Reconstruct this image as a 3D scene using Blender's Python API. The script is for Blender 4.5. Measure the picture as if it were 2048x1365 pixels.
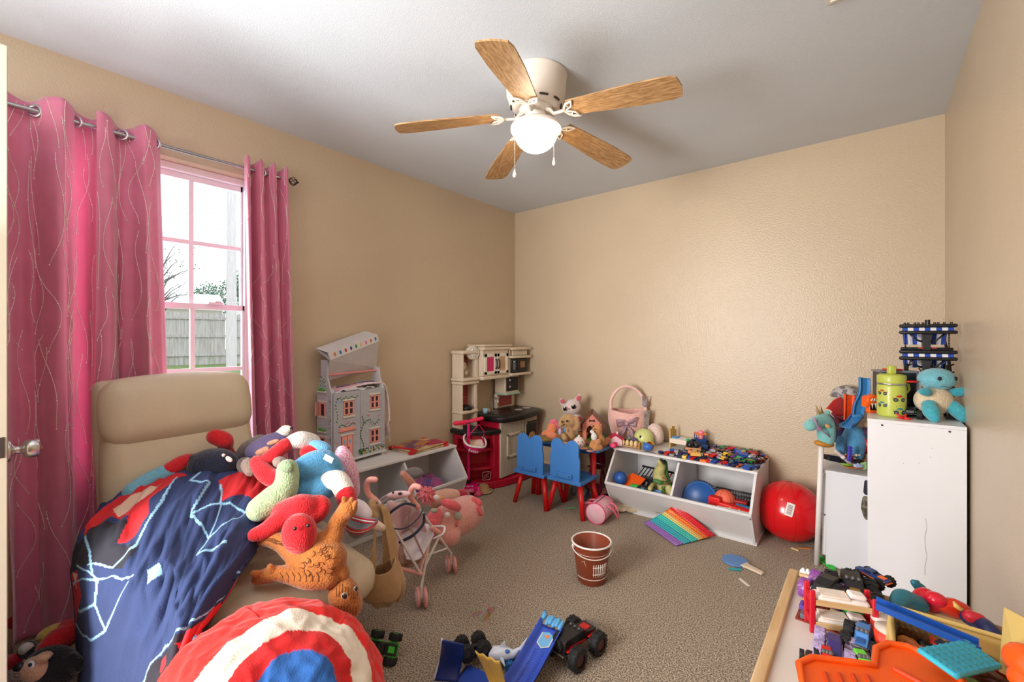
import bpy, bmesh, math, random
from mathutils import Vector, Matrix, Euler, noise
PI = math.pi; R = math.radians; sin = math.sin; cos = math.cos
rnd = random.Random(7)
C = bpy.context.scene.collection
for o in list(bpy.data.objects): bpy.data.objects.remove(o)

# ------------------------------------------------------------------ camera, world, lights, exposure
SC = bpy.context.scene
CAMX, CAMY, EYE, FOC, HX, HY, YAW = 2.684, 0.0, 1.22, 875.0, 1024.0, 677.0, R(39.28)
cd = bpy.data.cameras.new('camera'); cam = bpy.data.objects.new('camera', cd); C.objects.link(cam)
cam.location = (CAMX, CAMY, EYE); cam.rotation_euler = (PI/2, 0, YAW)
cd.sensor_width = 36; cd.lens = FOC/2048*36; cd.shift_y = -(682.5-HY)/2048; cd.clip_start = .02
SC.camera = cam
SC.view_settings.view_transform = 'Standard'; SC.view_settings.look = 'None'
SC.view_settings.gamma = 1; SC.view_settings.use_curve_mapping = False
SC.view_settings.exposure = 0.78
w = bpy.data.worlds.new('overcast_sky'); SC.world = w; w.use_nodes = True
bg = w.node_tree.nodes['Background']; bg.inputs[0].default_value = (.86, .92, 1.0, 1); bg.inputs[1].default_value = 1.45
def lamp(name, kind, loc, rot, power, col, **k):
    l = bpy.data.lights.new(name, kind); l.energy = power; l.color = col
    for a, b in k.items(): setattr(l, a, b)
    o = bpy.data.objects.new(name, l); C.objects.link(o); o.location = loc; o.rotation_euler = rot
    return o
# daylight entering at the window opening, then two added fill lamps out of view
lamp('window_daylight', 'AREA', (-1.8, -.35, 1.95), (0, R(-90), R(22)), 135, (.86, .92, 1.0), shape='RECTANGLE', size=1.9, size_y=1.8)
lamp('fill_light', 'AREA', (1.2, -1.5, 1.35), (R(90), 0, R(-22)), 100, (1.0, .97, .93), shape='RECTANGLE', size=1.0, size_y=1.7)  # added soft fill for the far and right walls, no such lamp known
lamp('ceiling_fill', 'AREA', (1.55, -.35, 1.5), (R(180), 0, 0), 12, (.95, .97, 1), shape='RECTANGLE', size=1.6, size_y=.6)  # added lamp facing up, brightens the ceiling

# pixel (of the 2048x1365 frame) to a point: on a horizontal plane, on x =, on y =, at a depth
FW = (-sin(YAW), cos(YAW)); RT = (cos(YAW), sin(YAW))
def _ray(px, py):
    u = (px-HX)/FOC; return (FW[0]+u*RT[0], FW[1]+u*RT[1], -(py-HY)/FOC)
def Pz(px, py, z=0): d = _ray(px, py); t = (z-EYE)/d[2]; return Vector((CAMX+t*d[0], CAMY+t*d[1], z))
def Px(px, py, x=0): d = _ray(px, py); t = (x-CAMX)/d[0]; return Vector((x, CAMY+t*d[1], EYE+t*d[2]))
def Py(px, py, y=3.328): d = _ray(px, py); t = (y-CAMY)/d[1]; return Vector((CAMX+t*d[0], y, EYE+t*d[2]))
def Pd(px, py, t): d = _ray(px, py); return Vector((CAMX+t*d[0], CAMY+t*d[1], EYE+t*d[2]))

# ------------------------------------------------------------------ materials
def lin(c):
    r = []
    for v in c[:3]:
        v /= 255.; r.append(v/12.92 if v <= .04045 else ((v+.055)/1.055)**2.4)
    return (*r, 1)
_mc = {}
def mat(col, rough=.55, metal=0, nz=.06, ns=8, bump=0, bs=60, emit=0, name=None, col2=None, spec=.5, sheen=0, attr=False, alpha=1, coat=0, trans=0, detail=3, stretch=None, bdist=.004, thr=None):
    key = (tuple(col), rough, metal, nz, ns, bump, bs, emit, col2 and tuple(col2), spec, sheen, attr, alpha, coat, trans, stretch, detail, thr)
    if key in _mc: return _mc[key]
    m = bpy.data.materials.new(name or 'paint'); m.use_nodes = True; nt = m.node_tree; N = nt.nodes; L = nt.links
    b = N['Principled BSDF']; c = lin(col)
    b.inputs['Base Color'].default_value = c; b.inputs['Roughness'].default_value = rough; b.inputs['Metallic'].default_value = metal
    b.inputs['Specular IOR Level'].default_value = spec
    if sheen: b.inputs['Sheen Weight'].default_value = sheen; b.inputs['Sheen Roughness'].default_value = .4
    if coat: b.inputs['Coat Weight'].default_value = coat; b.inputs['Coat Roughness'].default_value = .1
    if trans: b.inputs['Transmission Weight'].default_value = trans
    if alpha < 1: b.inputs['Alpha'].default_value = alpha
    tc = N.new('ShaderNodeTexCoord'); mp = N.new('ShaderNodeMapping'); L.new(tc.outputs['Object'], mp.inputs[0])
    if stretch: mp.inputs['Scale'].default_value = stretch
    if nz or col2:
        n = N.new('ShaderNodeTexNoise'); n.inputs['Scale'].default_value = ns; n.inputs['Detail'].default_value = detail; L.new(mp.outputs[0], n.inputs['Vector'])
        rp = N.new('ShaderNodeValToRGB'); L.new(n.outputs['Fac'], rp.inputs[0])
        e = rp.color_ramp.elements; e[0].position = .3; e[1].position = .7
        if thr: e[0].position, e[1].position = thr
        if col2: e[0].color = c; e[1].color = lin(col2)
        else: e[0].color = tuple(v*(1-nz) for v in c[:3])+(1,); e[1].color = tuple(min(1, v*(1+nz)) for v in c[:3])+(1,)
        src = rp.outputs[0]
        if attr:
            a = N.new('ShaderNodeVertexColor'); a.layer_name = 'print'; mx = N.new('ShaderNodeMixRGB'); mx.blend_type = 'MULTIPLY'; mx.inputs[0].default_value = 1
            e[0].color = (1-nz,)*3+(1,); e[1].color = (1, 1, 1, 1)
            L.new(a.outputs[0], mx.inputs[1]); L.new(src, mx.inputs[2]); src = mx.outputs[0]
        L.new(src, b.inputs['Base Color'])
    if bump:
        n2 = N.new('ShaderNodeTexNoise'); n2.inputs['Scale'].default_value = bs; n2.inputs['Detail'].default_value = 2; L.new(mp.outputs[0], n2.inputs['Vector'])
        bp = N.new('ShaderNodeBump'); bp.inputs['Strength'].default_value = bump; bp.inputs['Distance'].default_value = bdist
        L.new(n2.outputs['Fac'], bp.inputs['Height']); L.new(bp.outputs[0], b.inputs['Normal'])
    if emit:
        b.inputs['Emission Color'].default_value = c; b.inputs['Emission Strength'].default_value = emit
    _mc[key] = m; return m
def plast(*c): return mat(c, .38, nz=.04)
def cloth(*c): return mat(c, .9, nz=.08, ns=25, bump=.25, bs=260, sheen=.3)
def fur(*c): return mat(c, .95, nz=.12, ns=90, bump=.7, bs=170, sheen=.5, detail=5, bdist=.008)
def metal(*c): return mat(c, .28, 1, nz=.03)
def wood(col, col2, st=(1, 12, 12), rough=.5): return mat(col, rough, col2=col2, ns=4, stretch=st, detail=6, thr=(.35, .65))
def attrmat(rough=.8, bump=.2, bs=200, nz=.08, sheen=0): return mat((255, 255, 255), rough, nz=nz, ns=20, bump=bump, bs=bs, attr=True, sheen=sheen)
WHITE = mat((226, 226, 226), .45, nz=.03); BLACK = plast(22, 22, 25); CHROME = metal(200, 200, 205)
LAMW = mat((228, 228, 232), .35, nz=.03, ns=3)

# ------------------------------------------------------------------ mesh builder
def aim(d):
    return Vector(d).to_track_quat('Z', 'Y').to_matrix().to_4x4()
class M:
    def __init__(s, m=None): s.bm = bmesh.new(); s.ms = []; s.i = 0; s.X = Matrix(); m and s.use(m)
    def use(s, m):
        if m not in s.ms: s.ms.append(m)
        s.i = s.ms.index(m); return s
    def at(s, loc=(0, 0, 0), rot=(0, 0, 0), sc=1): s.X = Matrix.Translation(loc) @ Euler(rot).to_matrix().to_4x4() @ Matrix.Scale(sc, 4); return s
    def add(s, vs, fs, smooth=True):
        v = [s.bm.verts.new(s.X @ Vector(p)) for p in vs]; out = []
        for f in fs:
            try: q = s.bm.faces.new([v[k] for k in f])
            except ValueError: continue
            q.material_index = s.i; q.smooth = smooth; out.append(q)
        return v, out
    def box(s, c, d, rot=(0, 0, 0), bev=0, seg=2):
        x, y, z = d[0]/2, d[1]/2, d[2]/2; T = Matrix.Translation(c) @ Euler(rot).to_matrix().to_4x4()
        vs = [T @ Vector(p) for p in ((-x,-y,-z),(x,-y,-z),(x,y,-z),(-x,y,-z),(-x,-y,z),(x,-y,z),(x,y,z),(-x,y,z))]
        v, f = s.add(vs, ((0,3,2,1),(4,5,6,7),(0,1,5,4),(1,2,6,5),(2,3,7,6),(3,0,4,7)), False)
        if bev:
            es = list({e for q in f for e in q.edges})
            r = bmesh.ops.bevel(s.bm, geom=es, offset=min(bev, min(d)*.49), segments=seg, profile=.5, affect='EDGES')
            for q in r['faces']: q.material_index = s.i; q.smooth = True
        return s
    def bx(s, a, b, bev=0, rot=(0, 0, 0)): return s.box([(a[i]+b[i])/2 for i in range(3)], [abs(a[i]-b[i]) for i in range(3)], rot, bev)
    def tube(s, pts, r, seg=8, closed=False, caps=True, rnd_ends=False, flat=1.0):
        pts = [Vector(p[:3]) for p in pts]; n = len(pts)
        rs = list(r) if hasattr(r, '__len__') else [r]*n
        if rnd_ends and not closed:
            d0 = (pts[0]-pts[1]).normalized(); d1 = (pts[-1]-pts[-2]).normalized(); a = []; ra = []
            for q in (85, 60, 30): a.append(pts[0]+d0*rs[0]*sin(R(q))); ra.append(rs[0]*cos(R(q)))
            b = []; rb = []
            for q in (30, 60, 85): b.append(pts[-1]+d1*rs[-1]*sin(R(q))); rb.append(rs[-1]*cos(R(q)))
            pts = a+pts+b; rs = ra+rs+rb; n = len(pts)
        vs = []; up = None
        for i, p in enumerate(pts):
            if closed: t = pts[(i+1) % n]-pts[i-1]
            else: t = pts[min(i+1, n-1)]-pts[max(i-1, 0)]
            if t.length < 1e-9: t = Vector((0, 0, 1))
            t.normalize()
            if up is None: up = t.orthogonal().normalized()
            up = (up-t*up.dot(t)); up = up.normalized() if up.length > 1e-6 else t.orthogonal().normalized()
            sd = t.cross(up)
            for k in range(seg):
                a = 2*PI*k/seg; vs.append(p+(up*cos(a)*flat+sd*sin(a))*rs[i])
        fs = []
        for i in range(n if closed else n-1):
            j = (i+1) % n
            for k in range(seg): q = (k+1) % seg; fs.append((i*seg+k, i*seg+q, j*seg+q, j*seg+k))
        if caps and not closed: fs.append(tuple(range(seg))[::-1]); fs.append(tuple((n-1)*seg+k for k in range(seg)))
        s.add(vs, fs); return s
    def cyl(s, p0, p1, r0, r1=None, seg=14):
        p0, p1 = Vector(p0), Vector(p1); T = Matrix.Translation(p0) @ aim(p1-p0); h = (p1-p0).length; r1 = r0 if r1 is None else r1
        return s.lathe([(0, 0), (r0, 0), (r0, 0), (r1, h), (r1, h), (0, h)], T, seg)
    def lathe(s, prof, T=None, seg=20, a0=0, a1=2*PI):
        T = Matrix.Translation(T) if isinstance(T, (tuple, Vector)) else (T or Matrix()); full = abs(a1-a0-2*PI) < 1e-6
        n = seg if full else seg+1; vs = []; fs = []
        for r_, z in prof:
            for k in range(n): a = a0+(a1-a0)*k/seg; vs.append(T @ Vector((r_*cos(a), r_*sin(a), z)))
        for i in range(len(prof)-1):
            if prof[i] == prof[i+1]: continue
            for k in range(n if full else n-1):
                q = (k+1) % n; fs.append((i*n+k, i*n+q, (i+1)*n+q, (i+1)*n+k))
        s.add(vs, fs); return s
    def sph(s, c, r, rot=(0, 0, 0), seg=14, rings=9):
        r = (r, r, r) if not hasattr(r, '__len__') else r
        T = Matrix.Translation(c) @ Euler(rot).to_matrix().to_4x4() @ Matrix.Diagonal((*r, 1))
        return s.lathe([(max(1e-4, cos(-PI/2+PI*i/rings)), sin(-PI/2+PI*i/rings)) for i in range(rings+1)], T, seg)
    def prism(s, pts, z0, z1, T=None, bev=0):
        T = T or Matrix(); n = len(pts)
        vs = [T @ Vector((p[0], p[1], z0)) for p in pts]+[T @ Vector((p[0], p[1], z1)) for p in pts]
        fs = [tuple(range(n))[::-1], tuple(range(n, 2*n))]+[(i, (i+1) % n, n+(i+1) % n, n+i) for i in range(n)]
        v, f = s.add(vs, fs, False)
        if bev:
            es = list({e for q in f[:2] for e in q.edges}); r = bmesh.ops.bevel(s.bm, geom=es, offset=bev, segments=2, profile=.5, affect='EDGES')
            for q in r['faces']: q.material_index = s.i; q.smooth = True
        return s
    def grid(s, fn, nu, nv, closeu=False):
        vs = []; fs = []
        for j in range(nv+1):
            for i in range(nu+(0 if closeu else 1)): vs.append(fn(i/nu, j/nv))
        w_ = nu if closeu else nu+1
        for j in range(nv):
            for i in range(nu): k = (i+1) % w_; fs.append((j*w_+i, j*w_+k, (j+1)*w_+k, (j+1)*w_+i))
        s.add(vs, fs); return s
    def text(s, txt, T, size=.05, ext=.001):
        cu = bpy.data.curves.new('t', 'FONT'); cu.body = txt; cu.size = size; cu.extrude = ext; cu.align_x = 'CENTER'; cu.align_y = 'CENTER'; cu.resolution_u = 2
        o = bpy.data.objects.new('t', cu); C.objects.link(o); dg = bpy.context.evaluated_depsgraph_get()
        me = bpy.data.meshes.new_from_object(o.evaluated_get(dg)); 
        s.add([T @ v.co for v in me.vertices], [tuple(p.vertices) for p in me.polygons], False)
        bpy.data.objects.remove(o); bpy.data.curves.remove(cu); bpy.data.meshes.remove(me); return s
    def out(s, name, parent=None, loc=None, rot=None, sub=0, solid=0, remesh=0, smooth=0, paint=None, disp=None, label=None, kind=None):
        me = bpy.data.meshes.new(name)
        if s.bm.faces:
            bmesh.ops.recalc_face_normals(s.bm, faces=s.bm.faces[:])
        s.bm.to_mesh(me); s.bm.free()
        for m in s.ms: me.materials.append(m)
        if paint:
            a = me.color_attributes.new('print', 'FLOAT_COLOR', 'POINT')
            for i, v in enumerate(me.vertices): a.data[i].color = paint(v.co, i)
        o = bpy.data.objects.new(name, me); C.objects.link(o)
        if remesh:
            q = o.modifiers.new('r', 'REMESH'); q.mode = 'VOXEL'; q.voxel_size = remesh; q.use_smooth_shade = True
            q = o.modifiers.new('s', 'SMOOTH'); q.factor = .6; q.iterations = smooth or 6
        if solid: q = o.modifiers.new('t', 'SOLIDIFY'); q.thickness = solid; q.offset = 0
        if sub: q = o.modifiers.new('u', 'SUBSURF'); q.levels = q.render_levels = sub
        if parent: o.parent = parent
        if loc is not None: o.location = loc
        if rot is not None: o.rotation_euler = rot
        if label: o['label'] = label
        if kind: o['kind'] = kind
        return o
def tag(o, label, cat, group=None):
    o['label'] = label; o['category'] = cat
    if group: o['group'] = group
    return o
def thing(name, label, cat, loc=(0, 0, 0), rot=0, group=None, sc=1):
    o = bpy.data.objects.new(name, None); C.objects.link(o); o.empty_display_size = .05
    o.location = loc; o.rotation_euler = rot if hasattr(rot, '__len__') else (0, 0, rot); o.scale = (sc,)*3
    return tag(o, label, cat, group)
def copy_tree(o, parent=None, **k):
    c = o.copy(); C.objects.link(c); c.parent = parent
    for ch in list(o.children): copy_tree(ch, c)
    for a, b in k.items(): setattr(c, a, b)
    return c
def struct(o): o['kind'] = 'structure'; return o
def lerp(a, b, t): return a+(b-a)*t
def arc(c, r, a0, a1, n=10): return [(c[0]+r*cos(lerp(a0, a1, i/n)), c[1]+r*sin(lerp(a0, a1, i/n))) for i in range(n+1)]
def cat(P, u):  # catmull-rom through list P of Vectors
    n = len(P)-1; x = min(max(u, 0), .99999)*n; i = int(x); t = x-i
    p0, p1, p2, p3 = P[max(i-1, 0)], P[i], P[i+1], P[min(i+2, n)]
    return .5*((2*p1)+(-p0+p2)*t+(2*p0-5*p1+4*p2-p3)*t*t+(-p0+3*p1-3*p2+p3)*t**3)
def fbm(x, y, z=0, o=3):
    return sum(noise.noise(Vector((x, y, z))*2**k)*.5**k for k in range(o))
RX = Matrix.Rotation(PI/2, 4, 'X')   # xy drawing stood upright, facing -y
# ------------------------------------------------------------------ room shell
W, LN, CH = 3.0, 3.328, 2.44
def wallmat(): 
    m = mat((200, 180, 153), .34, nz=.03, ns=2, bump=.5, bs=110, name='beige_wall_paint', bdist=.004)
    return m
WALL = wallmat(); CEIL = mat((208, 215, 222), .8, nz=.02, ns=3, bump=.25, bs=220, name='ceiling_paint')
TRIM = mat((205, 180, 150), .45, nz=.03)
CARPET = mat((104, 82, 62), .95, col2=(234, 212, 184), ns=170, detail=3, thr=(.36, .64), bump=1, bs=180, sheen=.2, name='carpet', bdist=.02)
def slab(name, boxes, m, kind=True):
    b = M(m)
    for a, c in boxes: b.bx(a, c)
    o = b.out(name); struct(o); return o
def carpet_h(x, y): return .006*fbm(x*2.2, y*2.2, 3)
g = M(CARPET); g.grid(lambda u, v: (lerp(0, W, u), lerp(-.8, LN, v), 0), 2, 2); g.bx((0, -.8, -.08), (W, LN, -.001)); struct(g.out('floor'))
slab('ceiling', [((-.15, -.9, CH), (W+.15, LN+.15, CH+.1))], CEIL)
WY0, WY1, WZ0, WZ1 = .15, 1.0, .665, 2.12
slab('wall_left', [((-.15, -.9, 0), (0, WY0, CH)), ((-.15, WY1, 0), (0, LN, CH)), ((-.15, WY0, 0), (0, WY1, WZ0)), ((-.15, WY0, WZ1), (0, WY1, CH))], WALL)
slab('wall_far', [((-.15, LN, 0), (W+.15, LN+.15, CH))], WALL)
slab('wall_right', [((W, -.9, 0), (W+.15, LN, CH))], WALL)
slab('wall_back', [((0, -.9, 0), (.8, -.8, CH)), ((1.7, -.9, 0), (W, -.8, CH)), ((.8, -.9, 2.05), (1.7, -.8, CH))], WALL)  # unseen doorway gap placed so the added fill lamp shines in
def base(name, a, b_, n):
    g = M(TRIM); a = Vector(a); b_ = Vector(b_); n = Vector(n); up = Vector((0, 0, 1))
    pr = [(0, .0), (.014, .0), (.014, .062), (.009, .074), (.004, .083), (0, .085)]
    vs = [a+n*p+up*q for p, q in pr]+[b_+n*p+up*q for p, q in pr]; k = len(pr)
    g.add(vs, [(i, (i+1) % k, k+(i+1) % k, k+i) for i in range(k)]+[tuple(range(k))[::-1], tuple(range(k, 2*k))], False); struct(g.out(name))
base('baseboard_left', (0, -.8, 0), (0, LN, 0), (1, 0, 0)); base('baseboard_far', (0, LN, 0), (W, LN, 0), (0, -1, 0)); base('baseboard_right', (W, -.8, 0), (W, LN, 0), (-1, 0, 0))
# slotted air vent in the ceiling
g = M(mat((222, 216, 206), .5, nz=.02)); g.box((2.71, 1.88, CH-.006), (.3, .15, .012), bev=.003)
for k in range(5): g.box((2.71, 1.83+k*.026, CH-.014), (.27, .012, .006), rot=(.5, 0, 0))
tag(g.out('ceiling_vent'), 'white slotted air vent in the ceiling at the top edge of the view', 'vent')

# window
VINYL = mat((236, 236, 240), .35, nz=.02); GLS = bpy.data.materials.new('window_glass'); GLS.use_nodes = True
nt = GLS.node_tree; nt.nodes.clear(); o1 = nt.nodes.new('ShaderNodeOutputMaterial'); tr = nt.nodes.new('ShaderNodeBsdfTransparent'); gl = nt.nodes.new('ShaderNodeBsdfGlossy'); mx = nt.nodes.new('ShaderNodeMixShader'); fr = nt.nodes.new('ShaderNodeFresnel')
gl.inputs['Roughness'].default_value = .02; fr.inputs[0].default_value = 1.3
nt.links.new(fr.outputs[0], mx.inputs[0]); nt.links.new(tr.outputs[0], mx.inputs[1]); nt.links.new(gl.outputs[0], mx.inputs[2]); nt.links.new(mx.outputs[0], o1.inputs[0])
win = bpy.data.objects.new('window_1', None); C.objects.link(win); struct(win); win.location = (-.1, 0, 0)
ZM = 1.375
g = M(VINYL)
for a, b_ in (((-.03, WY0, WZ0), (.03, WY0+.035, WZ1)), ((-.03, WY1-.035, WZ0), (.03, WY1, WZ1)), ((-.03, WY0, WZ1-.035), (.03, WY1, WZ1)), ((-.03, WY0, WZ0), (.03, WY1, WZ0+.03))): g.bx(a, b_, .003)
g.out('window_frame', win)
def sash(nm, x, z0, z1):
    g = M(VINYL); y0, y1 = WY0+.035, WY1-.035; q = .03
    for a, b_ in (((x-.012, y0, z0), (x+.012, y0+.012, z1)), ((x-.012, y1-.012, z0), (x+.012, y1, z1)), ((x-.012, y0, z1-q), (x+.012, y1, z1)), ((x-.012, y0, z0), (x+.012, y1, z0+q))): g.bx(a, b_, .002)
    s_ = g.out(nm, win); zm = (z0+z1)/2; ys = [y0, .445, .72, y1]
    h = M(VINYL); h.bx((x-.006, y0, zm-.011), (x+.006, y1, zm+.011), .002); h.out('muntin', s_)
    for y in (.445, .72): h = M(VINYL); h.bx((x-.0075, y-.011, z0+q-.004), (x+.0075, y+.011, z1-q+.004), .002); h.out('muntin', s_)
    for i in range(3):
        for a, b_ in ((z0+q, zm-.011), (zm+.011, z1-q)):
            h = M(GLS); h.add([(x, ys[i], a), (x, ys[i+1], a), (x, ys[i+1], b_), (x, ys[i], b_)], [(0, 1, 2, 3)], False); h.out('pane', s_)
    return s_
sash('upper_sash', -.012, ZM-.0, WZ1-.035); s_ = sash('lower_sash', .012, WZ0+.03, ZM+.03)
g = M(VINYL); g.box((.03, .82, ZM+.034), (.03, .07, .012), bev=.004); g.box((.04, .83, ZM+.042), (.014, .03, .01), bev=.004); g.out('sash_lock', win)
g = M(VINYL); g.bx((-.02, WY0-.06, WZ0-.035), (.125, WY1+.06, WZ0), .006); g.out('window_sill', win)

# door leaf standing open beside the camera, its latch edge facing us
DOOR = mat((190, 180, 160), .4, nz=.02)
d = bpy.data.objects.new('door_1', None); C.objects.link(d); struct(d); dx = .815; d.location = (dx, .019, 0)
g = M(DOOR); g.bx((-.76, 0, .012), (0, .035, 2.04), .002); g.out('door_leaf', d)
g = M(metal(120, 122, 130)); g.box((.0005, .0175, .915), (.002, .025, .058), bev=.0008); g.out('latch_plate', d)
KN = metal(196, 192, 188); kz = .893
g = M(KN); T = Matrix.Translation((-.06, .035, kz)) @ Matrix.Rotation(-PI/2, 4, 'X')
g.lathe([(0, 0), (.032, 0), (.032, .004), (.024, .009), (.0115, .014), (.0115, .026), (.014, .03), (.022, .033), (.0268, .04), (.0275, .05), (.0262, .061), (.024, .064), (0, .066)], T, 28); g.out('door_knob', d)

# ------------------------------------------------------------------ outdoors
GR = mat((70, 96, 40), .9, col2=(112, 130, 66), ns=6, bump=.6, bs=40)
g = M(GR); g.bx((-40, -30, .2), (-1.2, 30, .3)); struct(g.out('lawn'))
FW_ = mat((150, 144, 140), .85, col2=(186, 180, 176), ns=3, stretch=(6, 6, .6), detail=6)
dv = Vector((-1.185, .323, 0)).normalized(); fd = Vector((-dv.y, dv.x, 0)) * -1  # along the fence
fo = Pd(400, 680, 15.2); fo.z = .3
fe = thing('wooden_fence', 'weathered grey board fence across the yard outside the window', 'fence', fo, math.atan2(fd.y, fd.x))
for i in range(-26, 30):
    g = M(FW_); h = 1.9+rnd.uniform(-.03, .03); g.box((i*.165, rnd.uniform(-.006, .006), h/2-.1), (.15, .022, h), rot=(0, rnd.uniform(-.01, .01), 0)); g.out('plank', fe)
for z in (.35, 1.0, 1.62):
    g = M(FW_); g.box((.3, -.04, z), (9.2, .045, .09)); g.out('rail', fe)
SH = mat((196, 186, 176), .6, nz=.05); 
so = Pd(360, 640, 24); so.z = .3
sh = thing('metal_shed', 'pale metal shed with a ribbed roof behind the garden fence', 'shed', so, math.atan2(fd.y, fd.x)+.1)
g = M(SH); g.bx((-4.0, 0, 0), (1.95, 4, 2.65)); g.out('wall', sh)
for i in range(22):
    g = M(SH); g.box((-3.9+i*.275, -.02, 1.3), (.04, .03, 2.6)); g.out('rib', sh)
RF = mat((190, 190, 196), .4, nz=.04, metal=.3)
g = M(RF); g.prism([(-.3, 2.62), (2.1, 3.5), (4.4, 2.6), (4.4, 2.68), (2.1, 3.58), (-.3, 2.7)], -4.1, 2.1, Matrix(((0, 0, 1, 0), (1, 0, 0, 0), (0, 1, 0, 0), (0, 0, 0, 1)))); g.out('roof', sh)
po = Pd(463, 600, 13); po.z = .3
g = M(mat((200, 194, 194), .85, nz=.1, stretch=(4, 4, .4))); g.cyl((0, 0, 0), (0, 0, 9), .14, .11, 12); tag(g.out('utility_pole', loc=po), 'tall pale wooden utility pole seen through the window', 'pole')
for k, (ya, yb) in enumerate(((392, 426), (420, 457))):
    a = Pd(250, ya-10, 14); b_ = Pd(560, yb+10, 14)
    g = M(mat((150, 150, 160), .6)); g.tube([a.lerp(b_, i/8)+Vector((0, 0, -.25*sin(PI*i/8))) for i in range(9)], .008, 5)
    tag(g.out('power_line'), ('upper' if k == 0 else 'lower')+' of the two thin power lines crossing the sky outside', 'cable', None)
def tree(px, py, t, r, label, leaf, n, bare=False):
    p = Pd(px, py, t); h = p.z-.3; T = thing('tree', label, 'tree', (p.x, p.y, .3))
    BK = mat((120, 110, 104), .9, nz=.2); g = M(BK); g.cyl((0, 0, 0), (0, 0, h+(r*.4 if bare else 0)), .14, .05, 8); g.out('trunk', T)
    rr = random.Random(px); g = M(BK)
    for i in range(26 if bare else 10):
        a = rr.uniform(0, 2*PI); e = rr.uniform(.1, 1.2); z0 = h*rr.uniform(.45, 1); q = r*rr.uniform(.6, 1.1)
        p0 = Vector((0, 0, z0)); p1 = p0+Vector((cos(a)*cos(e), sin(a)*cos(e), sin(e)))*q
        g.tube([p0, p0.lerp(p1, .5)+Vector((0, 0, .08*q)), p1], [.03, .018, .006], 5)
        for _ in range(3 if bare else 0):
            s0 = p0.lerp(p1, rr.uniform(.3, .9)); g.tube([s0, s0+Vector((rr.uniform(-1, 1), rr.uniform(-1, 1), rr.uniform(0, 1)))*q*.4], .007, 4)
    g.out('branch', T)
    if n:
        g = M(leaf)
        for i in range(n):
            d_ = Vector((rr.gauss(0, 1), rr.gauss(0, 1), rr.gauss(0, .8))); d_ = d_.normalized()*r*rr.uniform(.25, 1)*(1+.25*noise.noise(d_))
            c = Vector((0, 0, h))+d_; q = Matrix.Translation(c) @ Euler((rr.uniform(0, 3), rr.uniform(0, 3), rr.uniform(0, 3))).to_matrix().to_4x4(); sz = .09 if not bare else .05
            g.add([q @ Vector(v) for v in ((-sz, 0, 0), (0, -sz*.5, 0), (sz, 0, 0), (0, sz*.5, 0))], [(0, 1, 2, 3)], False)
        g.out('foliage', T, kind='stuff')
tree(418, 604, 34, 1.6, 'dark green leafy tree left of the utility pole', mat((92, 122, 100), .8), 2600)
tree(496, 583, 27, 1.5, 'dark green leafy tree right of the utility pole', mat((98, 128, 102), .8), 2600)
tree(322, 530, 18, 1.5, 'bare branching tree near the left curtain edge outside', mat((90, 110, 80), .8), 160, True)
# ------------------------------------------------------------------ curtains
RODM = metal(176, 176, 182); rod = thing('curtain_rod', 'silver metal curtain rod with a twisted cage finial above the window', 'curtain rod', (.09, 0, 2.133))
g = M(RODM); g.cyl((0, -.02, 0), (0, .75, 0), .0095, seg=14); g.cyl((0, .7, 0), (0, 1.135, 0), .0078, seg=14); g.out('rod', rod)
g = M(metal(90, 80, 74))
for k in range(6):
    a0 = k*PI/3; g.tube([(.024*sin(PI*i/10)*cos(a0+i*.25), 1.137+i*.0052, .024*sin(PI*i/10)*sin(a0+i*.25)) for i in range(11)], .0024, 6)
g.sph((0, 1.19, 0), .006); g.sph((0, 1.136, 0), .009); g.out('finial', rod)
for y in (.02, 1.125):
    g = M(RODM); g.box((-.045, y, -.005), (.09, .01, .012)); g.box((-.086, y, -.005), (.006, .024, .05), bev=.002); g.out('bracket', rod)
CB = (222, 128, 160)
def vines(seed, wd, ht):
    rr = random.Random(seed); out = []
    for k in range(int(wd/.055)):
        x0 = (k+.5)*.055+rr.uniform(-.02, .02); z = rr.uniform(-.2, .1)
        while z < ht:
            ln = rr.uniform(.22, .5); a = rr.uniform(.012, .03)*rr.choice((-1, 1)); ph = rr.uniform(0, 6); dr = rr.uniform(-.05, .05)
            out.append([(x0+a*sin(ph+q*5.5)+dr*q, z+ln*q) for q in [i/16 for i in range(17)]]); z += ln*rr.uniform(.75, 1.3)
    return out
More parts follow.
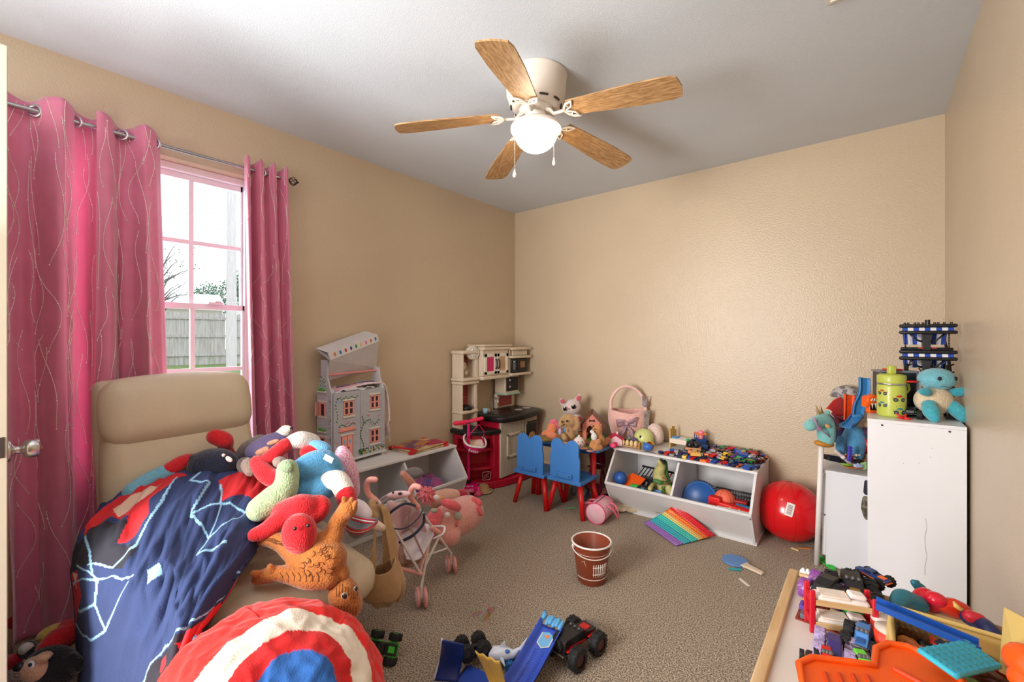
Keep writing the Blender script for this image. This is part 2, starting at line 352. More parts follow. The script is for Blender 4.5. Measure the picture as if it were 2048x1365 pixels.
def curtain(label, ytop, ybot, folds, amp, ztop, zbot, seed, wd, eyes=(), phase=0, xoff=.1, side=lambda u, v: 0, inv=1):
    T = thing('curtain', label, 'curtain', (0, 0, 0), group=None)
    def S(u, v):  # u across, v down
        y = lerp(lerp(ytop[0], ytop[1], u), lerp(ybot[0], ybot[1], u), v**1.3)
        fo_ = sin(2*PI*(folds*u)+phase); fo_ = fo_*abs(fo_)**-.25 if fo_ else 0
        a = amp*(1+.35*v)*(1-.1*v)*(1+.5*noise.noise(Vector((u*3.1, v*.8, seed))))
        fo_ += .28*sin(2*PI*(folds*2.7*u)+seed+1.5*v)*min(1, v*3)
        x = xoff+a*fo_*inv+.018*fbm(u*4, v*1.5, seed)*v
        y += .012*cos(2*PI*(folds*u)*2+phase)*(.3+v)+side(u, v)+.012*fbm(u*5+3, v*2, seed+5)*v
        z = lerp(ztop, zbot, v)+(.012*fo_ if v < .02 else 0)
        if v > .97: z += .012*fbm(u*6, 0, seed)
        return Vector((max(x, .035), y, z))
    m = mat(CB, .62, nz=.05, ns=14, bump=.12, bs=500, sheen=.55, name='pink_satin'); g = M(m)
    g.grid(S, int(80*folds/2)+30, 90); cl = g.out('cloth', T, solid=.0025)
    # thin silver thread print as raised foil lines following the folds
    ht = ztop-zbot; fo_ = M(mat((244, 230, 222), .4, nz=.02)); dots = 0
    for ln in vines(seed, wd, ht):
        pts = []
        for a, b_ in ln:
            u = a/wd; v = 1-b_/ht
            if not (0.01 < u < .99 and .0 < v < .99): continue
            p = S(u, v); n_ = (S(min(u+.004, 1), v)-S(max(u-.004, 0), v)).cross(S(u, min(v+.004, 1))-S(u, v)); n_.normalize()
            if n_.x < 0: n_ = -n_
            pts.append(p+n_*.0022)
        if len(pts) > 3:
            fo_.tube(pts, .0011, 4)
            for p in pts[::5]: fo_.sph(p, .003, seg=6, rings=4)
    fo_.out('silver_vine_print', T, kind='stuff')
    for y in eyes:
        gm = M(CHROME); q = Matrix.Translation((.09+(.0), y, 2.133)) @ Matrix.Rotation(PI/2, 4, 'X') @ Matrix.Rotation(.9, 4, 'Y')
        gm.lathe([(.021+.006*cos(a), .003*sin(a)) for a in [2*PI*i/10 for i in range(11)]], q, 20); gm.out('grommet', T)
    return T
curtain('pink satin curtain panel nearest the door, hanging to the floor', (.055, .335), (.10, .335), 1.5, .05, 2.185, .012, 1, .5, (.145, .262), phase=2.6)
curtain('pink satin curtain panel beside the left edge of the window glass', (.32, .548), (.30, .60), 1.5, .042, 2.18, .03, 2, .42, (.41, .525), phase=.8)
curtain('narrow pink satin curtain panel at the right of the window', (.895, 1.128), (.93, 1.20), 3.5, .036, 2.178, .05, 3, .5, (.99,), phase=.3, side=lambda u, v: 0)

# ------------------------------------------------------------------ ceiling fan
FC = Vector((1.478, 1.651, 0)); FW2 = mat((226, 216, 204), .4, nz=.03); T = thing('ceiling_fan', 'white flush-mount ceiling fan with five oak blades and a glowing glass bowl', 'ceiling fan', (FC.x, FC.y, CH))
g = M(FW2); g.lathe([(0, 0), (.142, 0), (.146, -.004), (.144, -.012), (.141, -.02), (.137, -.09), (.131, -.098), (.129, -.11), (.124, -.13), (.104, -.15), (.086, -.155), (.08, -.15), (.076, -.16), (.062, -.166), (.058, -.172), (0, -.172)], seg=48); g.out('motor_housing', T)
for k in range(10):
    a = 2*PI*k/10; g = M(mat((70, 60, 52), .7)); g.tube([(.1165*cos(a+q), .1165*sin(a+q), -.1395) for q in (-.14, -.07, 0, .07, .14)], .0052, 6, rnd_ends=True); g.out('vent_slot', T)
g = M(FW2); g.lathe([(0, -.166), (.05, -.168), (.052, -.19), (.046, -.196), (.04, -.198), (.042, -.2), (.048, -.205), (.09, -.216), (.112, -.228), (.119, -.238), (.119, -.247), (.112, -.249), (0, -.249)], seg=40); g.out('light_pan', T)
GLOW = mat((255, 233, 205), .5, nz=0, emit=17.0, name='lit_frosted_glass')
g = M(GLOW); g.lathe([(.112, -.247), (.116, -.252)]+[(.1*cos(R(q)), -.262-.088*sin(R(q))) for q in range(0, 91, 10)], seg=40); g.out('glass_bowl', T)
BW = [wood((196, 156, 108), (146, 106, 64), (2.2, 42, 42)), FW2]
ph0 = 5.1136
def blade_mesh():
    g = M(BW[0]); xs = [.175+i*(.47/14) for i in range(15)]
    def hw(x):
        t = (x-.175)/.47; q = lerp(.050, .069, min(1, t*1.6))
        if t > .9: q *= math.sqrt(max(0, 1-((t-.9)/.1)**2*.3))
        return q
    up = [(x, hw(x)) for x in xs]; pts = up+[(x, -h) for x, h in up[::-1]]
    pts = pts[:15]+[(.651, hw(xs[-1])*.6), (.656, 0), (.651, -hw(xs[-1])*.6)]+pts[15:]
    g.prism(pts, -.003, .003); return g
for k in range(5):
    a = ph0+k*2*PI/5; slope = (2.188-2.243)/.45
    b_ = blade_mesh(); b_.bm.transform(Matrix.Translation((0, 0, 2.246-CH-.0)) @ Matrix.Translation((.17, 0, 0)) @ Matrix.Rotation(-slope*-1*-1, 4, 'Y') @ Matrix.Translation((-.17, 0, 0)) @ Matrix.Rotation(R(-9), 4, 'X'))
    o = b_.out('blade', T, rot=(0, 0, a))
    g = M(FW2); c0 = -.163
    g.tube([(.05, 0, c0), (.075, 0, c0-.012), (.095, 0, c0-.036), (.13, 0, -.2), (.155, 0, -.198)], [.012, .011, .0095, .008, .007], 8, flat=.7)
    for sg in (-1, 1):
        z = -.2-.008*sg*0
        def pt(x, y): return (x, y, -.2-.155*0-.16*y-.1*(x-.17)-.004)
        g.tube([pt(.15, 0), pt(.158, sg*.022), pt(.175, sg*.042), pt(.205, sg*.052)], [.006, .006, .006, .0045], 6, rnd_ends=True)
        g.tube([pt(.155, 0), pt(.175, sg*.012), pt(.192, sg*.02), pt(.205, sg*.05)], .0042, 6)
        g.tube([pt(.17, sg*.038), pt(.18, sg*.018)], .0035, 6)
    g.out('blade_iron', T, rot=(0, 0, a))
def chain(px, py_, tt, top):
    p = Pd(px, py_, tt); x, y, z = p.x-FC.x, p.y-FC.y, p.z-CH
    g = M(metal(200, 196, 190)); n = int((top-z)/.006)
    for i in range(n): g.sph((x, y, z+.02+i*.006), .0022, seg=6, rings=4)
    c = g.out('pull_chain', T, kind='stuff')
    g = M(mat((240, 238, 230), .3)); g.lathe([(0, -.012), (.006, -.01), (.0085, -.003), (.007, .006), (.003, .018), (.002, .024), (0, .025)], (x, y, z), 14); g.out('chain_pull', T)
chain(1029, 350, 1.93, -.235); chain(1108, 326, 1.96, -.235)
# ------------------------------------------------------------------ storage bins
BINW = mat((222, 220, 220), .5, nz=.03); EDGE = mat((206, 186, 158), .7, nz=.1)
def storage_bin(label, loc, rz, wd, dt, dl, zt, zl=.215):
    T = thing('storage_bin', label, 'storage bin', loc, rz)
    prof = [(0, 0), (-dt-.03, 0), (-dl, zl), (-dt, zt), (0, zt)]
    YZ = lambda x: Matrix(((0, 0, 1, x), (1, 0, 0, 0), (0, 1, 0, 0), (0, 0, 0, 1)))
    for i, x in enumerate((0, wd/2-.007, wd-.014)):
        g = M(BINW); g.prism(prof if i != 1 else [(-.01, .03), (-dt-.03, .03), (-dl+.008, zl), (-dt+.004, zt-.014), (-.01, zt-.014)], 0, .014, YZ(x)); g.out('side_panel' if i != 1 else 'divider', T)
    g = M(BINW); g.bx((-.004, -dt-.008, zt), (wd+.004, 0, zt+.016), .002); g.out('top_panel', T)
    g = M(BINW); g.bx((.014, -.012, .02), (wd-.014, -.004, zt)); g.out('back_panel', T)
    g = M(BINW); g.bx((-.006, -dt-.035, 0), (wd+.006, -.0, .022), .002); g.out('base_panel', T)
    g = M(BINW); a = Vector((0, -dl, zl-.004)); b_ = Vector((0, -dt-.018, .022)); n_ = Vector((0, .012, .003))
    g.add([Vector((x, 0, 0))+p for x in (.001, wd-.001) for p in (a, b_, b_+n_, a+n_)], [(0, 1, 2, 3), (4, 5, 6, 7)[::-1], (0, 4, 5, 1), (1, 5, 6, 2), (2, 6, 7, 3), (3, 7, 4, 0)], False); g.out('front_panel', T)
    g = M(BINW); g.box((wd/2, -dl+.008, zl), (wd-.002, .018, .016), bev=.002); g.out('lip', T)
    for x in (.007, wd-.007):
        for y, z in ((-dt-.006, zt-.012), (-dl-.001, zl-.02)):
            g = M(metal(120, 118, 115)); g.cyl((x, y+.004, z), (x, y-.003, z), .0035, seg=8); g.out('screw', T)
    return T
BZ = .43
BRX, BRY = 1.252, 3.312
binR = storage_bin('white two-cubby toy bin under the toy cars along the far wall', (BRX, BRY, 0), 0, .915, .39, .545, BZ-.016)
BLY0, BLY1 = 1.325, 2.24
binL = storage_bin('white two-cubby toy bin under the dollhouse along the window wall', (.012, BLY0, 0), PI/2, .915, .30, .43, BZ-.016)

# ------------------------------------------------------------------ cabinets at the right
LAM = LAMW
c = thing('tall_cabinet', 'tall plain white cabinet side by the right wall', 'cabinet', (2.676, 2.53, 0)); X1 = .312; Y1 = .345; ZT = .86
g = M(LAM); g.bx((0, 0, 0), (X1, .016, ZT-.014), .0015); g.out('side_panel', c)
g = M(LAM); g.bx((0, Y1-.016, 0), (X1, Y1, ZT-.014), .0015); g.out('side_panel', c)
g = M(LAM); g.bx((-.001, -.001, ZT-.014), (X1, Y1, ZT), .0015); g.out('top_panel', c)
g = M(LAM); g.bx((X1-.006, .016, .02), (X1, Y1-.016, ZT-.014)); g.out('back_panel', c)
for z in (.05, .32, .59): g = M(LAM); g.bx((.004, .016, z), (X1-.006, Y1-.016, z+.014)); g.out('shelf', c)
for x in (.05, .262):
    g = M(metal(110, 108, 108)); g.cyl((x, .001, ZT-.024), (x, -.002, ZT-.024), .0042, seg=14); g.use(BLACK); g.box((x, -.0022, ZT-.024), (.005, .001, .001)); g.box((x, -.0022, ZT-.024), (.001, .001, .005)); g.out('screw', c)
c = thing('low_dresser', 'low white dresser with two drawers beside the red ball', 'dresser', (2.5, 2.886, 0)); LZ = .512
g = M(LAM); g.bx((0, 0, 0), (.46, .016, LZ-.016), .0015); g.out('side_panel', c)
g = M(LAM); g.bx((0, .38, 0), (.46, .396, LZ-.016), .0015); g.out('side_panel', c)
g = M(LAM); g.bx((-.018, -.004, LZ-.016), (.46, .4, LZ), .0015); g.out('top_panel', c)
g = M(LAM); g.bx((.45, .016, .02), (.46, .38, LZ-.016)); g.out('back_panel', c)
for z0, z1 in ((.052, .262), (.272, .475)):
    g = M(LAM); g.bx((-.018, .006, z0), (0, .39, z1), .002); dr = g.out('drawer', c)
    g = M(CHROME); g.box((-.026, .2, z1-.035), (.012, .09, .01), bev=.003); g.out('handle', dr)

# ------------------------------------------------------------------ play kitchen against the window wall
KC = mat((222, 206, 184), .45, nz=.05, ns=9); KR = mat((188, 16, 50), .35, nz=.07, ns=6); KB = mat((24, 22, 24), .35, nz=.15, ns=12)
KWD = mat((212, 202, 186), .55, col2=(188, 176, 156), ns=10, stretch=(6, 6, .7), detail=5)
BRK = mat((168, 44, 40), .7, nz=.15); MORT = mat((205, 180, 170), .8)
K = thing('play_kitchen', 'cream and red toy kitchen with black counter in the far left corner', 'play kitchen', (.02, 2.45, 0))
def kb(nm, m, a, b_, bev=.008, par=None):
    g = M(m); g.bx((a[0]-.02, a[1]-2.45, a[2]), (b_[0]-.02, b_[1]-2.45, b_[2]), bev); return g.out(nm, par or K)
def kp(nm, m, pts, z0, z1, bev=.01, par=None):
    g = M(m); g.prism([(x-.02, y-2.45) for x, y in pts], z0, z1, bev=bev); return g.out(nm, par or K)
# base skirt, red shelf module with open niches
mod = [(.02, 2.49), (.13, 2.48), (.22, 2.53), (.285, 2.62), (.30, 2.72), (.02, 2.72)]
kp('base_skirt', KR, [(.02, 2.478), (.14, 2.468), (.235, 2.518), (.31, 2.62), (.345, 2.69), (.375, 2.78), (.40, 2.95), (.38, 3.28), (.02, 3.28)], 0, .06, .012)
for z in (.15, .30): kp('shelf', KR, mod, z, z+.022, .006)
kp('shelf_back', KR, [(.02, 2.52), (.05, 2.52), (.10, 2.6), (.2, 2.70), (.30, 2.72), (.02, 2.73)], .06, .44, .003)
kb('shelf_post', KR, (.02, 2.485, .06), (.07, 2.54, .45)); kb('shelf_post', KR, (.27, 2.66, .06), (.32, 2.73, .45))
kp('valance', KR, [(.02, 2.485), (.13, 2.475), (.225, 2.525), (.29, 2.615), (.31, 2.70), (.02, 2.72)], .405, .44, .004)
kp('low_counter', KB, [(.02, 2.455), (.14, 2.447), (.26, 2.50), (.335, 2.60), (.36, 2.70), (.02, 2.72)], .44, .482, .014)
# main cabinet
kb('main_body', KR, (.02, 2.72, .05), (.315, 3.27, .535), .006)
kb('cream_front', KWD, (.30, 2.715, .07), (.345, 3.03, .525), .005)
kb('cream_side', KR, (.02, 2.708, .05), (.33, 2.722, .53), .003)
g = M(KC); zz = .02
for a, b_ in (((.345, 2.79, .22), (.356, 2.81, .42)), ((.345, 2.97, .22), (.356, 2.99, .42)), ((.345, 2.79, .4), (.356, 2.99, .42)), ((.345, 2.79, .22), (.356, 2.99, .24))): g.bx((a[0]-zz, a[1]-2.45, a[2]), (b_[0]-zz, b_[1]-2.45, b_[2]), .003)
g.out('window_frame', K)
kb('oven_panel', KC, (.30, 3.045, .08), (.343, 3.22, .52), .005); ov = kb('oven_door', KB, (.34, 3.06, .26), (.352, 3.205, .46), .004)
kb('oven_handle', KB, (.352, 3.06, .47), (.372, 3.21, .487), .006)
g = M(mat((190, 150, 100), .6, nz=.3, ns=60)); g.sph((.334, 3.132-2.45, .35), (.003, .05, .04)); g.out('food_picture', K)
kp('counter', KB, [(.02, 2.675), (.30, 2.668), (.385, 2.69), (.41, 2.75), (.415, 2.95), (.40, 3.18), (.36, 3.27), (.3, 3.29), (.02, 3.29)], .53, .578, .014)
kp('sink_basin', mat((40, 38, 42), .3), [(.13, 2.76), (.31, 2.77), (.31, 2.95), (.13, 2.95)], .572, .581, .004)
g = M(mat((180, 170, 165), .3, .6)); g.tube([(.09, .42, .58), (.09, .42, .66), (.10, .42, .685), (.125, .42, .695), (.15, .42, .685), (.16, .42, .66)], .009, 10, rnd_ends=True); g.cyl((.09, .42, .577), (.09, .42, .59), .02); g.out('faucet', K)
g = M(mat((214, 176, 160), .4)); g.lathe([(0, 0), (.018, 0), (.02, .02), (.012, .032), (0, .034)], (.11, .35, .58)); g.out('tap_knob', K)
tag(M(mat((150, 190, 215), .35)).lathe([(0, 0), (.02, 0), (.022, .042), (.019, .042), (.017, .004), (0, .004)], (0, 0, 0)).out('toy_cup', loc=(.155, 2.735, .582)), 'small light blue toy cup on the toy kitchen sink', 'toy cup')
for y in (3.08, 3.2):
    g = M(mat((196, 190, 186), .35, .4)); g.lathe([(0, 0), (.035, 0), (.038, .004), (.03, .006), (0, .006)], (.22, y-2.45, .578)); g.out('burner', K)
# hutch
def col(y0, y1, x1, z0, z1, nm='hutch_post'):
    for a, b_ in (((.02, y0, z0), (x1, y0+.018, z1)), ((x1-.02, y1-.03, z0), (x1, y1, z1)), ((.02, y1-.018, z0), (x1-.01, y1, z1))): kb(nm, KC, a, b_, .005)
col(2.475, 2.66, .135, .482, .87)
kb('hutch_back', KC, (.02, 2.48, .482), (.032, 2.655, 1.12), .003)
for z, q in ((.6, .012), (.84, .02), (.868, .03), (1.09, .026)): kb('hutch_ledge', KC, (.02, 2.475-q*.6, z), (.135+q, 2.66+q*.3, z+.028), .01)
col(2.475, 2.66, .145, .89, 1.1, 'hutch_side')
def bricks(y0, y1, z0, z1, x):
    g = M(MORT); g.bx((x-.004-.02, y0-2.45, z0), (x-.02, y1-2.45, z1)); g.use(BRK); h = .0125; r_ = 0; z = z0+.001
    while z+h < z1:
        y = y0+(0 if r_ % 2 else -.014)
        while y < y1:
            a, b_ = max(y, y0), min(y+.026, y1)
            if b_-a > .004: g.bx((x-.021, a-2.45, z), (x-.018, b_-2.45, z+h-.0025))
            y += .0285
        z += h; r_ += 1
    g.out('brick_panel', K, kind='stuff')
bricks(2.5, 2.64, .64, .83, .034); bricks(2.5, 2.64, .98, 1.08, .034); bricks(3.02, 3.2, .6, .69, .06)
g = M(KB); g.lathe([(0, 0), (.05, 0), (.052, .018), (.045, .03), (.04, .032), (.04, .036), (0, .038)], (.075, .115, .628)); g.out('black_food_scale', K)
for p, r_ in (((.05, .1, .99), .035), ((.05, .075, .93), .022), ((.05, .135, .93), .022)):
    g = M(mat((226, 212, 190), .4)); g.lathe([(0, 0), (r_*.5, .002), (r_*.6, .006), (r_, .008), (r_, .011), (0, .011)], Matrix.Translation(p) @ Matrix.Rotation(PI/2, 4, 'Y'), 20); g.out('plate', K)
# clock
g = M(KC); ctr = Matrix.Translation((.115, .155, 1.1)) @ Matrix.Rotation(R(-20), 4, 'Z') @ Matrix.Rotation(PI/2, 4, 'Y')
g.lathe([(0, -.05), (.055, -.05), (.06, 0), (.052, .012), (.044, .014), (.044, .008), (0, .008)], ctr, 28); ck = g.out('clock_case', K)
g = M(mat((240, 240, 238), .4)); g.lathe([(0, .009), (.043, .009), (.043, .011), (0, .011)], ctr, 28); g.out('clock_face', ck)
g = M(BLACK); 
for k in range(12):
    a = k*PI/6; g.X = ctr @ Matrix.Rotation(a, 4, 'Z'); g.box((.036, 0, .0118), (.008, .003, .001))
g.X = ctr @ Matrix.Rotation(PI, 4, 'Z'); g.box((.014, 0, .0125), (.03, .005, .0015)); g.X = ctr @ Matrix.Rotation(PI-.3, 4, 'Z'); g.box((.01, 0, .0128), (.022, .004, .0015)); g.out('clock_hands', ck)
# centre cabinet with glazed doors
kb('hutch_cabinet', KC, (.02, 2.665, .9), (.19, 2.995, 1.125), .008); kb('hutch_crown', KC, (.02, 2.655, 1.12), (.215, 3.005, 1.148), .008); kb('hutch_crown', KC, (.02, 2.645, 1.15), (.225, 3.015, 1.166), .006); kb('hutch_ledge', KC, (.02, 2.655, .87), (.205, 3.01, .9), .008)
for i, (y0, y1) in enumerate(((2.675, 2.83), (2.835, 2.985))):
    g = M(mat((232, 224, 210), .4)); x0, x1 = .17, .182
    for a, b_ in (((x0, y0, .915), (x1, y0+.032, 1.09)), ((x0, y1-.032, .915), (x1, y1, 1.09)), ((x0, y0, 1.06), (x1, y1, 1.09)), ((x0, y0, .915), (x1, y1, .94))): g.bx((a[0], a[1]-2.45, a[2]), (b_[0], b_[1]-2.45, b_[2]), .003)
    dd = g.out('hutch_door', K)
    g = M(mat((212, 24, 104) if i == 0 else (208, 170, 140), .3)); g.bx((.171, y0+.03-2.45, .938), (.175, y1-.03-2.45, 1.062)); g.out('door_pane', dd)
    yh = (y1-.014 if i == 0 else y0+.014)-2.45
    g = M(BLACK); g.tube([(.182, yh, 1.04), (.196, yh, 1.03), (.198, yh, 1.0), (.196, yh, .97), (.182, yh, .96)], .006, 8, rnd_ends=True); g.out('handle', dd)
# right column: clear drawer, microwave, chalkboard
for z in (1.115, 1.04, .885): kb('hutch_ledge', KC, (.02, 3.0, z), (.235, 3.285, z+.022), .008)
kb('hutch_side', KC, (.02, 3.01, .9), (.19, 3.03, 1.12), .005); kb('hutch_back', KC, (.02, 3.01, .5), (.04, 3.27, 1.12), .003)
kb('clear_drawer', mat((214, 202, 180), .2), (.04, 3.05, 1.062), (.2, 3.265, 1.112), .008)
mw = kb('microwave', KB, (.05, 3.03, .912), (.2, 3.265, 1.035), .006); 
g = M(mat((60, 62, 70), .3)); g.bx((.181, .595, .925), (.184, .635, 1.022)); g.use(mat((190, 190, 200), .4))
for i in range(12): g.box((.1845, .603+.012*(i % 3), .95+.012*(i//3)), (.001, .006, .005))
g.use(mat((190, 220, 230), .3)); g.box((.1845, .615, 1.008), (.001, .024, .012)); g.out('keypad', mw)
g = M(mat((150, 110, 80), .5, nz=.5, ns=90)); g.bx((.181, .705, .95), (.1835, .775, 1.01), .001); g.out('food_picture', mw)
g = M(KB); g.tube([(.182, .665, 1.01), (.194, .668, .99), (.194, .668, .955), (.182, .665, .935)], .004, 6); g.out('handle', mw)
kb('column', KC, (.02, 3.0, .72), (.15, 3.2, .89), .01); kb('chalkboard', mat((30, 30, 34), .6), (.15, 3.015, .74), (.156, 3.185, .865), .003); kb('hutch_ledge', mat((176, 206, 186), .5), (.02, 3.0, .705), (.165, 3.205, .725), .006)
for y, z, cc in ((3.06, .84, (210, 214, 216)), (3.06, .78, (226, 170, 166))):
    g = M(mat(cc, .4)); g.lathe([(0, 0), (.011, 0), (.009, .005), (0, .006)], Matrix.Translation((.136, y-2.45, z)) @ Matrix.Rotation(PI/2, 4, 'Y'), 12); g.out('magnet', K)
kb('column', KC, (.02, 2.99, .578), (.055, 3.02, .71), .006); kb('column', KC, (.02, 3.2, .578), (.055, 3.24, .71), .006)
g = M(mat((245, 225, 225), .4)); T_ = Matrix.Translation((.3435, .27, .13))
# embossed emblem: rounded square with steps
def bar(p, q, r_=.003): g.tube([p, q], r_, 6)
ox, oy, oz = .30, .17, .07
ring = [(.322+0*a, .0, 0) for a in range(1)]
cx_, cy_ = .302, .175
g = M(mat((240, 210, 214), .4)); nrm = Vector((.82, -.57, 0)); e1 = Vector((.57, .82, 0)); e2 = Vector((0, 0, 1)); o_ = Vector((.272, .150, .11))
pts = [o_+e1*x+e2*y for x, y in [(-.03+.06*(1 if q in (1, 2) else 0), -.03+.06*(1 if q > 1 else 0)) for q in range(4)]]
rr_ = []
for cxx, cyy, a0 in ((.022, .022, 0), (-.022, .022, 90), (-.022, -.022, 180), (.022, -.022, 270)):
    for q in range(4): a = R(a0+q*30); rr_.append(o_+e1*(cxx+.01*cos(a))+e2*(cyy+.01*sin(a)))
g.tube(rr_, .0017, 6, closed=True)
for a, b_ in (((-.02, -.02), (-.02, -.005)), ((-.02, -.005), (-.005, .008)), ((-.005, .008), (.008, .01)), ((.008, .01), (.02, .022)), ((-.012, -.022), (0, -.008)), ((0, -.008), (.012, 0)), ((.012, -.02), (.018, -.006))): g.tube([o_+e1*a[0]+e2*a[1], o_+e1*b_[0]+e2*b_[1]], .0015, 5)
g.out('emblem', K)

# ------------------------------------------------------------------ kids' table and chairs
KBL = mat((66, 128, 200), .38, nz=.06, ns=6); KRD = mat((206, 22, 24), .35, nz=.05)
TZ = .44
tb = thing('kids_table', 'low blue-edged wooden play table on red legs, covered in toys', 'table', (.92, 2.98, 0))
def rrect(x0, y0, x1, y1, r_, n=5): return arc((x1-r_, y1-r_), r_, 0, PI/2, n)+arc((x0+r_, y1-r_), r_, PI/2, PI, n)+arc((x0+r_, y0+r_), r_, PI, 1.5*PI, n)+arc((x1-r_, y0+r_), r_, 1.5*PI, 2*PI, n)
g = M(KBL); g.prism(rrect(-.31, -.265, .31, .265, .04), TZ-.018, TZ-.001, bev=.003); g.out('tabletop', tb)
g = M(mat((90, 150, 60), .5, col2=(196, 120, 70), ns=7, thr=(.45, .6))); g.prism(rrect(-.29, -.245, .29, .245, .03), TZ-.0012, TZ); g.out('printed_top', tb)
g = M(KBL); g.prism(rrect(-.25, -.21, .25, .21, .02), TZ-.05, TZ-.018); g.out('apron', tb)
for x in (-.235, .235):
    for y in (-.195, .195): g = M(KRD); g.tube([(x*1.03, y*1.03, .0), (x, y, TZ-.02)], [.019, .022], 16); g.out('leg', tb)
def kids_chair(x, y, label, rz=0, first=None):
    T = thing('kids_chair', label, 'chair', (x, y, 0), rz, None)
    g = M(KBL); g.prism(rrect(-.135, -.125, .135, .13, .02), .232, .25, bev=.003); g.box((0, -.128, .241), (.27, .012, .026), bev=.003); g.out('seat', T)
    g = M(mat((90, 190, 190), .5)); g.lathe([(0, .2501), (.045, .2501), (.045, .2512), (0, .2512)], (0, .02, 0), 20); g.out('seat_decal', T)
    pts = [(-.118, .235), (.118, .235), (.12, .40), (.108, .42), (.112, .45)]+arc((.062, .475), .05, -.2, PI*.82, 8)+[(0, .478)]+arc((-.062, .475), .05, PI*.18, PI+.2, 8)+[(-.112, .45), (-.108, .42), (-.12, .40)]
    g = M(KBL); g.prism(pts, 0, .014, Matrix.Translation((0, -.108, 0)) @ RX, bev=.003); g.out('backrest', T)
    g = M(KBL); g.box((0, -.13, .28), (.13, .018, .03), bev=.003); cl = g.out('cleat', T)
    for sx in (-1, 1): g = M(BLACK); g.cyl((sx*.045, -.138, .28), (sx*.045, -.1405, .28), .0035, seg=8); g.out('screw', cl)
    for sx in (-1, 1):
        for sy in (-1, 1): g = M(KRD); g.tube([(sx*.095, sy*.075, .235), (sx*.142, sy*.115, 0.0)], [.0185, .0165], 14); g.out('leg', T)
    return T
kids_chair(.775, 2.655, 'blue wooden kids chair with scalloped back nearer the toy kitchen'); kids_chair(1.06, 2.675, 'blue wooden kids chair with scalloped back nearer the pink duffel bag')

# ------------------------------------------------------------------ armchair
LE = mat((206, 189, 162), .42, nz=.05, ns=5, bump=.12, bs=90); LE2 = mat((196, 178, 152), .45, nz=.05, ns=5, bump=.12, bs=90)
ac = thing('armchair', 'large cream leather armchair in front of the window, heaped with toys', 'armchair', (.64, .615, 0), R(6))
# local: chair faces +x, width along y
def cushion(nm, cc, d, rot=(0, 0, 0), bev=.05, m=LE, par=ac, bul=.02, n=5):
    g = M(m); g.box((0, 0, 0), d, bev=bev, seg=4); bmesh.ops.subdivide_edges(g.bm, edges=[e for e in g.bm.edges if e.calc_length() > .12], cuts=n, use_grid_fill=True)
    for v in g.bm.verts:
        q = [1-(2*v.co[i]/d[i])**2 for i in range(3)]; w_ = [max(0, q[(i+1) % 3])*max(0, q[(i+2) % 3]) for i in range(3)]
        for i in range(3): v.co[i] += math.copysign(bul*w_[i], v.co[i]) if abs(v.co[i]) > d[i]*.44 else 0
    for f in g.bm.faces: f.smooth = True
    return g.out(nm, par, loc=cc, rot=rot)
tilt = R(-14)
cushion('headrest', (-.33, 0, .915), (.13, .53, .27), (0, tilt, 0), .055)
cushion('backrest', (-.29, 0, .60), (.15, .53, .50), (0, tilt, 0), .05)
cushion('back_shell', (-.375, 0, .66), (.07, .54, .78), (0, tilt, 0), .03, LE2, bul=.01)
cushion('seat', (.04, 0, .36), (.62, .60, .16), (0, R(4), 0), .06)
cushion('footrest', (.47, .02, .33), (.34, .54, .15), (0, R(8), 0), .06)
cushion('base', (.05, 0, .17), (.60, .58, .26), (0, 0, 0), .04, LE2, bul=.01)
for sy in (-1, 1): cushion('side_panel', (.0, sy*.305, .24), (.60, .06, .36), (0, 0, 0), .028, LE2, bul=.012)
for sy in (-.1, .12):
    g = M(mat((150, 130, 104), .6)); g.tube([(-.205+.004, sy, .42), (-.215, sy, .55), (-.245, sy, .68), (-.275, sy, .78)], .0016, 4); g.out('seam', ac)
g = M(mat((130, 112, 90), .6)); g.tube([(-.262, -.22, .79), (-.256, -.12, .782), (-.256, .12, .782), (-.262, .22, .79)], .002, 5); g.out('seam', ac)
# ------------------------------------------------------------------ helpers for soft toys (points given in the room)
def WT(T): return Matrix.Translation(-T.location)
def wm(m, T): g = M(m); g.X = WT(T); return g
def L(g, pts, seg=14, flat=1.0):   # rounded limb through (px, py, depth, radius) points
    P = [Pd(*p[:3]) for p in pts]; r = [p[3] for p in pts]; n = len(P)
    if n > 2:
        Q = [cat(P, i/((n-1)*4)) for i in range((n-1)*4+1)]; RR = []
        for i in range(len(Q)): x = i/4; k = min(int(x), n-2); RR.append(lerp(r[k], r[k+1], x-k))
        P, r = Q, RR
    g.tube(P, r, seg, rnd_ends=True, flat=flat); return g
def camrot(roll=0, yaw=0): return Euler((0, roll, YAW+yaw))  # local x right, z up, -y to the viewer
def blob(g, p, r, roll=0, yaw=0, seg=20, rings=12, P=None):
    c = P or Pd(*p); T = g.X.copy(); g.X = T @ Matrix.Translation(c) @ camrot(roll, yaw).to_matrix().to_4x4(); g.sph((0, 0, 0), r, seg=seg, rings=rings); g.X = T; return g
SOLO = ('eye', 'ear', 'hand', 'horn', 'foot', 'eye_rim', 'button_eye', 'pupil', 'ear_lining', 'eye_patch', 'shirt_print', 'muzzle', 'arm')
def plush(name, label, at_, parts, category='plush toy', group=None, vox=.006):
    T = thing(name, label, category, at_, 0, group)
    flat_ = [(p[0], p[1], [it], *p[3:]) for p in parts for it in p[2] if p[0] in SOLO]+[p for p in parts if p[0] not in SOLO]
    for nm, m, items, *opt in flat_:
        g = wm(m, T)
        for it in items:
            if it[0] == 'L': L(g, it[1])
            elif it[0] == 'B': blob(g, it[1], it[2], *(it[3:] or ()))
        q = opt[0] if opt else vox
        g.out(nm, T, remesh=q) if q else g.out(nm, T)
    return T
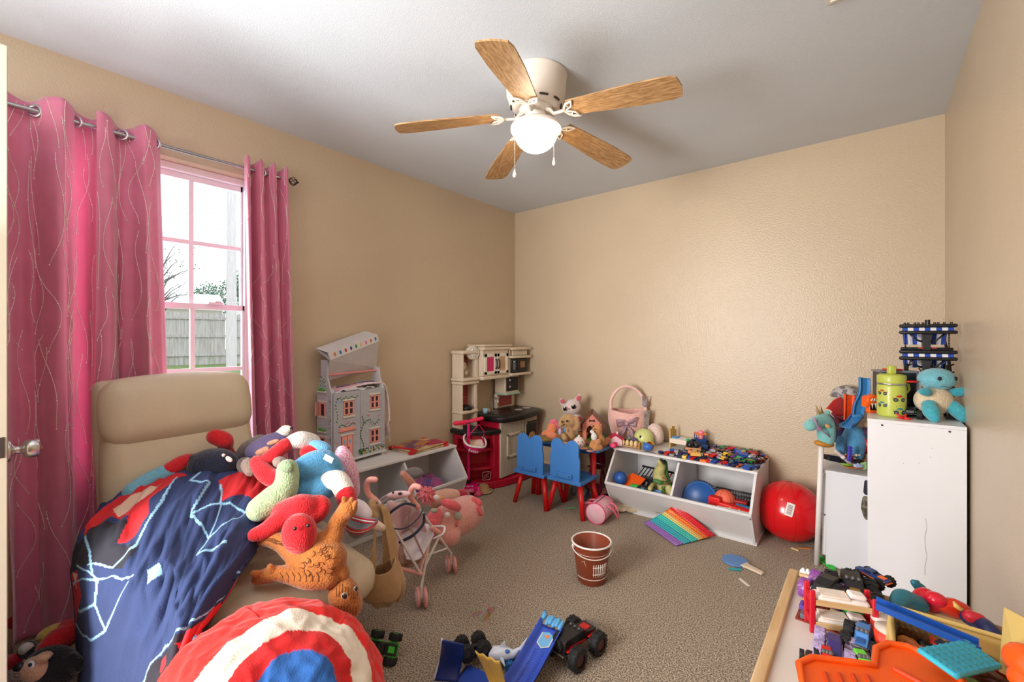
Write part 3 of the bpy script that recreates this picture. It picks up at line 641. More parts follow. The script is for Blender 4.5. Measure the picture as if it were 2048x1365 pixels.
def FL(px, py, t, z=0):
    p = Pd(px, py, t); return Vector((p.x, p.y, z))

# ------------------------------------------------------------------ comforter over the armchair
NAVY = (38, 54, 98); 
rows = [
 [(205, 1015, .60), (290, 972, .645), (370, 952, .66), (450, 938, .665), (520, 940, .64), (568, 962, .60)],
 [(163, 1078, .55), (250, 1040, .60), (345, 1010, .62), (430, 990, .62), (505, 1000, .60), (552, 1015, .56)],
 [(148, 1130, .45), (235, 1120, .54), (325, 1100, .56), (400, 1085, .56), (470, 1075, .55), (528, 1075, .52)],
 [(152, 1200, .30), (228, 1205, .46), (305, 1195, .50), (378, 1180, .51), (440, 1160, .51), (500, 1125, .49)],
 [(158, 1290, .12), (225, 1290, .32), (295, 1285, .41), (358, 1268, .45), (410, 1240, .46), (455, 1195, .46)],
 [(162, 1400, .03), (230, 1390, .17), (290, 1380, .29), (342, 1360, .36), (378, 1330, .39), (402, 1285, .41)],
 [(150, 1540, .02), (230, 1520, .06), (290, 1500, .14), (342, 1470, .22), (380, 1430, .28), (395, 1370, .33)]]
CP = [[Pz(*p) for p in r_] for r_ in rows]
def CS(u, v):
    col_ = [cat(r_, u) for r_ in CP]; p = cat(col_, v)
    w1 = fbm(u*7+v*2, v*3-u*4, 1.5, 3); w2 = 1-abs(noise.noise(Vector((u*5-v*3+.3*w1, v*4+u*3.5, 4))))*2
    w3 = 1-abs(noise.noise(Vector((u*9+v*5, v*2.2-u*1.5+.4*w1, 9))))*2.2
    return p+Vector((.3, -.15, .9))*(.015*w1+.022*max(0, w2)*min(1, v*3+.2)+.015*max(0, w3))
RED_, LBL, CRM, DRK = (206, 32, 40), (150, 200, 232), (226, 190, 168), (34, 32, 44)
def seg_d(p, a, b):
    ax, ay = a; bx_, by = b; dx, dy = bx_-ax, by-ay; t = max(0, min(1, ((p[0]-ax)*dx+(p[1]-ay)*dy)/(dx*dx+dy*dy+1e-9)))
    return math.hypot(p[0]-ax-t*dx, p[1]-ay-t*dy)
def inpoly(x, y, P):
    c = False; j = len(P)-1
    for i in range(len(P)):
        if (P[i][1] > y) != (P[j][1] > y) and x < (P[j][0]-P[i][0])*(y-P[i][1])/(P[j][1]-P[i][1])+P[i][0]: c = not c
        j = i
    return c
# abstract printed patches and thin light blue lines in the sheet's own u, v
polys = [([(.02, .12), (.12, .02), (.34, .0), (.42, .04), (.36, .10), (.30, .14), (.32, .22), (.24, .30), (.18, .30), (.22, .18), (.12, .14), (.05, .20)], RED_),
 ([(.12, .10), (.20, .06), (.32, .07), (.26, .12), (.16, .15)], CRM), ([(.0, .22), (.10, .16), (.22, .20), (.20, .30), (.30, .32), (.24, .40), (.10, .36), (.0, .40)], DRK),
 ([(.60, .12), (.70, .04), (.82, .0), (.98, .04), (1.0, .12), (.94, .2), (.84, .2), (.74, .16), (.66, .22)], RED_), ([(.90, .08), (1.0, .08), (1.0, .2), (.94, .22)], CRM), ([(.82, .05), (.87, .03), (.88, .07), (.84, .08)], (240, 240, 240)), 
 ([(.0, .42), (.05, .38), (.07, .50), (.02, .62)], RED_), ([(.02, .40), (.05, .40), (.04, .47)], CRM), ([(.36, .43), (.42, .41), (.44, .45), (.38, .48)], LBL),
 ([(.42, .82), (.55, .72), (.78, .68), (1.0, .60), (1.0, .80), (.80, .84), (.62, .90), (.48, .94)], DRK), ([(.62, .74), (.80, .68), (1.0, .60), (1.0, .70), (.86, .78), (.70, .80)], RED_),
 ([(.52, .76), (.56, .74), (.58, .80), (.54, .82)], RED_), ([(.6, .92), (.78, .86), (.9, .88), (.8, .97), (.66, 1.0)], RED_), ([(.66, .93), (.78, .89), (.76, .94), (.68, .97)], CRM)]
lines = []
def ln(*p): lines.extend(zip(p[:-1], p[1:]))
ln((.02, .45), (.14, .42), (.30, .44)); ln((.05, .56), (.13, .52), (.18, .62), (.28, .46)); ln((.13, .52), (.14, .42), (.05, .36)); ln((.0, .60), (.1, .66), (.18, .62)); ln((.06, .2), (.1, .3), (.12, .4)); ln((.38, .06), (.36, .18), (.28, .32), (.2, .38), (.1, .36))
ln((.56, .14), (.52, .26), (.66, .34), (.62, .40), (.78, .40)); ln((.52, .26), (.70, .22), (.86, .26), (.96, .24)); ln((.62, .14), (.66, .24), (.66, .34)); ln((.56, .14), (.46, .10), (.5, .04)); ln((.84, .2), (.80, .27), (.66, .34)); ln((.94, .2), (.92, .26))
ln((.40, .84), (.54, .71), (.78, .66), (1.0, .58)); ln((.30, .90), (.36, .84), (.50, .92), (.42, .97), (.30, .90), (.28, 1.0)); ln((.36, .84), (.42, .97)); ln((.74, .82), (.86, .78), (.9, .84)); ln((.6, .88), (.72, .86))
nu, nv = 230, 300
g = M(attrmat(.88, .3, 220, .10, .02)); g.grid(CS, nu, nv)
def cpaint(co, i):
    u, v = (i % (nu+1))/nu, (i//(nu+1))/nv; c = NAVY
    for P, cc in polys:
        if inpoly(u, v, P): c = cc
    d = min(seg_d((u, v*1.15), (a[0], a[1]*1.15), (b[0], b[1]*1.15)) for a, b in lines)
    if d < .0048: c = LBL
    if u < .012 or u > .988 or v < .006: c = (34, 46, 82)
    return lin(c)
tag(g.out('comforter', paint=cpaint, solid=.012), 'navy blue printed comforter with red patches draped over the armchair', 'comforter')

# ------------------------------------------------------------------ soft toys heaped on the chair
PR, PN, PT, PG, PB = fur(204, 22, 34), fur(22, 28, 50), fur(112, 176, 204), fur(158, 178, 138), fur(86, 160, 208)
PGR, PW, PBR, PPU = fur(112, 98, 94), fur(226, 216, 208), fur(176, 104, 44), cloth(96, 84, 122)
plush('rag_doll', 'red and teal soft doll with a navy head lying at the back of the comforter', FL(400, 930, 1.8, .5), [
 ('body', PT, [('L', [(265, 985, 1.66, .035), (300, 962, 1.72, .036), (338, 944, 1.76, .034)])]),
 ('arm', PR, [('L', [(340, 940, 1.76, .031), (365, 926, 1.8, .032), (388, 920, 1.83, .028)])]),
 ('leg', PT, [('L', [(352, 975, 1.78, .035), (378, 962, 1.8, .045), (405, 950, 1.84, .05)])]),
 ('head', PN, [('B', (424, 930, 1.84), (.105, .075, .068), -.1), ('L', [(375, 918, 1.82, .02), (395, 925, 1.82, .04)])]),
 ('foot', PR, [('L', [(462, 918, 1.95, .028), (452, 898, 1.93, .028), (449, 882, 1.9, .036), (430, 874, 1.88, .034)])]),
 ('eye_patch', mat((236, 214, 206), .7), [('B', (458, 919, 1.79), (.016, .006, .01), .6), ('B', (447, 911, 1.79), (.007, .006, .007), 0)], 0)])
plush('monkey_plush', 'grey furry plush in a purple printed shirt near the pink curtain', FL(530, 900, 1.9, .5), [
 ('arm', PGR, [('L', [(482, 915, 1.95, .03), (495, 898, 1.97, .034), (520, 882, 1.98, .03)]), ('L', [(490, 930, 1.86, .034), (500, 942, 1.84, .03)])]),
 ('torso', PPU, [('L', [(512, 905, 1.93, .045), (535, 895, 1.93, .055), (560, 885, 1.95, .05)])]),
 ('shirt_print', mat((214, 150, 120), .8, nz=.3, ns=60), [('B', (524, 902, 1.885), (.034, .01, .016), -.4), ('B', (546, 885, 1.89), (.028, .01, .01), -.3)], 0),
 ('head', PGR, [('L', [(548, 884, 1.98, .035), (562, 876, 1.99, .035)])]),
 ('muzzle', PW, [('L', [(558, 872, 1.97, .024), (572, 862, 1.95, .028), (578, 858, 1.94, .014)])]), ('nose', BLACK, [('B', (583, 857, 1.92), (.007, .007, .006))], 0)])
plush('striped_doll', 'soft doll with red boots and white legs lying across the pile', FL(570, 910, 1.8, .5), [
 ('boot', PR, [('L', [(526, 928, 1.78, .034), (545, 912, 1.78, .03), (572, 890, 1.82, .03)])]),
 ('boot', PR, [('L', [(515, 925, 1.76, .03), (528, 945, 1.73, .034), (550, 958, 1.72, .036), (570, 950, 1.72, .03)])]),
 ('leg', PW, [('L', [(585, 884, 1.84, .032), (602, 880, 1.86, .038), (625, 884, 1.9, .034)])]),
 ('cuff', fur(70, 70, 84), [('L', [(625, 888, 1.9, .036), (634, 895, 1.92, .034)])]),
 ('hand', fur(150, 130, 118), [('B', (560, 925, 1.76), (.03, .03, .022), .3), ('L', [(497, 930, 1.8, .03), (502, 940, 1.79, .028)])])])
plush('blue_plush', 'puffy light blue plush with a white tag on top of the pile', FL(630, 960, 1.75, .45), [
 ('body', PB, [('L', [(592, 950, 1.7, .042), (615, 938, 1.72, .058), (645, 930, 1.76, .062), (662, 955, 1.78, .058)]), ('L', [(605, 985, 1.68, .038), (632, 983, 1.7, .052), (658, 968, 1.74, .05)])]),
 ('ear', fur(110, 172, 214), [('B', (640, 893, 1.86), (.05, .03, .024), .3), ('B', (578, 958, 1.68), (.02, .02, .026), .3)]),
 ('cuff', PR, [('L', [(614, 905, 1.84, .03), (640, 899, 1.86, .026)])], .005),
])
tg_ = bpy.data.objects['blue_plush']; g = wm(mat((236, 226, 210), .8), tg_); g.X = g.X @ Matrix.Translation(Pd(657, 918, 1.66)) @ camrot(.5).to_matrix().to_4x4(); g.box((0, 0, 0), (.036, .0015, .026), rot=(.3, 0, 0)); g.out('care_tag', tg_)
plush('green_plush_leg', 'sage green soft toy leg sticking out between the red and blue plushes', FL(550, 990, 1.6, .45), [
 ('leg', PG, [('L', [(520, 1018, 1.55, .045), (548, 1000, 1.58, .052), (566, 985, 1.6, .05), (574, 962, 1.62, .042), (575, 940, 1.64, .04)])]), ('toe', fur(142, 166, 128), [('B', (573, 934, 1.6), (.03, .02, .022))])])
plush('white_arm_plush', 'soft toy arm in white with a red cuff hanging over the chair edge', FL(680, 980, 1.7, .45), [
 ('arm', PW, [('L', [(655, 962, 1.72, .036), (676, 962, 1.7, .04), (690, 985, 1.68, .038)])]), ('cuff', PR, [('L', [(692, 990, 1.67, .038), (695, 1008, 1.66, .037)])]), ('hand', PR, [('L', [(697, 1010, 1.66, .026), (697, 1024, 1.65, .02)])])])
SQ = mat((226, 130, 170), .4, nz=.5, ns=160, col2=(240, 214, 226), sheen=.3, thr=(.4, .6))
plush('sequin_pillow', 'pink glittery sequin plush standing behind the blue plush', FL(690, 930, 1.95, .44), [
 ('body', SQ, [('L', [(684, 905, 1.9, .03), (690, 925, 1.9, .04), (697, 950, 1.92, .045), (704, 985, 1.95, .035)])])])
plush('red_plush_doll', 'plain red soft doll lying face up on the chair seat', FL(600, 1060, 1.5, .45), [
 ('body', PR, [('L', [(510, 1070, 1.46, .024), (532, 1062, 1.48, .03), (556, 1042, 1.5, .032), (580, 1026, 1.52, .034)]), ('L', [(572, 1028, 1.54, .05), (600, 1022, 1.54, .058), (618, 1018, 1.56, .05)]), ('L', [(618, 1034, 1.53, .03), (636, 1030, 1.55, .028), (646, 1012, 1.57, .028), (638, 1004, 1.58, .026)]), ('L', [(600, 1012, 1.56, .03), (622, 1008, 1.58, .03), (640, 1012, 1.6, .028)])]),
 ('head', PR, [('B', (599, 1068, 1.43), (.056, .05, .066), -.15)]),
 ('button_eye', mat((30, 24, 26), .3), [('B', (590, 1058, 1.378), (.006, .005, .006)), ('B', (616, 1052, 1.386), (.006, .005, .006))], 0)])
plush('brown_plush_doll', 'bark-brown soft doll hanging head down off the chair seat', FL(640, 1120, 1.46, .4), [
 ('body', PBR, [('L', [(505, 1085, 1.5, .02), (535, 1078, 1.49, .026), (565, 1086, 1.48, .032), (600, 1105, 1.46, .05), (635, 1115, 1.45, .062), (658, 1118, 1.45, .058)]),
   ('L', [(640, 1085, 1.47, .035), (664, 1078, 1.48, .036), (672, 1052, 1.5, .03), (685, 1032, 1.52, .03), (696, 1018, 1.52, .034)]),
   ('L', [(656, 1158, 1.42, .034), (620, 1160, 1.4, .032), (585, 1152, 1.4, .028), (560, 1148, 1.4, .024), (540, 1150, 1.4, .026), (515, 1158, 1.4, .02)]),
   ('L', [(668, 1128, 1.45, .036), (683, 1150, 1.45, .028)])], .005),
 ('finger', PBR, [('L', [(700, 1010, 1.52, .012), (703, 1000, 1.52, .009)])], 0), ('finger', PBR, [('L', [(690, 1012, 1.51, .011), (688, 998, 1.51, .008)])], 0), ('finger', PBR, [('L', [(707, 1016, 1.51, .011), (711, 1006, 1.51, .008)])], 0), ('finger', PBR, [('L', [(520, 1150, 1.39, .013), (508, 1148, 1.38, .011)])], 0), ('finger', PBR, [('L', [(545, 1143, 1.39, .013), (540, 1135, 1.39, .01)])], 0),
 ('head', PBR, [('B', (688, 1192, 1.44), (.05, .05, .062), -.3), ('B', (698, 1212, 1.44), (.044, .045, .044), -.3)]),
 ('eye', mat((40, 30, 26), .3), [('B', (689, 1193, 1.366), (.0085, .005, .009)), ('B', (712, 1178, 1.375), (.006, .005, .008))], 0),
 ('eye_rim', mat((236, 226, 210), .6), [('B', (689, 1193, 1.37), (.0102, .005, .0102)), ('B', (712, 1178, 1.379), (.0066, .005, .0088))], 0)])
# stitched creases laid on the brown doll's own surface
def on_surface(o, px, py, lift=.0012):
    dg = bpy.context.evaluated_depsgraph_get(); inv = o.matrix_world.inverted(); a = inv @ Vector((CAMX, CAMY, EYE)); d_ = (inv.to_3x3() @ (Pd(px, py, 1)-Vector((CAMX, CAMY, EYE)))).normalized()
    h, p, n_, k = o.evaluated_get(dg).ray_cast(a, d_); return o.matrix_world @ (p-d_*lift) if h else None
bpy.context.view_layer.update(); bd = bpy.data.objects['brown_plush_doll']; rr = random.Random(3)
def creases(T, child, m, curves, r_=.0011):
    o = [c for c in T.children if c.name.split('.')[0] == child][0]; g = wm(m, T)
    for cv in curves:
        P = [on_surface(o, *q) for q in cv]; P = [q for q in P if q]
        if len(P) > 1: g.tube(P, r_, 4)
    g.out('stitching', T, kind='stuff')
cv = []
for k in range(30):
    x, y = rr.uniform(606, 668), rr.uniform(1088, 1148); a = rr.uniform(0, 3); cv.append([(x+8*cos(a+q*.7)*q, y+7*sin(a+q*.5)*q) for q in (-1, -.5, 0, .5, 1)])
for k in range(9): y = 1078+k*1.5; cv.append([(520+k*6, y), (532+k*7, y+rr.uniform(-4, 8)), (545+k*7, y+4)])
for k in range(7): x = 560+k*12; cv.append([(x, 1146), (x+5, 1154), (x+4, 1164)])
creases(bd, 'body', mat((104, 56, 22), .9), cv); creases(bd, 'head', mat((104, 56, 22), .9), [[(672+k*6+rr.uniform(-1, 2), 1168+rr.uniform(0, 12)+q*7) for q in range(4)] for k in range(8)]+[[(676+k*6, 1212+q*6) for q in range(4)] for k in range(7)]+[[(664, 1180), (676, 1166), (690, 1160)]])

# ------------------------------------------------------------------ beanbag pouf in ringed colours
bc = Pd(534, 1392, 1.12); bc.z = .25
T = thing('beanbag_pouf', 'round beanbag with red, cream and blue rings in the front left', 'beanbag', (bc.x, bc.y, 0))
ax_ = (Pd(606, 1345, .95)-bc).normalized()
def bag(u, v):
    a = 2*PI*u; e = -PI/2+PI*v; d_ = Vector((cos(a)*cos(e), sin(a)*cos(e), sin(e)))
    w_ = fbm(d_.x*3, d_.y*3, d_.z*3, 3); q = .283*(1+.05*w_); 
    p = Vector((d_.x*q, d_.y*q, d_.z*q*.88)); ang = math.acos(max(-1, min(1, d_.dot(ax_))))
    p -= ax_*.02*math.exp(-(ang/.5)**2)
    rd = 1-abs(noise.noise(d_*6+Vector((3, 1, 7))))*2; p *= 1+.02*max(0, rd)
    return p+Vector((0, 0, bc.z))
g = M(attrmat(.95, .3, 240, .08, .2)); g.grid(bag, 240, 160, closeu=True)
def bpaint(co, i):
    d_ = (co-Vector((0, 0, bc.z))); d_.z /= .88; d_.normalize(); ang = math.degrees(math.acos(max(-1, min(1, d_.dot(ax_)))))+2.2*noise.noise(d_*5)
    return lin((40, 96, 170) if ang < 19 else (206, 26, 28) if ang < 31 else (232, 218, 200) if ang < 45 else (222, 34, 26))
bb = g.out('cover', T, paint=bpaint)
for k in range(6):
    a = k*PI/3+.4; e1_ = ax_.orthogonal().normalized(); e2_ = ax_.cross(e1_); pts = []
    for q in range(44, 130, 6):
        d_ = ax_*cos(R(q))+(e1_*cos(a)+e2_*sin(a))*sin(R(q)); az = math.atan2(d_.y, d_.x)/(2*PI) % 1; el = (math.asin(max(-1, min(1, d_.z)))+PI/2)/PI; pts.append(bag(az, el)*1.0)
    g = M(mat((176, 22, 20), .8)); g.tube(pts, .0014, 4); g.out('seam', T)

# ------------------------------------------------------------------ plushes on the floor by the door
plush('black_red_plush', 'black, red and tan plush puppy lying in the front left corner', FL(95, 1320, 1.5, 0), [
 ('head', fur(24, 22, 26), [('B', (105, 1335, 1.46), (.085, .06, .06), .35), ('L', [(140, 1322, 1.46, .024), (156, 1332, 1.46, .022)]), ('L', [(55, 1300, 1.52, .028), (66, 1308, 1.5, .02)])]),
 ('muzzle', fur(222, 176, 140), [('B', (72, 1338, 1.42), (.045, .035, .036), .3), ('B', (85, 1316, 1.42), (.03, .022, .016), -.3)]), ('nose', BLACK, [('B', (38, 1335, 1.4), (.016, .013, .012))], 0),
 ('eye', mat((236, 236, 232), .5), [('B', (62, 1330, 1.375), (.011, .006, .012))], 0), ('pupil', BLACK, [('B', (60, 1331, 1.367), (.005, .004, .006))], 0),
 ('body', PR, [('L', [(100, 1298, 1.52, .04), (118, 1282, 1.55, .045), (140, 1268, 1.58, .036), (134, 1256, 1.6, .03)])]),
 ('foot', fur(224, 196, 96), [('B', (104, 1266, 1.62), (.05, .04, .026), -.3), ('B', (152, 1260, 1.62), (.026, .03, .04), 0)]),
 ('glove', PW, [('B', (52, 1298, 1.5), (.022, .02, .02))]), ('arm', fur(190, 20, 40), [('L', [(22, 1325, 1.5, .026), (34, 1318, 1.5, .02)])])])
plush('small_red_plush', 'small red and black plush lying behind the door knob side by the curtain', FL(38, 1225, 1.78, 0), [
 ('body', fur(150, 20, 40), [('L', [(25, 1245, 1.78, .035), (35, 1220, 1.82, .045), (48, 1198, 1.86, .03)])]), ('head', fur(40, 24, 40), [('B', (52, 1200, 1.86), (.03, .03, .034))]), ('belly', fur(170, 130, 110), [('B', (50, 1225, 1.78), (.022, .02, .04))])])
# ------------------------------------------------------------------ dollhouse bookcase on the left bin
hb = Vector((.135, 1.345, BZ)); yaw = math.atan2(1.755-1.353, .123-.168)  # front bottom edge direction
DHW = mat((212, 210, 212), .55, nz=.05); DG = mat((186, 188, 194), .6, nz=.06, ns=18)
D = thing('dollhouse', 'painted wooden dollhouse with pink windows and a raised roof lid', 'dollhouse', (.168, 1.353, BZ), yaw)
# local: x along the front (to the right), y into the wall, front face at y = 0
Wd, Dp, H0, H1 = .405, .145, .03, .456
g = M(DHW); g.bx((-.01, -.012, .02), (Wd+.012, Dp, .034), .002)
for x in (.012, Wd-.02): g.bx((x, .0, 0), (x+.016, Dp, .022))
g.out('base', D)
g = M(DG); g.bx((.01, Dp-.008, H0), (Wd-.006, Dp, H1)); g.out('back_panel', D)
side = [(0, H0), (Dp, H0), (Dp, H1), (Dp*.72, H1+.09), (Dp*.72, H1+.20), (Dp*.28, H1+.20), (Dp*.28, H1+.09), (0, H1)]
YZx = Matrix(((0, 0, 1, 0), (1, 0, 0, 0), (0, 1, 0, 0), (0, 0, 0, 1)))
lf = M(DG).prism(side, 0, .01, YZx, bev=.001).out('side_wall', D)
side2 = [(0, H0), (Dp, H0), (Dp, H1), (Dp*.72, H1+.07), (Dp*.7, H1+.14), (Dp*.5, H1+.14), (Dp*.45, H1+.12), (Dp*.3, H1+.14), (Dp*.25, H1+.07), (0, H1)]
rt_ = M(DHW).prism(side2, Wd-.01, Wd, YZx, bev=.001).out('side_wall', D)
g = M(DHW); g.bx((.01, .004, H1-.012), (Wd-.01, Dp-.008, H1)); g.out('top_shelf', D)
g = M(mat((230, 150, 148), .5)); g.cyl((.008, Dp*.5, H1+.105), (Wd-.008, Dp*.5, H1+.115), .0075); g.out('rod', D)
PK = mat((240, 164, 150), .5, nz=.04); DKG = mat((58, 40, 54), .4, nz=.3, ns=60); SILL = mat((226, 216, 204), .5)
LEAF = mat((58, 112, 62), .6, nz=.2, ns=50); FLW = mat((222, 120, 150), .6); FLB = mat((120, 160, 214), .6); FLY = mat((240, 190, 90), .6)
for i, (x0, x1) in enumerate(((.011, Wd*.5-.0015), (Wd*.5+.0015, Wd-.002))):
    g = M(DG); g.bx((x0, -.01, H0+.004), (x1, 0, H1), .001); dr = g.out('front_door_panel', D)
    # painted brick courses as shallow grooves
    g = M(mat((164, 166, 174), .6))
    for k in range(26):
        z = H0+.012+k*.0165
        g.bx((x0+.002, -.0104, z), (x1-.002, -.0099, z+.0011))
        for q in range(7):
            x = x0+.005+q*.029+(k % 2)*.0145
            if x < x1-.003: g.bx((x, -.0104, z), (x+.001, -.0099, min(z+.0165, H1-.002)))
    g.out('painted_brick_joints', dr, kind='stuff')
def dwin(x, z, w_, h_, yy=-.01, par=D):
    g = M(SILL); g.bx((x-w_/2-.008, yy-.008, z-h_/2-.014), (x+w_/2+.008, yy, z-h_/2-.003), .001); g.bx((x-w_/2-.006, yy-.006, z+h_/2+.002), (x+w_/2+.006, yy, z+h_/2+.013), .001)
    g.use(DKG); g.bx((x-w_/2, yy-.0012, z-h_/2), (x+w_/2, yy, z+h_/2)); g.use(PK)
    for a, b_ in (((x-w_/2, z-h_/2), (x-w_/2+.008, z+h_/2)), ((x+w_/2-.008, z-h_/2), (x+w_/2, z+h_/2)), ((x-.006, z-h_/2), (x+.006, z+h_/2)), ((x-w_/2, z-h_/2), (x+w_/2, z-h_/2+.008)), ((x-w_/2, z+h_/2-.008), (x+w_/2, z+h_/2)), ((x-w_/2, z-.004), (x+w_/2, z+.004))):
        g.bx((a[0], yy-.005, a[1]), (b_[0], yy, b_[1]))
    return g.out('window', par)
dwin(.115, .355, .072, .088); dwin(.315, .37, .072, .088); dwin(.315, .145, .072, .088)
g = M(SILL); g.bx((.055, -.017, .186), (.15, -.01, .196), .001); g.bx((.055, -.02, .034), (.15, -.01, .042), .001); g.use(mat((206, 50, 60), .5)); g.bx((.062, -.014, .042), (.142, -.01, .186)); g.out('door_surround', D)
for i, (x0, x1) in enumerate(((.066, .1), (.104, .138))):
    g = M(PK); g.bx((x0, -.017, .046), (x1, -.0135, .182), .001); dd = g.out('toy_door', D)
    g = M(mat((130, 184, 214), .4)); g.sph(((x0+x1)/2, -.0172, .148), (.009, .001, .014)); g.out('door_light', dd)
    g = M(mat((206, 30, 40), .4)); g.sph((x1-.006 if i == 0 else x0+.006, -.0195, .108), .006); g.out('door_knob', dd)
g = M(mat((214, 90, 90), .5)); g.bx((.042, -.016, .212), (.165, -.01, .216)); g.use(PK); g.bx((.05, -.0145, .214), (.158, -.01, .238), .001); g.out('name_board', D)
rr = random.Random(11)
def leaves(nm, pts, m, sz, yy=-.0106):
    g = M(m)
    for x, z in pts:
        a = rr.uniform(0, PI); g.add([(x+sz*cos(a)*p-sz*.45*sin(a)*q, yy, z+sz*sin(a)*p+sz*.45*cos(a)*q) for p, q in ((-1, 0), (-.3, -1), (.5, -.8), (1, 0), (.5, .8), (-.3, 1))], [(0, 1, 2, 3, 4, 5)], False)
    return g.out(nm, D, kind='stuff')
vine = [(.215+.012*sin(i*.7), .06+i*.017) for i in range(14)]+[(.05+i*.012, .245+.01*sin(i)) for i in range(10)]+[(.24+i*.014, .24+.018*sin(i*.8)) for i in range(9)]+[(.03+.007*sin(i), .28+i*.02) for i in range(8)]+[(.04+i*.014, .418+.006*sin(i*2)) for i in range(11)]
leaves('painted_leaves', vine, LEAF, .0085); leaves('painted_leaves', [(rr.uniform(.19, .395), rr.uniform(.045, .075)) for _ in range(60)], LEAF, .009, -.0107)
leaves('painted_flowers', [(rr.uniform(.22, .39), rr.uniform(.05, .085)) for _ in range(14)], FLY, .0075, -.0112); leaves('painted_flowers', [(rr.uniform(.22, .39), rr.uniform(.055, .085)) for _ in range(12)]+[(.03+i*.012, .40+.008*sin(i*3)) for i in range(9)], FLB, .007, -.0111)
leaves('painted_flowers', [(.1, .258), (.115, .262), (.145, .252), (.26, .29), (.27, .286), (.35, .272), (.02, .16), (.03, .15), (.39, .09)], FLW, .009, -.0112)
g = M(mat((60, 110, 70), .6)); g.tube([(.215+.012*sin(i*.7), -.0108, .05+i*.017) for i in range(14)], .001, 4); g.tube([(.045+i*.012, -.0108, .245+.012*sin(i*.9)) for i in range(10)], .001, 4); g.tube([(.225+i*.014, -.0108, .235+.02*sin(i*.8)) for i in range(10)], .001, 4); g.out('painted_vine', D)
# side windows and plants on the left gable (x = 0 face)
for z, h_ in ((.355, .08), (.145, .075)):
    g = M(SILL); g.bx((-.008, .045, z-h_/2-.012), (0, .12, z-h_/2-.003)); g.bx((-.006, .047, z+h_/2+.002), (0, .118, z+h_/2+.012)); g.use(DKG); g.bx((-.0012, .052, z-h_/2), (0, .113, z+h_/2)); g.use(PK)
    for y0, y1 in ((.052, .064), (.1, .113)): g.bx((-.005, y0, z-h_/2), (0, y1, z+h_/2))
    g.bx((-.005, .052, z+h_/2-.008), (0, .113, z+h_/2)); g.box((-.02, .115, z), (.035, .004, h_), rot=(0, 0, .5)); g.out('side_window', D)
for z in (.225, .47):
    g = M(SILL); g.bx((-.014, .045, z-.012), (0, .12, z-.004), .001); g.use(mat((96, 160, 80), .8, nz=.3, ns=70))
    for k in range(6): g.sph((-.008, .055+k*.011, z+.003+.003*(k % 2)), (.007, .009, .011), seg=8, rings=6)
    g.out('window_box', D)
g = M(LEAF)
for k in range(46):
    y, z = (rr.uniform(.005, .02) if k % 2 else rr.uniform(.05, .11)), (rr.uniform(.1, .46) if k % 2 else rr.uniform(.49, .56)); a = rr.uniform(0, 3)
    g.add([(-.0006, y+.007*cos(a)*p-.003*sin(a)*q, z+.007*sin(a)*p+.003*cos(a)*q) for p, q in ((-1, 0), (0, -1), (1, 0), (0, 1))], [(0, 1, 2, 3)], False)
g.out('painted_leaves', D, kind='stuff')
# roof lid raised and leaning back
LW = Wd-.02
g = M(DHW); s0 = Matrix.Rotation(R(-17), 4, 'Y')
T_ = Matrix.Translation((-.005, .0, H1+.20)) @ s0
g.X = T_; g.bx((0, -.0, .0), (LW, .012, .052), .002); g.add([(0, .012, .0), (LW, .012, .0), (LW, .12, .075), (0, .12, .075), (0, .012, .052), (LW, .012, .052)], [(0, 1, 2, 3), (4, 3, 2, 5)], False)
g.add([(.0, .004, 0), (LW, .004, 0), (LW, .10, -.19), (0, .10, -.14), (.0, .01, 0), (LW, .01, 0), (LW, .106, -.19), (0, .106, -.14)], [(0, 1, 2, 3), (7, 6, 5, 4), (0, 3, 7, 4), (1, 5, 6, 2), (3, 2, 6, 7)], False); g.out('roof_lid', D)
stc = [(206, 120, 60), (70, 110, 170), (190, 60, 90), (90, 70, 120), (60, 140, 90), (230, 190, 90), (220, 120, 150)]
for k in range(9):  # plain rounded stickers along the lid edge
    g = M(mat(stc[k % 7], .5)); g.X = T_; g.sph((.04+k*.04, -.0008, .026), (.008, .0012, .013), seg=10, rings=6); g.out('sticker', D)

# knitted blanket lying on the dollhouse shelf and hanging down its right side
T = thing('knitted_blanket', 'pink, lilac and purple knitted blanket hanging down the right side of the dollhouse', 'blanket', D.location)
def knit(pts, wd, m, nm, ph=0):
    g = M(m); g.X = WT(T)
    P = [Vector(p) for p in pts]; n = 50; dm = D.matrix_basis
    for s_ in range(int(wd/.011)):
        o_ = (s_-wd/.022)*.011; g.tube([dm @ (cat(P, i/n)+Vector((0, o_, 0))+Vector((0, 0, .002*sin(i*1.9+s_*2+ph)))) for i in range(n+1)], .0062, 6, rnd_ends=True)
    g.out(nm, T)
knit([(.06, .07, H1+.012), (.16, .07, H1+.02), (.26, .07, H1+.03), (.36, .07, H1+.03), (.425, .065, H1+.012), (.437, .06, H1-.06), (.438, .06, .25), (.45, .06, .16)], .06, cloth(232, 176, 186), 'pink_strip')
knit([(.10, .10, H1+.02), (.20, .10, H1+.025), (.36, .10, H1+.035), (.43, .10, H1+.01), (.445, .1, H1-.08), (.448, .1, .14), (.44, .1, .08)], .034, cloth(112, 84, 140), 'purple_strip', 1)
knit([(.14, .045, H1+.01), (.22, .05, H1+.026), (.33, .03, H1+.035), (.42, .03, H1+.016), (.446, .02, H1-.1), (.456, .02, .22)], .028, cloth(236, 222, 220), 'cream_strip', 2)
knit([(.22, .12, H1+.02), (.30, .13, H1+.036), (.37, .12, H1+.03)], .02, cloth(120, 190, 196), 'teal_strip', 2)
g = wm(cloth(236, 214, 218), T)
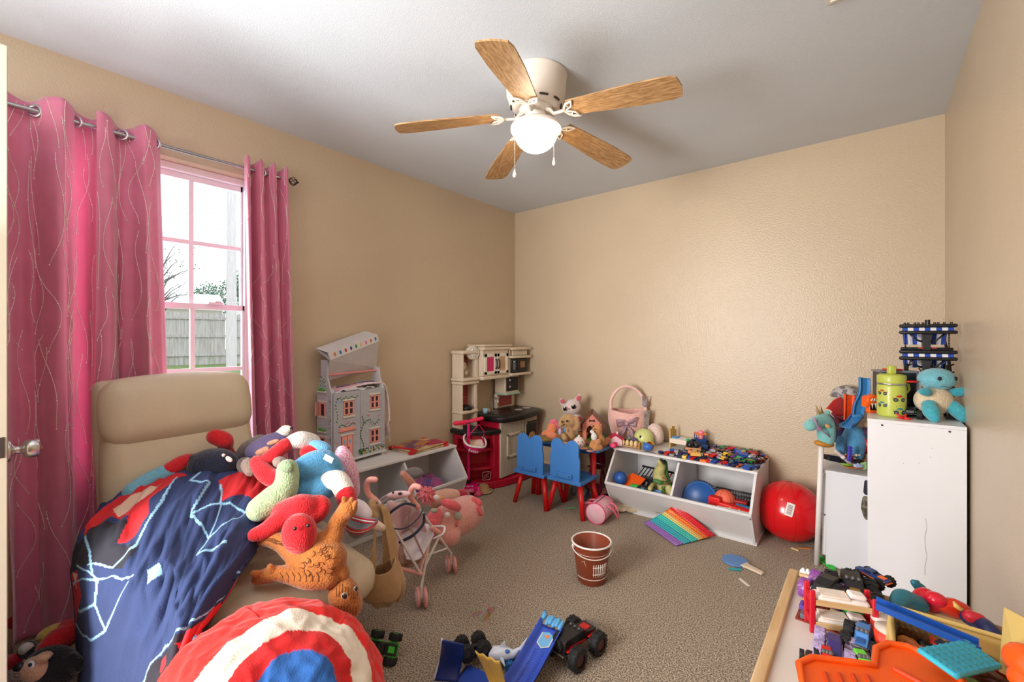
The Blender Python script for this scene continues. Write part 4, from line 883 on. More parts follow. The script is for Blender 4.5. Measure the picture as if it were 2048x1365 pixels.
for k in range(26):
    a = D.matrix_basis @ Vector((.445+rr.uniform(-.006, .01), .0+k*.004, .24-.09*rr.random())); g.tube([a, a+Vector((rr.uniform(-.006, .006), rr.uniform(-.006, .01), -.04)), a+Vector((rr.uniform(-.01, .01), rr.uniform(-.006, .014), -.09))], .0022, 5)
g.out('fringe', T, kind='stuff')
g = wm(cloth(214, 206, 214), T); g.grid(lambda u, v: D.matrix_basis @ Vector((.03+.3*u, .005+.11*v, H1+.006+.012*sin(u*7)*v+.02*fbm(u*4, v*3, 2))), 30, 12); g.out('folded_cloth', T, solid=.004)

# ------------------------------------------------------------------ boards and book on the left bin
wl = wood((218, 192, 150), (190, 158, 112), (8, 1, 8)); RC = plast(206, 40, 36)
ctr = (Pz(850, 885, BZ+.01)+Pz(795, 915, BZ+.01))/2
for k, (dz, dyaw, lab) in enumerate(((0, .0, 'pale wooden board with red corner clips, lower of two on the left bin'), (.014, .08, 'pale wooden board with red corner clips, upper of two on the left bin'))):
    T = thing('wooden_board', lab, 'board', (.165, 2.02, BZ+dz), PI/2+dyaw, 'wooden boards with red clips')
    g = M(wl); g.bx((-.165, -.12, .002), (.165, .12, .012), .002); g.out('panel', T)
    for sx in (-1, 1):
        for sy in (-1, 1): g = M(RC); g.box((sx*.15, sy*.11, .007), (.045, .032, .0125), bev=.002); g.out('corner_clip', T)
T = thing('picture_book', 'purple hardback picture book lying on the wooden boards', 'book', (.17, 1.96, BZ+.0275), PI/2+.3)
g = M(mat((82, 44, 104), .35, col2=(196, 120, 60), ns=11, thr=(.42, .6), detail=5)); g.box((0, 0, .011), (.22, .16, .003), bev=.001); g.out('front_cover', T)
g = M(mat((180, 30, 60), .4)); g.box((0, 0, .0015), (.22, .16, .003), bev=.001); g.out('back_cover', T)
g = M(mat((236, 230, 216), .8)); g.box((.003, 0, .006), (.205, .15, .008)); g.out('page_block', T)
g = M(mat((196, 28, 50), .35)); g.cyl((-.11, -.08, .006), (-.11, .08, .006), .0065); g.out('spine', T)
T = thing('red_binder', 'thin magenta booklet under the end of the purple book', 'book', (.2, 2.11, BZ+.0275), PI/2-.2)
g = M(mat((176, 26, 80), .4)); g.box((0, 0, .003), (.13, .12, .006), bev=.001); g.out('cover', T)

# contents of the left bin
T = thing('dotted_blanket', 'pink and purple blanket with white dots in the open left bin', 'blanket', (.2, 2.0, .04))
g = M(mat((196, 84, 130), .9, col2=(96, 80, 150), ns=3.5, bump=.3, bs=200, sheen=.3, thr=(.42, .58))); g.grid(lambda u, v: Vector((-.10+.23*u, -.19+.36*v, .145+.045*sin(PI*u)+.035*fbm(u*3, v*4, 1)-.12*(abs(v-.5)*2)**4-.05*(abs(u-.5)*2)**6)), 24, 34); g.out('folded_cloth', T, solid=.02)
g = M(mat((236, 230, 232), .8))
for k in range(22):
    u, v = rr.random(), rr.random(); g.sph((-.10+.23*u, -.19+.36*v, .157+.045*sin(PI*u)+.035*fbm(u*3, v*4, 1)-.12*(abs(v-.5)*2)**4-.05*(abs(u-.5)*2)**6), (.006, .006, .002), seg=8, rings=4)
g.out('dots', T, kind='stuff')
plush('grey_fur_ball', 'grey furry cushion behind the dotted blanket in the left bin', (.12, 2.05, .16), [('body', fur(120, 112, 110), [('B', (828, 947, 2.72), (.06, .05, .035))])])
plush('pink_sleeve_plush', 'peach plush arm leaning in the left bin beside its divider', (.2, 1.86, .12), [('body', fur(214, 150, 130), [('L', [(806, 948, 2.52, .02), (818, 962, 2.55, .026), (826, 972, 2.57, .026)])])])

# ------------------------------------------------------------------ scooter with helmet
SPK = mat((236, 24, 128), .32, nz=.03); sx, sy = Pz(937, 984).x, Pz(937, 984).y
S = thing('kick_scooter', 'pink kick scooter standing in front of the toy kitchen', 'scooter', (sx, sy, 0), YAW)
g = M(SPK); g.cyl((0, 0, .075), (0, 0, .54), .0115, seg=18); g.out('pole', S)
g = M(BLACK); g.cyl((0, 0, .055), (0, 0, .10), .019, seg=18); g.out('collar', S)
g = M(mat((246, 40, 84), .5)); 
g.tube([(-.105, -.03, .548), (-.085, -.025, .55), (-.02, -.004, .556)], .0155, 12, rnd_ends=True); g.tube([(.02, .004, .562), (.085, .02, .574), (.105, .024, .578)], .0155, 12, rnd_ends=True)
for k in range(5): g.tube([(-.1+.016*k, -.029+.004*k, .549), (-.094+.016*k, -.027+.004*k, .5495)], .0175, 12)
g.out('grip', S); g = M(SPK); g.tube([(-.04, -.01, .553), (.04, .008, .566)], .012, 10); g.out('handlebar', S)
g = M(SPK); g.prism([(-.06, -.11), (-.02, -.135), (.04, -.13), (.075, -.09), (.08, -.02), (.05, .03), (-.03, .03), (-.07, -.03)], .03, .068, bev=.012); g.prism([(-.035, .02), (.05, .02), (.12, .28), (.05, .30)], .04, .056, bev=.005); g.out('deck', S)
g = M(mat((250, 235, 242), .5)); g.X = Matrix.Translation((.022, -.128, .055)) @ Matrix.Rotation(R(14), 4, 'Z') @ RX; g.text('halo', Matrix.Translation((0, 0, .006)), .036, .0012); g.out('lettering', S); g = M(mat((250, 235, 242), .5)); g.X = Matrix.Translation((.01, -.075, .0692)) @ Matrix.Rotation(R(14), 4, 'Z'); g.text('halo', Matrix(), .045, .0008); g.out('lettering', S)
for p in ((-.06, -.1), (.085, -.06), (.09, .28)):
    g = M(mat((230, 60, 140), .4)); g.tube([(p[0]-.011, p[1], .03), (p[0]+.011, p[1], .03)], .03, 20, rnd_ends=False); g.out('wheel', S)
HL = thing('bike_helmet', 'pink and white bicycle helmet hanging from the scooter handle', 'helmet', S.matrix_basis @ Vector((.05, -.02, .40)), (R(-162), R(10), YAW+.3))
g = M(mat((226, 18, 110), .3, nz=.03)); g.grid(lambda u, v: Vector(((.088+.004*sin(2*PI*u*2))*cos(2*PI*u)*cos(PI/2*(1-v*1.08)), .105*sin(2*PI*u)*cos(PI/2*(1-v*1.08)), .08*sin(PI/2*(1-v*1.08)))), 36, 12, closeu=True); g.out('shell', HL, solid=.006)
g = M(mat((240, 236, 232), .4)); g.tube([(.09*cos(a), .107*sin(a), -.012+.006*sin(3*a)) for a in [2*PI*i/30 for i in range(30)]], .008, 8, closed=True)
g.tube([(.075*cos(a), .088*sin(a), .035) for a in [2*PI*i/24 for i in range(24)]], .004, 6, closed=True); g.out('rim', HL)
g = M(mat((238, 214, 196), .8)); g.grid(lambda u, v: Vector((.076*cos(2*PI*u)*cos(PI/2*(1-v)), .09*sin(2*PI*u)*cos(PI/2*(1-v)), .068*sin(PI/2*(1-v)))), 24, 8, closeu=True); g.out('padding', HL)
g = M(mat((240, 240, 240), .4))
g.X = Matrix.Translation((-.02, .103, .02)) @ Matrix.Rotation(PI+.2, 4, 'Z') @ RX @ Matrix.Rotation(PI, 4, 'Z'); g.text('Razor', Matrix.Translation((0, 0, .002)), .034, .0015); g.out('lettering', HL)
g = M(mat((214, 20, 100), .6)); g.tube([(.07, 0, 0), (.06, -.02, -.09), (0, -.01, -.15), (-.05, .02, -.09), (-.07, 0, 0)], .004, 6); g.out('strap', HL)
# tan hat and small things at the scooter's foot
p = Pz(967, 985, 0); T = thing('straw_hat', 'crumpled tan sun hat on the floor behind the pink scooter', 'hat', (p.x, p.y, 0), .4)
g = M(cloth(176, 146, 104)); g.lathe([(.075, .012), (.06, .008), (.045, .012), (.04, .045), (.03, .058), (0, .06)], seg=24); g.out('crown_and_brim', T, solid=.004)
p = Pz(956, 992, 0); tag(M(mat((226, 80, 120), .4)).lathe([(0, 0), (.03, 0), (.035, .02), (.02, .035), (0, .04)], seg=16).out('pink_toy_cup', loc=(p.x, p.y, .0), rot=(0, 0, 0)), 'small glossy pink toy bowl upside down beside the scooter', 'toy bowl')
p = Pz(923, 1000, 0); tag(M(mat((240, 160, 40), .5)).box((0, 0, .002), (.05, .03, .004), bev=.001).out('orange_card', loc=(p.x-.05, p.y+.12, 0)), 'small orange card on the carpet left of the scooter', 'card')

# ------------------------------------------------------------------ doll stroller, bags and cap
PKL = mat((240, 168, 160), .4, nz=.03); WHR = mat((232, 226, 222), .35); NAVB = cloth(44, 48, 70)
ST = thing('doll_stroller', 'pink and white folding doll stroller beside the armchair', 'stroller', FL(840, 1190, 2.0))
def rod(nm, m, pts, r_=.0065, seg=8, par=ST): g = wm(m, par); P = [Pd(*p) for p in pts]; g.tube(P if len(P) < 3 else [cat(P, i/16) for i in range(17)], r_, seg, rnd_ends=True); return g.out(nm, par)
rod('handle_grip', PKL, [(752, 1002, 1.86), (738, 990, 1.85), (733, 975, 1.84), (738, 961, 1.83), (750, 960, 1.83)], .0125, 12)
rod('handle_grip', PKL, [(836, 1015, 2.0), (824, 1000, 1.98), (821, 985, 1.96), (828, 973, 1.95), (838, 975, 1.95)], .0125, 12)
rod('frame_tube', WHR, [(757, 1003, 1.86), (841, 1148, 1.98)]); rod('frame_tube', WHR, [(838, 1018, 2.0), (903, 1108, 2.26)])
rod('frame_tube', WHR, [(862, 1062, 2.08), (842, 1178, 1.99)]); rod('frame_tube', WHR, [(880, 1070, 2.12), (846, 1140, 2.02)]); rod('frame_tube', WHR, [(857, 1110, 2.05), (893, 1098, 2.2)], .005); rod('frame_tube', WHR, [(775, 1100, 2.3), (832, 1010, 2.0)], .005)
rod('frame_tube', WHR, [(830, 1018, 2.0), (818, 1045, 2.02), (848, 1115, 2.04)], .005)
rod('cross_bar', PKL, [(798, 1138, 1.96), (842, 1148, 1.98)], .009); rod('cross_bar', PKL, [(838, 1150, 1.98), (866, 1062, 2.08)], .005)
rod('joint', PKL, [(864, 1058, 2.07), (878, 1066, 2.1)], .012); rod('footrest_bar', WHR, [(868, 1054, 2.06), (888, 1054, 2.04), (886, 1068, 2.0), (868, 1078, 2.02)], .005)
for (x, y, t) in ((843, 1179, 1.99), (902, 1118, 2.28), (832, 1098, 2.5)):
    c = Pd(x, y, t); c.z = .042
    for q in (-.017, .017):
        g = wm(PKL, ST); A = Matrix.Translation(c+Vector((RT[0], RT[1], 0))*q) @ Matrix.Rotation(YAW+.35, 4, 'Z') @ Matrix.Rotation(PI/2, 4, 'Y'); g.X = g.X @ A
        g.lathe([(0, -.007), (.036, -.007), (.041, -.004), (.041, .004), (.036, .007), (0, .007)], seg=22); wl_ = g.out('wheel', ST)
        g = wm(mat((240, 210, 206), .4), ST); g.X = g.X @ A; g.lathe([(0, -.009), (.024, -.009), (.024, .009), (0, .009)], seg=18); g.out('hub_cap', wl_)
    g = wm(WHR, ST); g.cyl(c, c+Vector((0, 0, .05)), .007); g.out('wheel_fork', ST)
FP = cloth(236, 196, 200); FW3 = cloth(236, 228, 234)
def sheet(nm, m, A, B, par=ST, sag=.02, n=14, sol=.003, dirv=(.2, -.5, -.7)):
    PA = [Pd(*p) for p in A]; PB_ = [Pd(*p) for p in B]; dv_ = Vector(dirv); g = wm(m, par)
    g.grid(lambda u, v: cat(PA, u).lerp(cat(PB_, u), v)+dv_*(sag*sin(PI*u)*sin(PI*v)+.008*fbm(u*4, v*4, 3)), n, n); return g.out(nm, par, solid=sol)
sheet('seat_back', FP, [(772, 1015, 1.95), (800, 1005, 2.1), (838, 1012, 2.06)], [(790, 1125, 2.0), (825, 1128, 2.12), (858, 1080, 2.1)], sag=.05, dirv=(-.5, .5, -.3))
sheet('seat_base', FW3, [(800, 1070, 2.1), (840, 1050, 2.14), (866, 1050, 2.1)], [(812, 1120, 2.0), (840, 1118, 2.0), (868, 1070, 2.06)], sag=.03)
g = wm(FW3, ST); hc = Pd(796, 1000, 2.0); g.X = g.X @ Matrix.Translation(hc) @ camrot(.1).to_matrix().to_4x4()
g.grid(lambda u, v: Vector((.075*cos(PI*u)*(.75+.25*v), .05-.10*v-.03*sin(PI*u), -.02+.065*sin(PI*u)*(.8+.3*v))), 20, 8); g.out('hood', ST, solid=.004)
g = wm(FP, ST); blob(g, (797, 990, 1.93), (.055, .02, .016), -.1); blob(g, (781, 1010, 1.9), (.018, .006, .02), .3); g.out('hood_trim', ST)
g = wm(BLACK, ST); blob(g, (800, 988, 1.905), (.009, .006, .006), 0); blob(g, (786, 986, 1.905), (.005, .006, .005), 0); g.out('button', ST)
rod('strap', NAVB, [(772, 1035, 1.88), (788, 1020, 1.86), (810, 1008, 1.9), (830, 1012, 1.97)], .006, 6); rod('strap', NAVB, [(768, 1043, 1.85), (790, 1058, 1.83), (815, 1055, 1.86), (838, 1035, 1.94), (846, 1018, 2.0)], .0032, 6)
rod('strap', NAVB, [(800, 1085, 1.95), (825, 1072, 1.95), (846, 1050, 2.0), (848, 1030, 2.02)], .007, 6); rod('strap', cloth(176, 140, 134), [(822, 1020, 1.95), (818, 1045, 1.95), (835, 1085, 1.96), (848, 1115, 1.98)], .004, 6)
T = thing('storage_pouch', 'patterned brown and pink cloth bundle in the basket under the doll stroller', 'pouch', FL(810, 1120, 2.08, .06)); g = wm(mat((150, 96, 76), .9, col2=(220, 190, 170), ns=26, bump=.3, bs=150), T); blob(g, (812, 1112, 2.07), (.075, .05, .05), .3); g.out('bundle', T, remesh=.006)
TAN = cloth(186, 150, 108); T = thing('tan_sling_bag', 'tan canvas bag with long straps hanging from the doll stroller', 'bag', FL(756, 1200, 1.8, .1))
g = wm(TAN, T)
def bagf(u, v):
    a = 2*PI*u; r_ = (.066+.016*sin(PI*v))*(1 if v < .75 else 1-(v-.75)*2.4); c = Pd(756+6*v, 1130+82*v, 1.8)
    return c+Vector((RT[0], RT[1], 0))*cos(a)*r_*1.05+Vector((FW[0], FW[1], 0))*sin(a)*r_*.6+Vector((0, 0, .02*sin(a*2+1)*(1-v)+.012*fbm(cos(a)*2+3, sin(a)*2, v*4)))
g.grid(bagf, 44, 30, closeu=True); g.out('pouch', T, solid=.004)
for A, B in ((((740, 1008, 1.78), (748, 1070, 1.77), (738, 1138, 1.76)), ((758, 1010, 1.78), (752, 1070, 1.79), (752, 1140, 1.78))), (((762, 1012, 1.8), (772, 1070, 1.8), (785, 1140, 1.8)), ((776, 1015, 1.82), (792, 1075, 1.83), (799, 1150, 1.83))), (((757, 1008, 1.82), (765, 1070, 1.84), (765, 1140, 1.84)), ((768, 1010, 1.84), (778, 1075, 1.85), (780, 1150, 1.85)))):
    sheet('strap', TAN, A, B, T, sag=.008, n=10)
g = wm(TAN, T); L(g, [(795, 1130, 1.84, .018), (803, 1170, 1.84, .03), (798, 1195, 1.84, .022)], flat=.6); L(g, [(744, 1008, 1.8, .02), (748, 1030, 1.79, .026)], flat=.7); g.out('flap', T)
g = wm(fur(220, 196, 172), T); L(g, [(752, 1050, 1.74, .018), (764, 1056, 1.74, .014)]); g.out('tassel', T)
T = thing('baseball_cap', 'grey cap with red and white edging draped over the armchair edge', 'cap', FL(718, 1055, 1.62, .4))
g = wm(cloth(120, 118, 122), T); g.X = g.X @ Matrix.Translation(Pd(720, 1040, 1.6)) @ camrot(.2).to_matrix().to_4x4()
g.grid(lambda u, v: Vector((.062*cos(2*PI*u)*cos(PI/2*v), .05*sin(2*PI*u)*cos(PI/2*v), .01*cos(4*PI*u)-.055*sin(PI/2*v))), 32, 10, closeu=True); g.out('crown', T, solid=.003)
for dz, rr_, m_ in ((-.008, .004, cloth(196, 26, 44)), (-.014, .003, cloth(232, 226, 224)), (-.02, .003, cloth(196, 26, 44))):
    g = wm(m_, T); g.X = g.X @ Matrix.Translation(Pd(720, 1040, 1.6)) @ camrot(.2).to_matrix().to_4x4(); g.tube([((.0645+dz*.3)*cos(a), (.052+dz*.3)*sin(a), .01*cos(2*a)+dz) for a in [2*PI*i/32 for i in range(32)]], rr_, 6, closed=True); g.out('edging', T)
plush('white_frill_plush', 'white and pink frilly soft toy between the armchair and the stroller', FL(715, 1020, 1.75, .4), [('body', cloth(232, 220, 226), [('L', [(703, 1008, 1.78, .025), (718, 1018, 1.76, .034), (730, 1030, 1.74, .03)])]), ('frill', cloth(236, 150, 170), [('L', [(722, 1008, 1.8, .012), (734, 1018, 1.79, .014), (738, 1030, 1.78, .012)])], .004)])
# plushes on the floor behind the stroller
PP = fur(226, 158, 150); PP2 = fur(222, 96, 104)
plush('pink_unicorn_plush', 'large round pink plush animal lying on its side on the carpet', FL(910, 1055, 2.45, 0), [
 ('body', PP, [('L', [(890, 1045, 2.3, .085), (915, 1035, 2.4, .10), (935, 1025, 2.48, .095)]), ('L', [(880, 1062, 2.25, .06), (900, 1072, 2.26, .055)]), ('L', [(950, 1038, 2.5, .04), (958, 1030, 2.5, .03)])], .008),
 ('mane', PP2, [('L', [(862, 1040, 2.2, .03), (873, 1025, 2.22, .028), (868, 1048, 2.18, .03)]), ('L', [(888, 1005, 2.25, .02), (903, 1010, 2.24, .026), (915, 1016, 2.26, .022)])]),
 ('ear', PP2, [('L', [(948, 1000, 2.45, .018), (958, 1007, 2.45, .02)]), ('L', [(908, 1040, 2.27, .016), (912, 1050, 2.26, .014)])], .004), ('foot', PP2, [('L', [(955, 1018, 2.42, .016), (962, 1028, 2.42, .014)])], .004),
 ('horn', mat((150, 176, 156), .4, col2=(190, 150, 130), ns=20), [('B', (868, 1022, 2.15), (.016, .012, .012)), ('B', (917, 1033, 2.25), (.02, .01, .022))], 0),
 ('eye', PW, [('B', (895, 1030, 2.2), (.014, .01, .014)), ('B', (873, 996, 2.25), (.016, .012, .016))], 0)])
rr = random.Random(8)
def fuzzy(nm, label, px, py, t, r_, m, n=60, cat_='plush toy', z=0):
    T = thing(nm, label, cat_, FL(px, py, t, z)); g = wm(m, T); c = Pd(px, py, t); g.sph(c, r_*.8, seg=14)
    for k in range(n):
        d_ = Vector((rr.gauss(0, 1), rr.gauss(0, 1), rr.gauss(0, 1))).normalized(); g.tube([c+d_*r_*.7, c+d_*r_*1.05, c+d_*r_*1.2+Vector((0, 0, -.01))], [.006, .005, .002], 5)
    g.out('hair', T, kind='stuff'); return T
fuzzy('pink_wig_doll', 'doll with fluffy pink hair lying behind the stroller hood', 852, 990, 2.4, .045, cloth(232, 120, 130))
plush('peach_plush', 'peach plush lying on its back behind the large pink plush', FL(890, 990, 2.65, 0), [('body', fur(230, 176, 156), [('L', [(868, 1000, 2.5, .045), (890, 995, 2.6, .05), (908, 992, 2.66, .04)])]), ('ear', PP, [('L', [(900, 985, 2.68, .02), (912, 992, 2.68, .024)])]), ('glasses_ring', mat((210, 160, 60), .3, 1), [('B', (884, 998, 2.5), (.014, .006, .010))], 0)])
plush('red_pillow_plush', 'small crimson cushion between the peach plush and the scooter', FL(922, 985, 2.85, 0), [('body', fur(190, 40, 70), [('L', [(912, 990, 2.72, .03), (925, 990, 2.76, .036), (932, 993, 2.8, .03)])])])

# ------------------------------------------------------------------ duffel bag, cloth, scraps
p = Pz(1188, 1046, 0); DB = thing('pink_duffel_bag', 'small pink barrel bag with handles on the carpet by the chair leg', 'bag', (p.x+.01, p.y+.07, 0), R(96))
rB = .068; g = M(mat((236, 196, 206), .45, col2=(232, 128, 160), ns=6, thr=(.35, .7))); q = Matrix.Translation((0, 0, rB)) @ Matrix.Rotation(PI/2, 4, 'Y')
g.lathe([(0, -.085), (rB-.004, -.085), (rB, -.08), (rB, .08), (rB-.004, .085), (0, .085)], q, 32); g.out('body', DB)
for x in (-.083, .083): g = M(mat((220, 60, 110), .5)); g.tube([(x, rB*cos(a), rB+rB*sin(a)) for a in [2*PI*i/28 for i in range(28)]], .0035, 6, closed=True); g.out('piping', DB)
g = M(mat((150, 60, 66), .5)); g.box((0, 0, 2*rB+.0005), (.16, .006, .002)); g.out('zip', DB)
for sy in (-1, 1):
    P = [Vector((-.035, sy*rB*.72, rB+rB*.7)), Vector((-.03, sy*(rB+.03), rB+.03)), Vector((0, sy*(rB+.055), .04)), Vector((.03, sy*(rB+.03), rB+.03)), Vector((.035, sy*rB*.72, rB+rB*.7))]
    g = M(mat((226, 110, 130), .45)); g.tube([cat(P, i/20) for i in range(21)], .0065, 8); g.out('handle', DB)
T = thing('cream_cloth', 'crumpled cream cloth on the carpet against the right toy bin', 'cloth', (1.42, 2.72, 0)); g = M(cloth(206, 186, 156))
a0 = Pz(1212, 1024, 0)-T.location; a1 = Pz(1312, 1034, 0)-T.location; b0 = Pz(1216, 1006, 0)-T.location; b1 = Pz(1275, 1018, 0)-T.location
g.grid(lambda u, v: a0.lerp(a1, u).lerp(b0.lerp(b1, u), v)+Vector((0, 0, .010+.06*sin(PI*min(1, u*.9+.1))*sin(PI*min(1, v*.75))*(1-u*.5)+.028*abs(fbm(u*4, v*4, 5))*(1-abs(2*u-1)))), 30, 20); g.out('folds', T, solid=.004)
p = Pz(1142, 1018, 0); tag(M(mat((120, 200, 110), .4)).box((0, 0, .003), (.075, .016, .005), rot=(0, 0, -.1), bev=.002).out('green_wrapper', loc=(p.x, p.y, .002), rot=(0, 0, .9)), 'narrow green plastic wrapper on the carpet under the kids chairs', 'wrapper')
p = Pz(1115, 1018, 0); tag(M(mat((40, 120, 200), .4)).sph((0, 0, .004), (.007, .005, .004)).out('blue_bead', loc=(p.x, p.y, 0)), 'tiny blue bead on the carpet under the kids chairs', 'bead')
# rainbow pop mat: bumps are counted parts of six coloured bands
c00, c10, c01, c11 = Pz(1288, 1048, .004), Pz(1352, 1093, .004), Pz(1349, 1012, .004), Pz(1430, 1078, .004)
c01 = Py(1352, 1009, 2.835); c11 = Py(1430, 1073, 2.848)
RM = thing('rainbow_pop_mat', 'rainbow silicone bubble mat leaning on the white bin front', 'fidget toy', (c00.x, c00.y, 0))
bands = [((168, 120, 206), .18), ((60, 186, 200), .2), ((70, 206, 190), .17), ((232, 206, 120), .12), ((244, 120, 36), .14), ((226, 24, 40), .19)]; v0 = 0
def mp_(u, v): q = c00.lerp(c10, u).lerp(c01.lerp(c11, u), v)-RM.location; return q+Vector((0, 0, .004-.01*sin(PI*v)*(1-u)))
for cc, dv_ in bands:
    m_ = mat(cc, .4, nz=.03); g = M(m_); g.grid(lambda u, v: mp_(u, v0+dv_*v), 18, 4); bd_ = g.out('band', RM, solid=.008)
    g = M(mat(tuple(int(c*.78) for c in cc), .45)); nrow = max(2, round(dv_/.062)); 
    for j in range(nrow):
        for i in range(18):
            q = mp_((i+.5)/18, v0+dv_*(j+.5)/nrow); g.lathe([(.0056, .003), (.0048, .0066), (.002, .0078), (0, .008)], q, 8)
    g.out('bubbles', bd_, kind='stuff'); v0 += dv_
# red ball
BR = .175; bp_ = Pz(1583, 1083, 0); B = thing('red_ball', 'large shiny red play ball between the right bin and the dresser', 'ball', (2.305, 3.115, 0))
g = M(mat((216, 12, 24), .22, nz=.04, ns=5, coat=.3)); g.sph((0, 0, BR), BR, seg=48, rings=32); g.out('shell', B)
g = M(mat((150, 8, 18), .4)); 
for k in range(5): g.tube([(BR*1.0015*sin(a)*cos(k*PI/5), BR*1.0015*sin(a)*sin(k*PI/5), BR+BR*1.0015*cos(a)) for a in [2*PI*i/60 for i in range(60)]], .0007, 4, closed=True)
g.out('mould_line', B)
dn = (Pd(1582, 1017, 2.3)-Vector((2.305, 3.115, BR))).normalized(); ez = Vector((0, 0, 1)); e1 = ez.cross(dn).normalized(); e2 = dn.cross(e1)
def bpt(x, y, r_=BR+.0008): d_ = (dn+(e1*x+e2*y)/BR).normalized(); return d_*r_+Vector((0, 0, BR))
ca, sa = cos(.22), sin(.22)
g = M(mat((232, 228, 224), .5)); g.grid(lambda u, v: bpt(ca*(u-.5)*.04+sa*(v-.5)*.075, -sa*(u-.5)*.04+ca*(v-.5)*.075), 6, 8); lb = g.out('barcode_label', B)
g = M(mat((110, 70, 80), .6)); y = -.026
while y < .026:
    w_ = rr.choice((.001, .0018, .0028)); g.add([bpt(ca*x+sa*yy, -sa*x+ca*yy, BR+.0013) for x, yy in ((-.012, y), (.012, y), (.012, y+w_), (-.012, y+w_))], [(0, 1, 2, 3)], False); y += w_+rr.choice((.0015, .0025))
g.out('bars', lb)

# football bucket
p = Pz(1183, 1160, 0); BK = thing('football_bucket', 'brown football-printed bucket with white rim alone on the carpet', 'bucket', (p.x, p.y, 0), YAW)
BM = mat((132, 60, 36), .3, nz=.12, ns=5); h = .197
g = M(BM); g.lathe([(0, .004), (.062, .004), (.066, 0), (.07, .004), (.094, h-.01), (.094, h), (.088, h), (.066, .012), (0, .01)], seg=48); g.out('body', BK)
g = M(mat((232, 226, 222), .4)); g.tube([(.097*cos(a), .097*sin(a), h) for a in [2*PI*i/48 for i in range(48)]], .0048, 8, closed=True); g.out('rim', BK)
def bk(a, z, o_=.0012): r_ = .070+(z/h)*.024+o_; return (r_*cos(a), r_*sin(a), z)
WH2 = mat((226, 214, 206), .5)
for z in (.035, .158): g = M(WH2); g.tube([bk(-PI/2+q, z, .0) for q in [-1.3+2.6*i/24 for i in range(25)]], .0018, 5); g.out('stripe', BK)
for a0, z0 in ((-PI/2+.45, .125),):
    g = M(WH2); g.tube([bk(-PI/2+q, .1) for q in [-.1+.95*i/12 for i in range(13)]], .0025, 5)
    g.tube([bk(-PI/2+q, .065) for q in [-.1+.95*i/12 for i in range(13)]], .0025, 5)
    for k in range(7): g.tube([bk(-PI/2-.05+k*.14, z) for z in (.052, .083, .115)], .0022, 5)
    g.out('lacing', BK)
g = M(WH2); g.tube([bk(-PI/2-.75, .12), bk(-PI/2-.6, .13), bk(-PI/2-.5, .1)], .0015, 4); g.out('lacing', BK)
for a in (0.1, PI+.1): g = M(WH2); c = bk(a, h-.02, .002); g.sph(c, (.008, .008, .012)); g.out('handle_lug', BK)
g = M(WH2); g.tube([(.1*cos(a), .1*sin(a)*.99-.0, h-.02-.0-.03*abs(sin(a))) for a in [PI+.1+(PI)*i/24 for i in range(25)]], .0028, 6); g.out('handle', BK)

# paddle and scraps on the right part of the carpet
p = Pz(1470, 1125, 0); T = thing('table_tennis_bat', 'blue table tennis bat lying on the carpet', 'paddle', (p.x, p.y, .004), R(-22))
g = M(mat((96, 140, 200), .6, nz=.08)); g.prism(arc((0, 0), .065, R(25), R(335), 22), 0, .008, bev=.001); g.out('rubber_face', T)
g = M(mat((222, 204, 180), .5)); g.prism([(.05, -.03), (.075, -.014), (.155, -.013), (.155, .013), (.075, .014), (.05, .03)], .0, .012, bev=.002); g.out('handle', T)
p = Pz(1470, 1142, 0); tag(M(mat((40, 160, 170), .5)).cyl((-.03, 0, .007), (.03, 0, .007), .006).out('teal_crayon', loc=(p.x, p.y, 0), rot=(0, 0, .5)), 'short teal crayon beside the blue bat', 'crayon')
p = Pz(1488, 1166, 0); tag(M(mat((236, 230, 222), .7)).box((0, 0, .001), (.07, .014, .002)).out('paper_strip', loc=(p.x, p.y, .001), rot=(0, 0, -.75)), 'narrow white paper strip on the carpet below the bat', 'paper')
p = Pz(1610, 1098, 0); tag(M(mat((200, 120, 60), .7)).box((0, 0, .003), (.07, .01, .006)).out('orange_scrap', loc=(p.x, p.y, 0), rot=(0, 0, .4)), 'small orange scrap on the carpet below the red ball', 'scrap')
p = Pz(1590, 1100, 0); tag(M(mat((220, 200, 130), .7)).box((0, 0, .003), (.04, .012, .006)).out('yellow_scrap', loc=(p.x, p.y, 0), rot=(0, 0, -.3)), 'small yellow scrap on the carpet below the red ball', 'scrap')
p = Pz(1650, 1128, 0); T = thing('green_glider', 'bright green plastic toy frame at the foot of the dresser', 'toy', (p.x, p.y, 0), R(-55)); GN = mat((40, 210, 60), .35)
for P in ([(-.06, -.02), (.06, -.012), (.085, .0), (.06, .012), (-.06, .02)], [(-.055, 0), (0, .008), (.07, .0)]): g = M(GN); g.tube([(x, y, .008) for x, y in P], .004, 6, closed=len(P) > 3); g.out('loop', T)
# iridescent tinsel shreds
p = Pz(965, 1232, 0); T = thing('plastic_tinsel', 'shredded iridescent red and green tinsel strands on the carpet', 'tinsel', (p.x, p.y, 0))
for cc in ((230, 90, 90), (150, 210, 130), (220, 190, 220)):
    g = M(mat(cc, .3))
    for k in range(13):
        a = rr.uniform(-2.6, -.6) if k < 9 else rr.uniform(0, 6); l_ = rr.uniform(.02, .08); x0, y0 = rr.uniform(-.012, .012), .03+rr.uniform(-.012, .012)
        g.tube([(x0, y0, .006), (x0+l_*.5*cos(a+.3), y0+l_*.5*sin(a+.3), .01+rr.uniform(0, .01)), (x0+l_*cos(a), y0+l_*sin(a), .003)], .0009, 4)
    g.out('strands', T, kind='stuff')
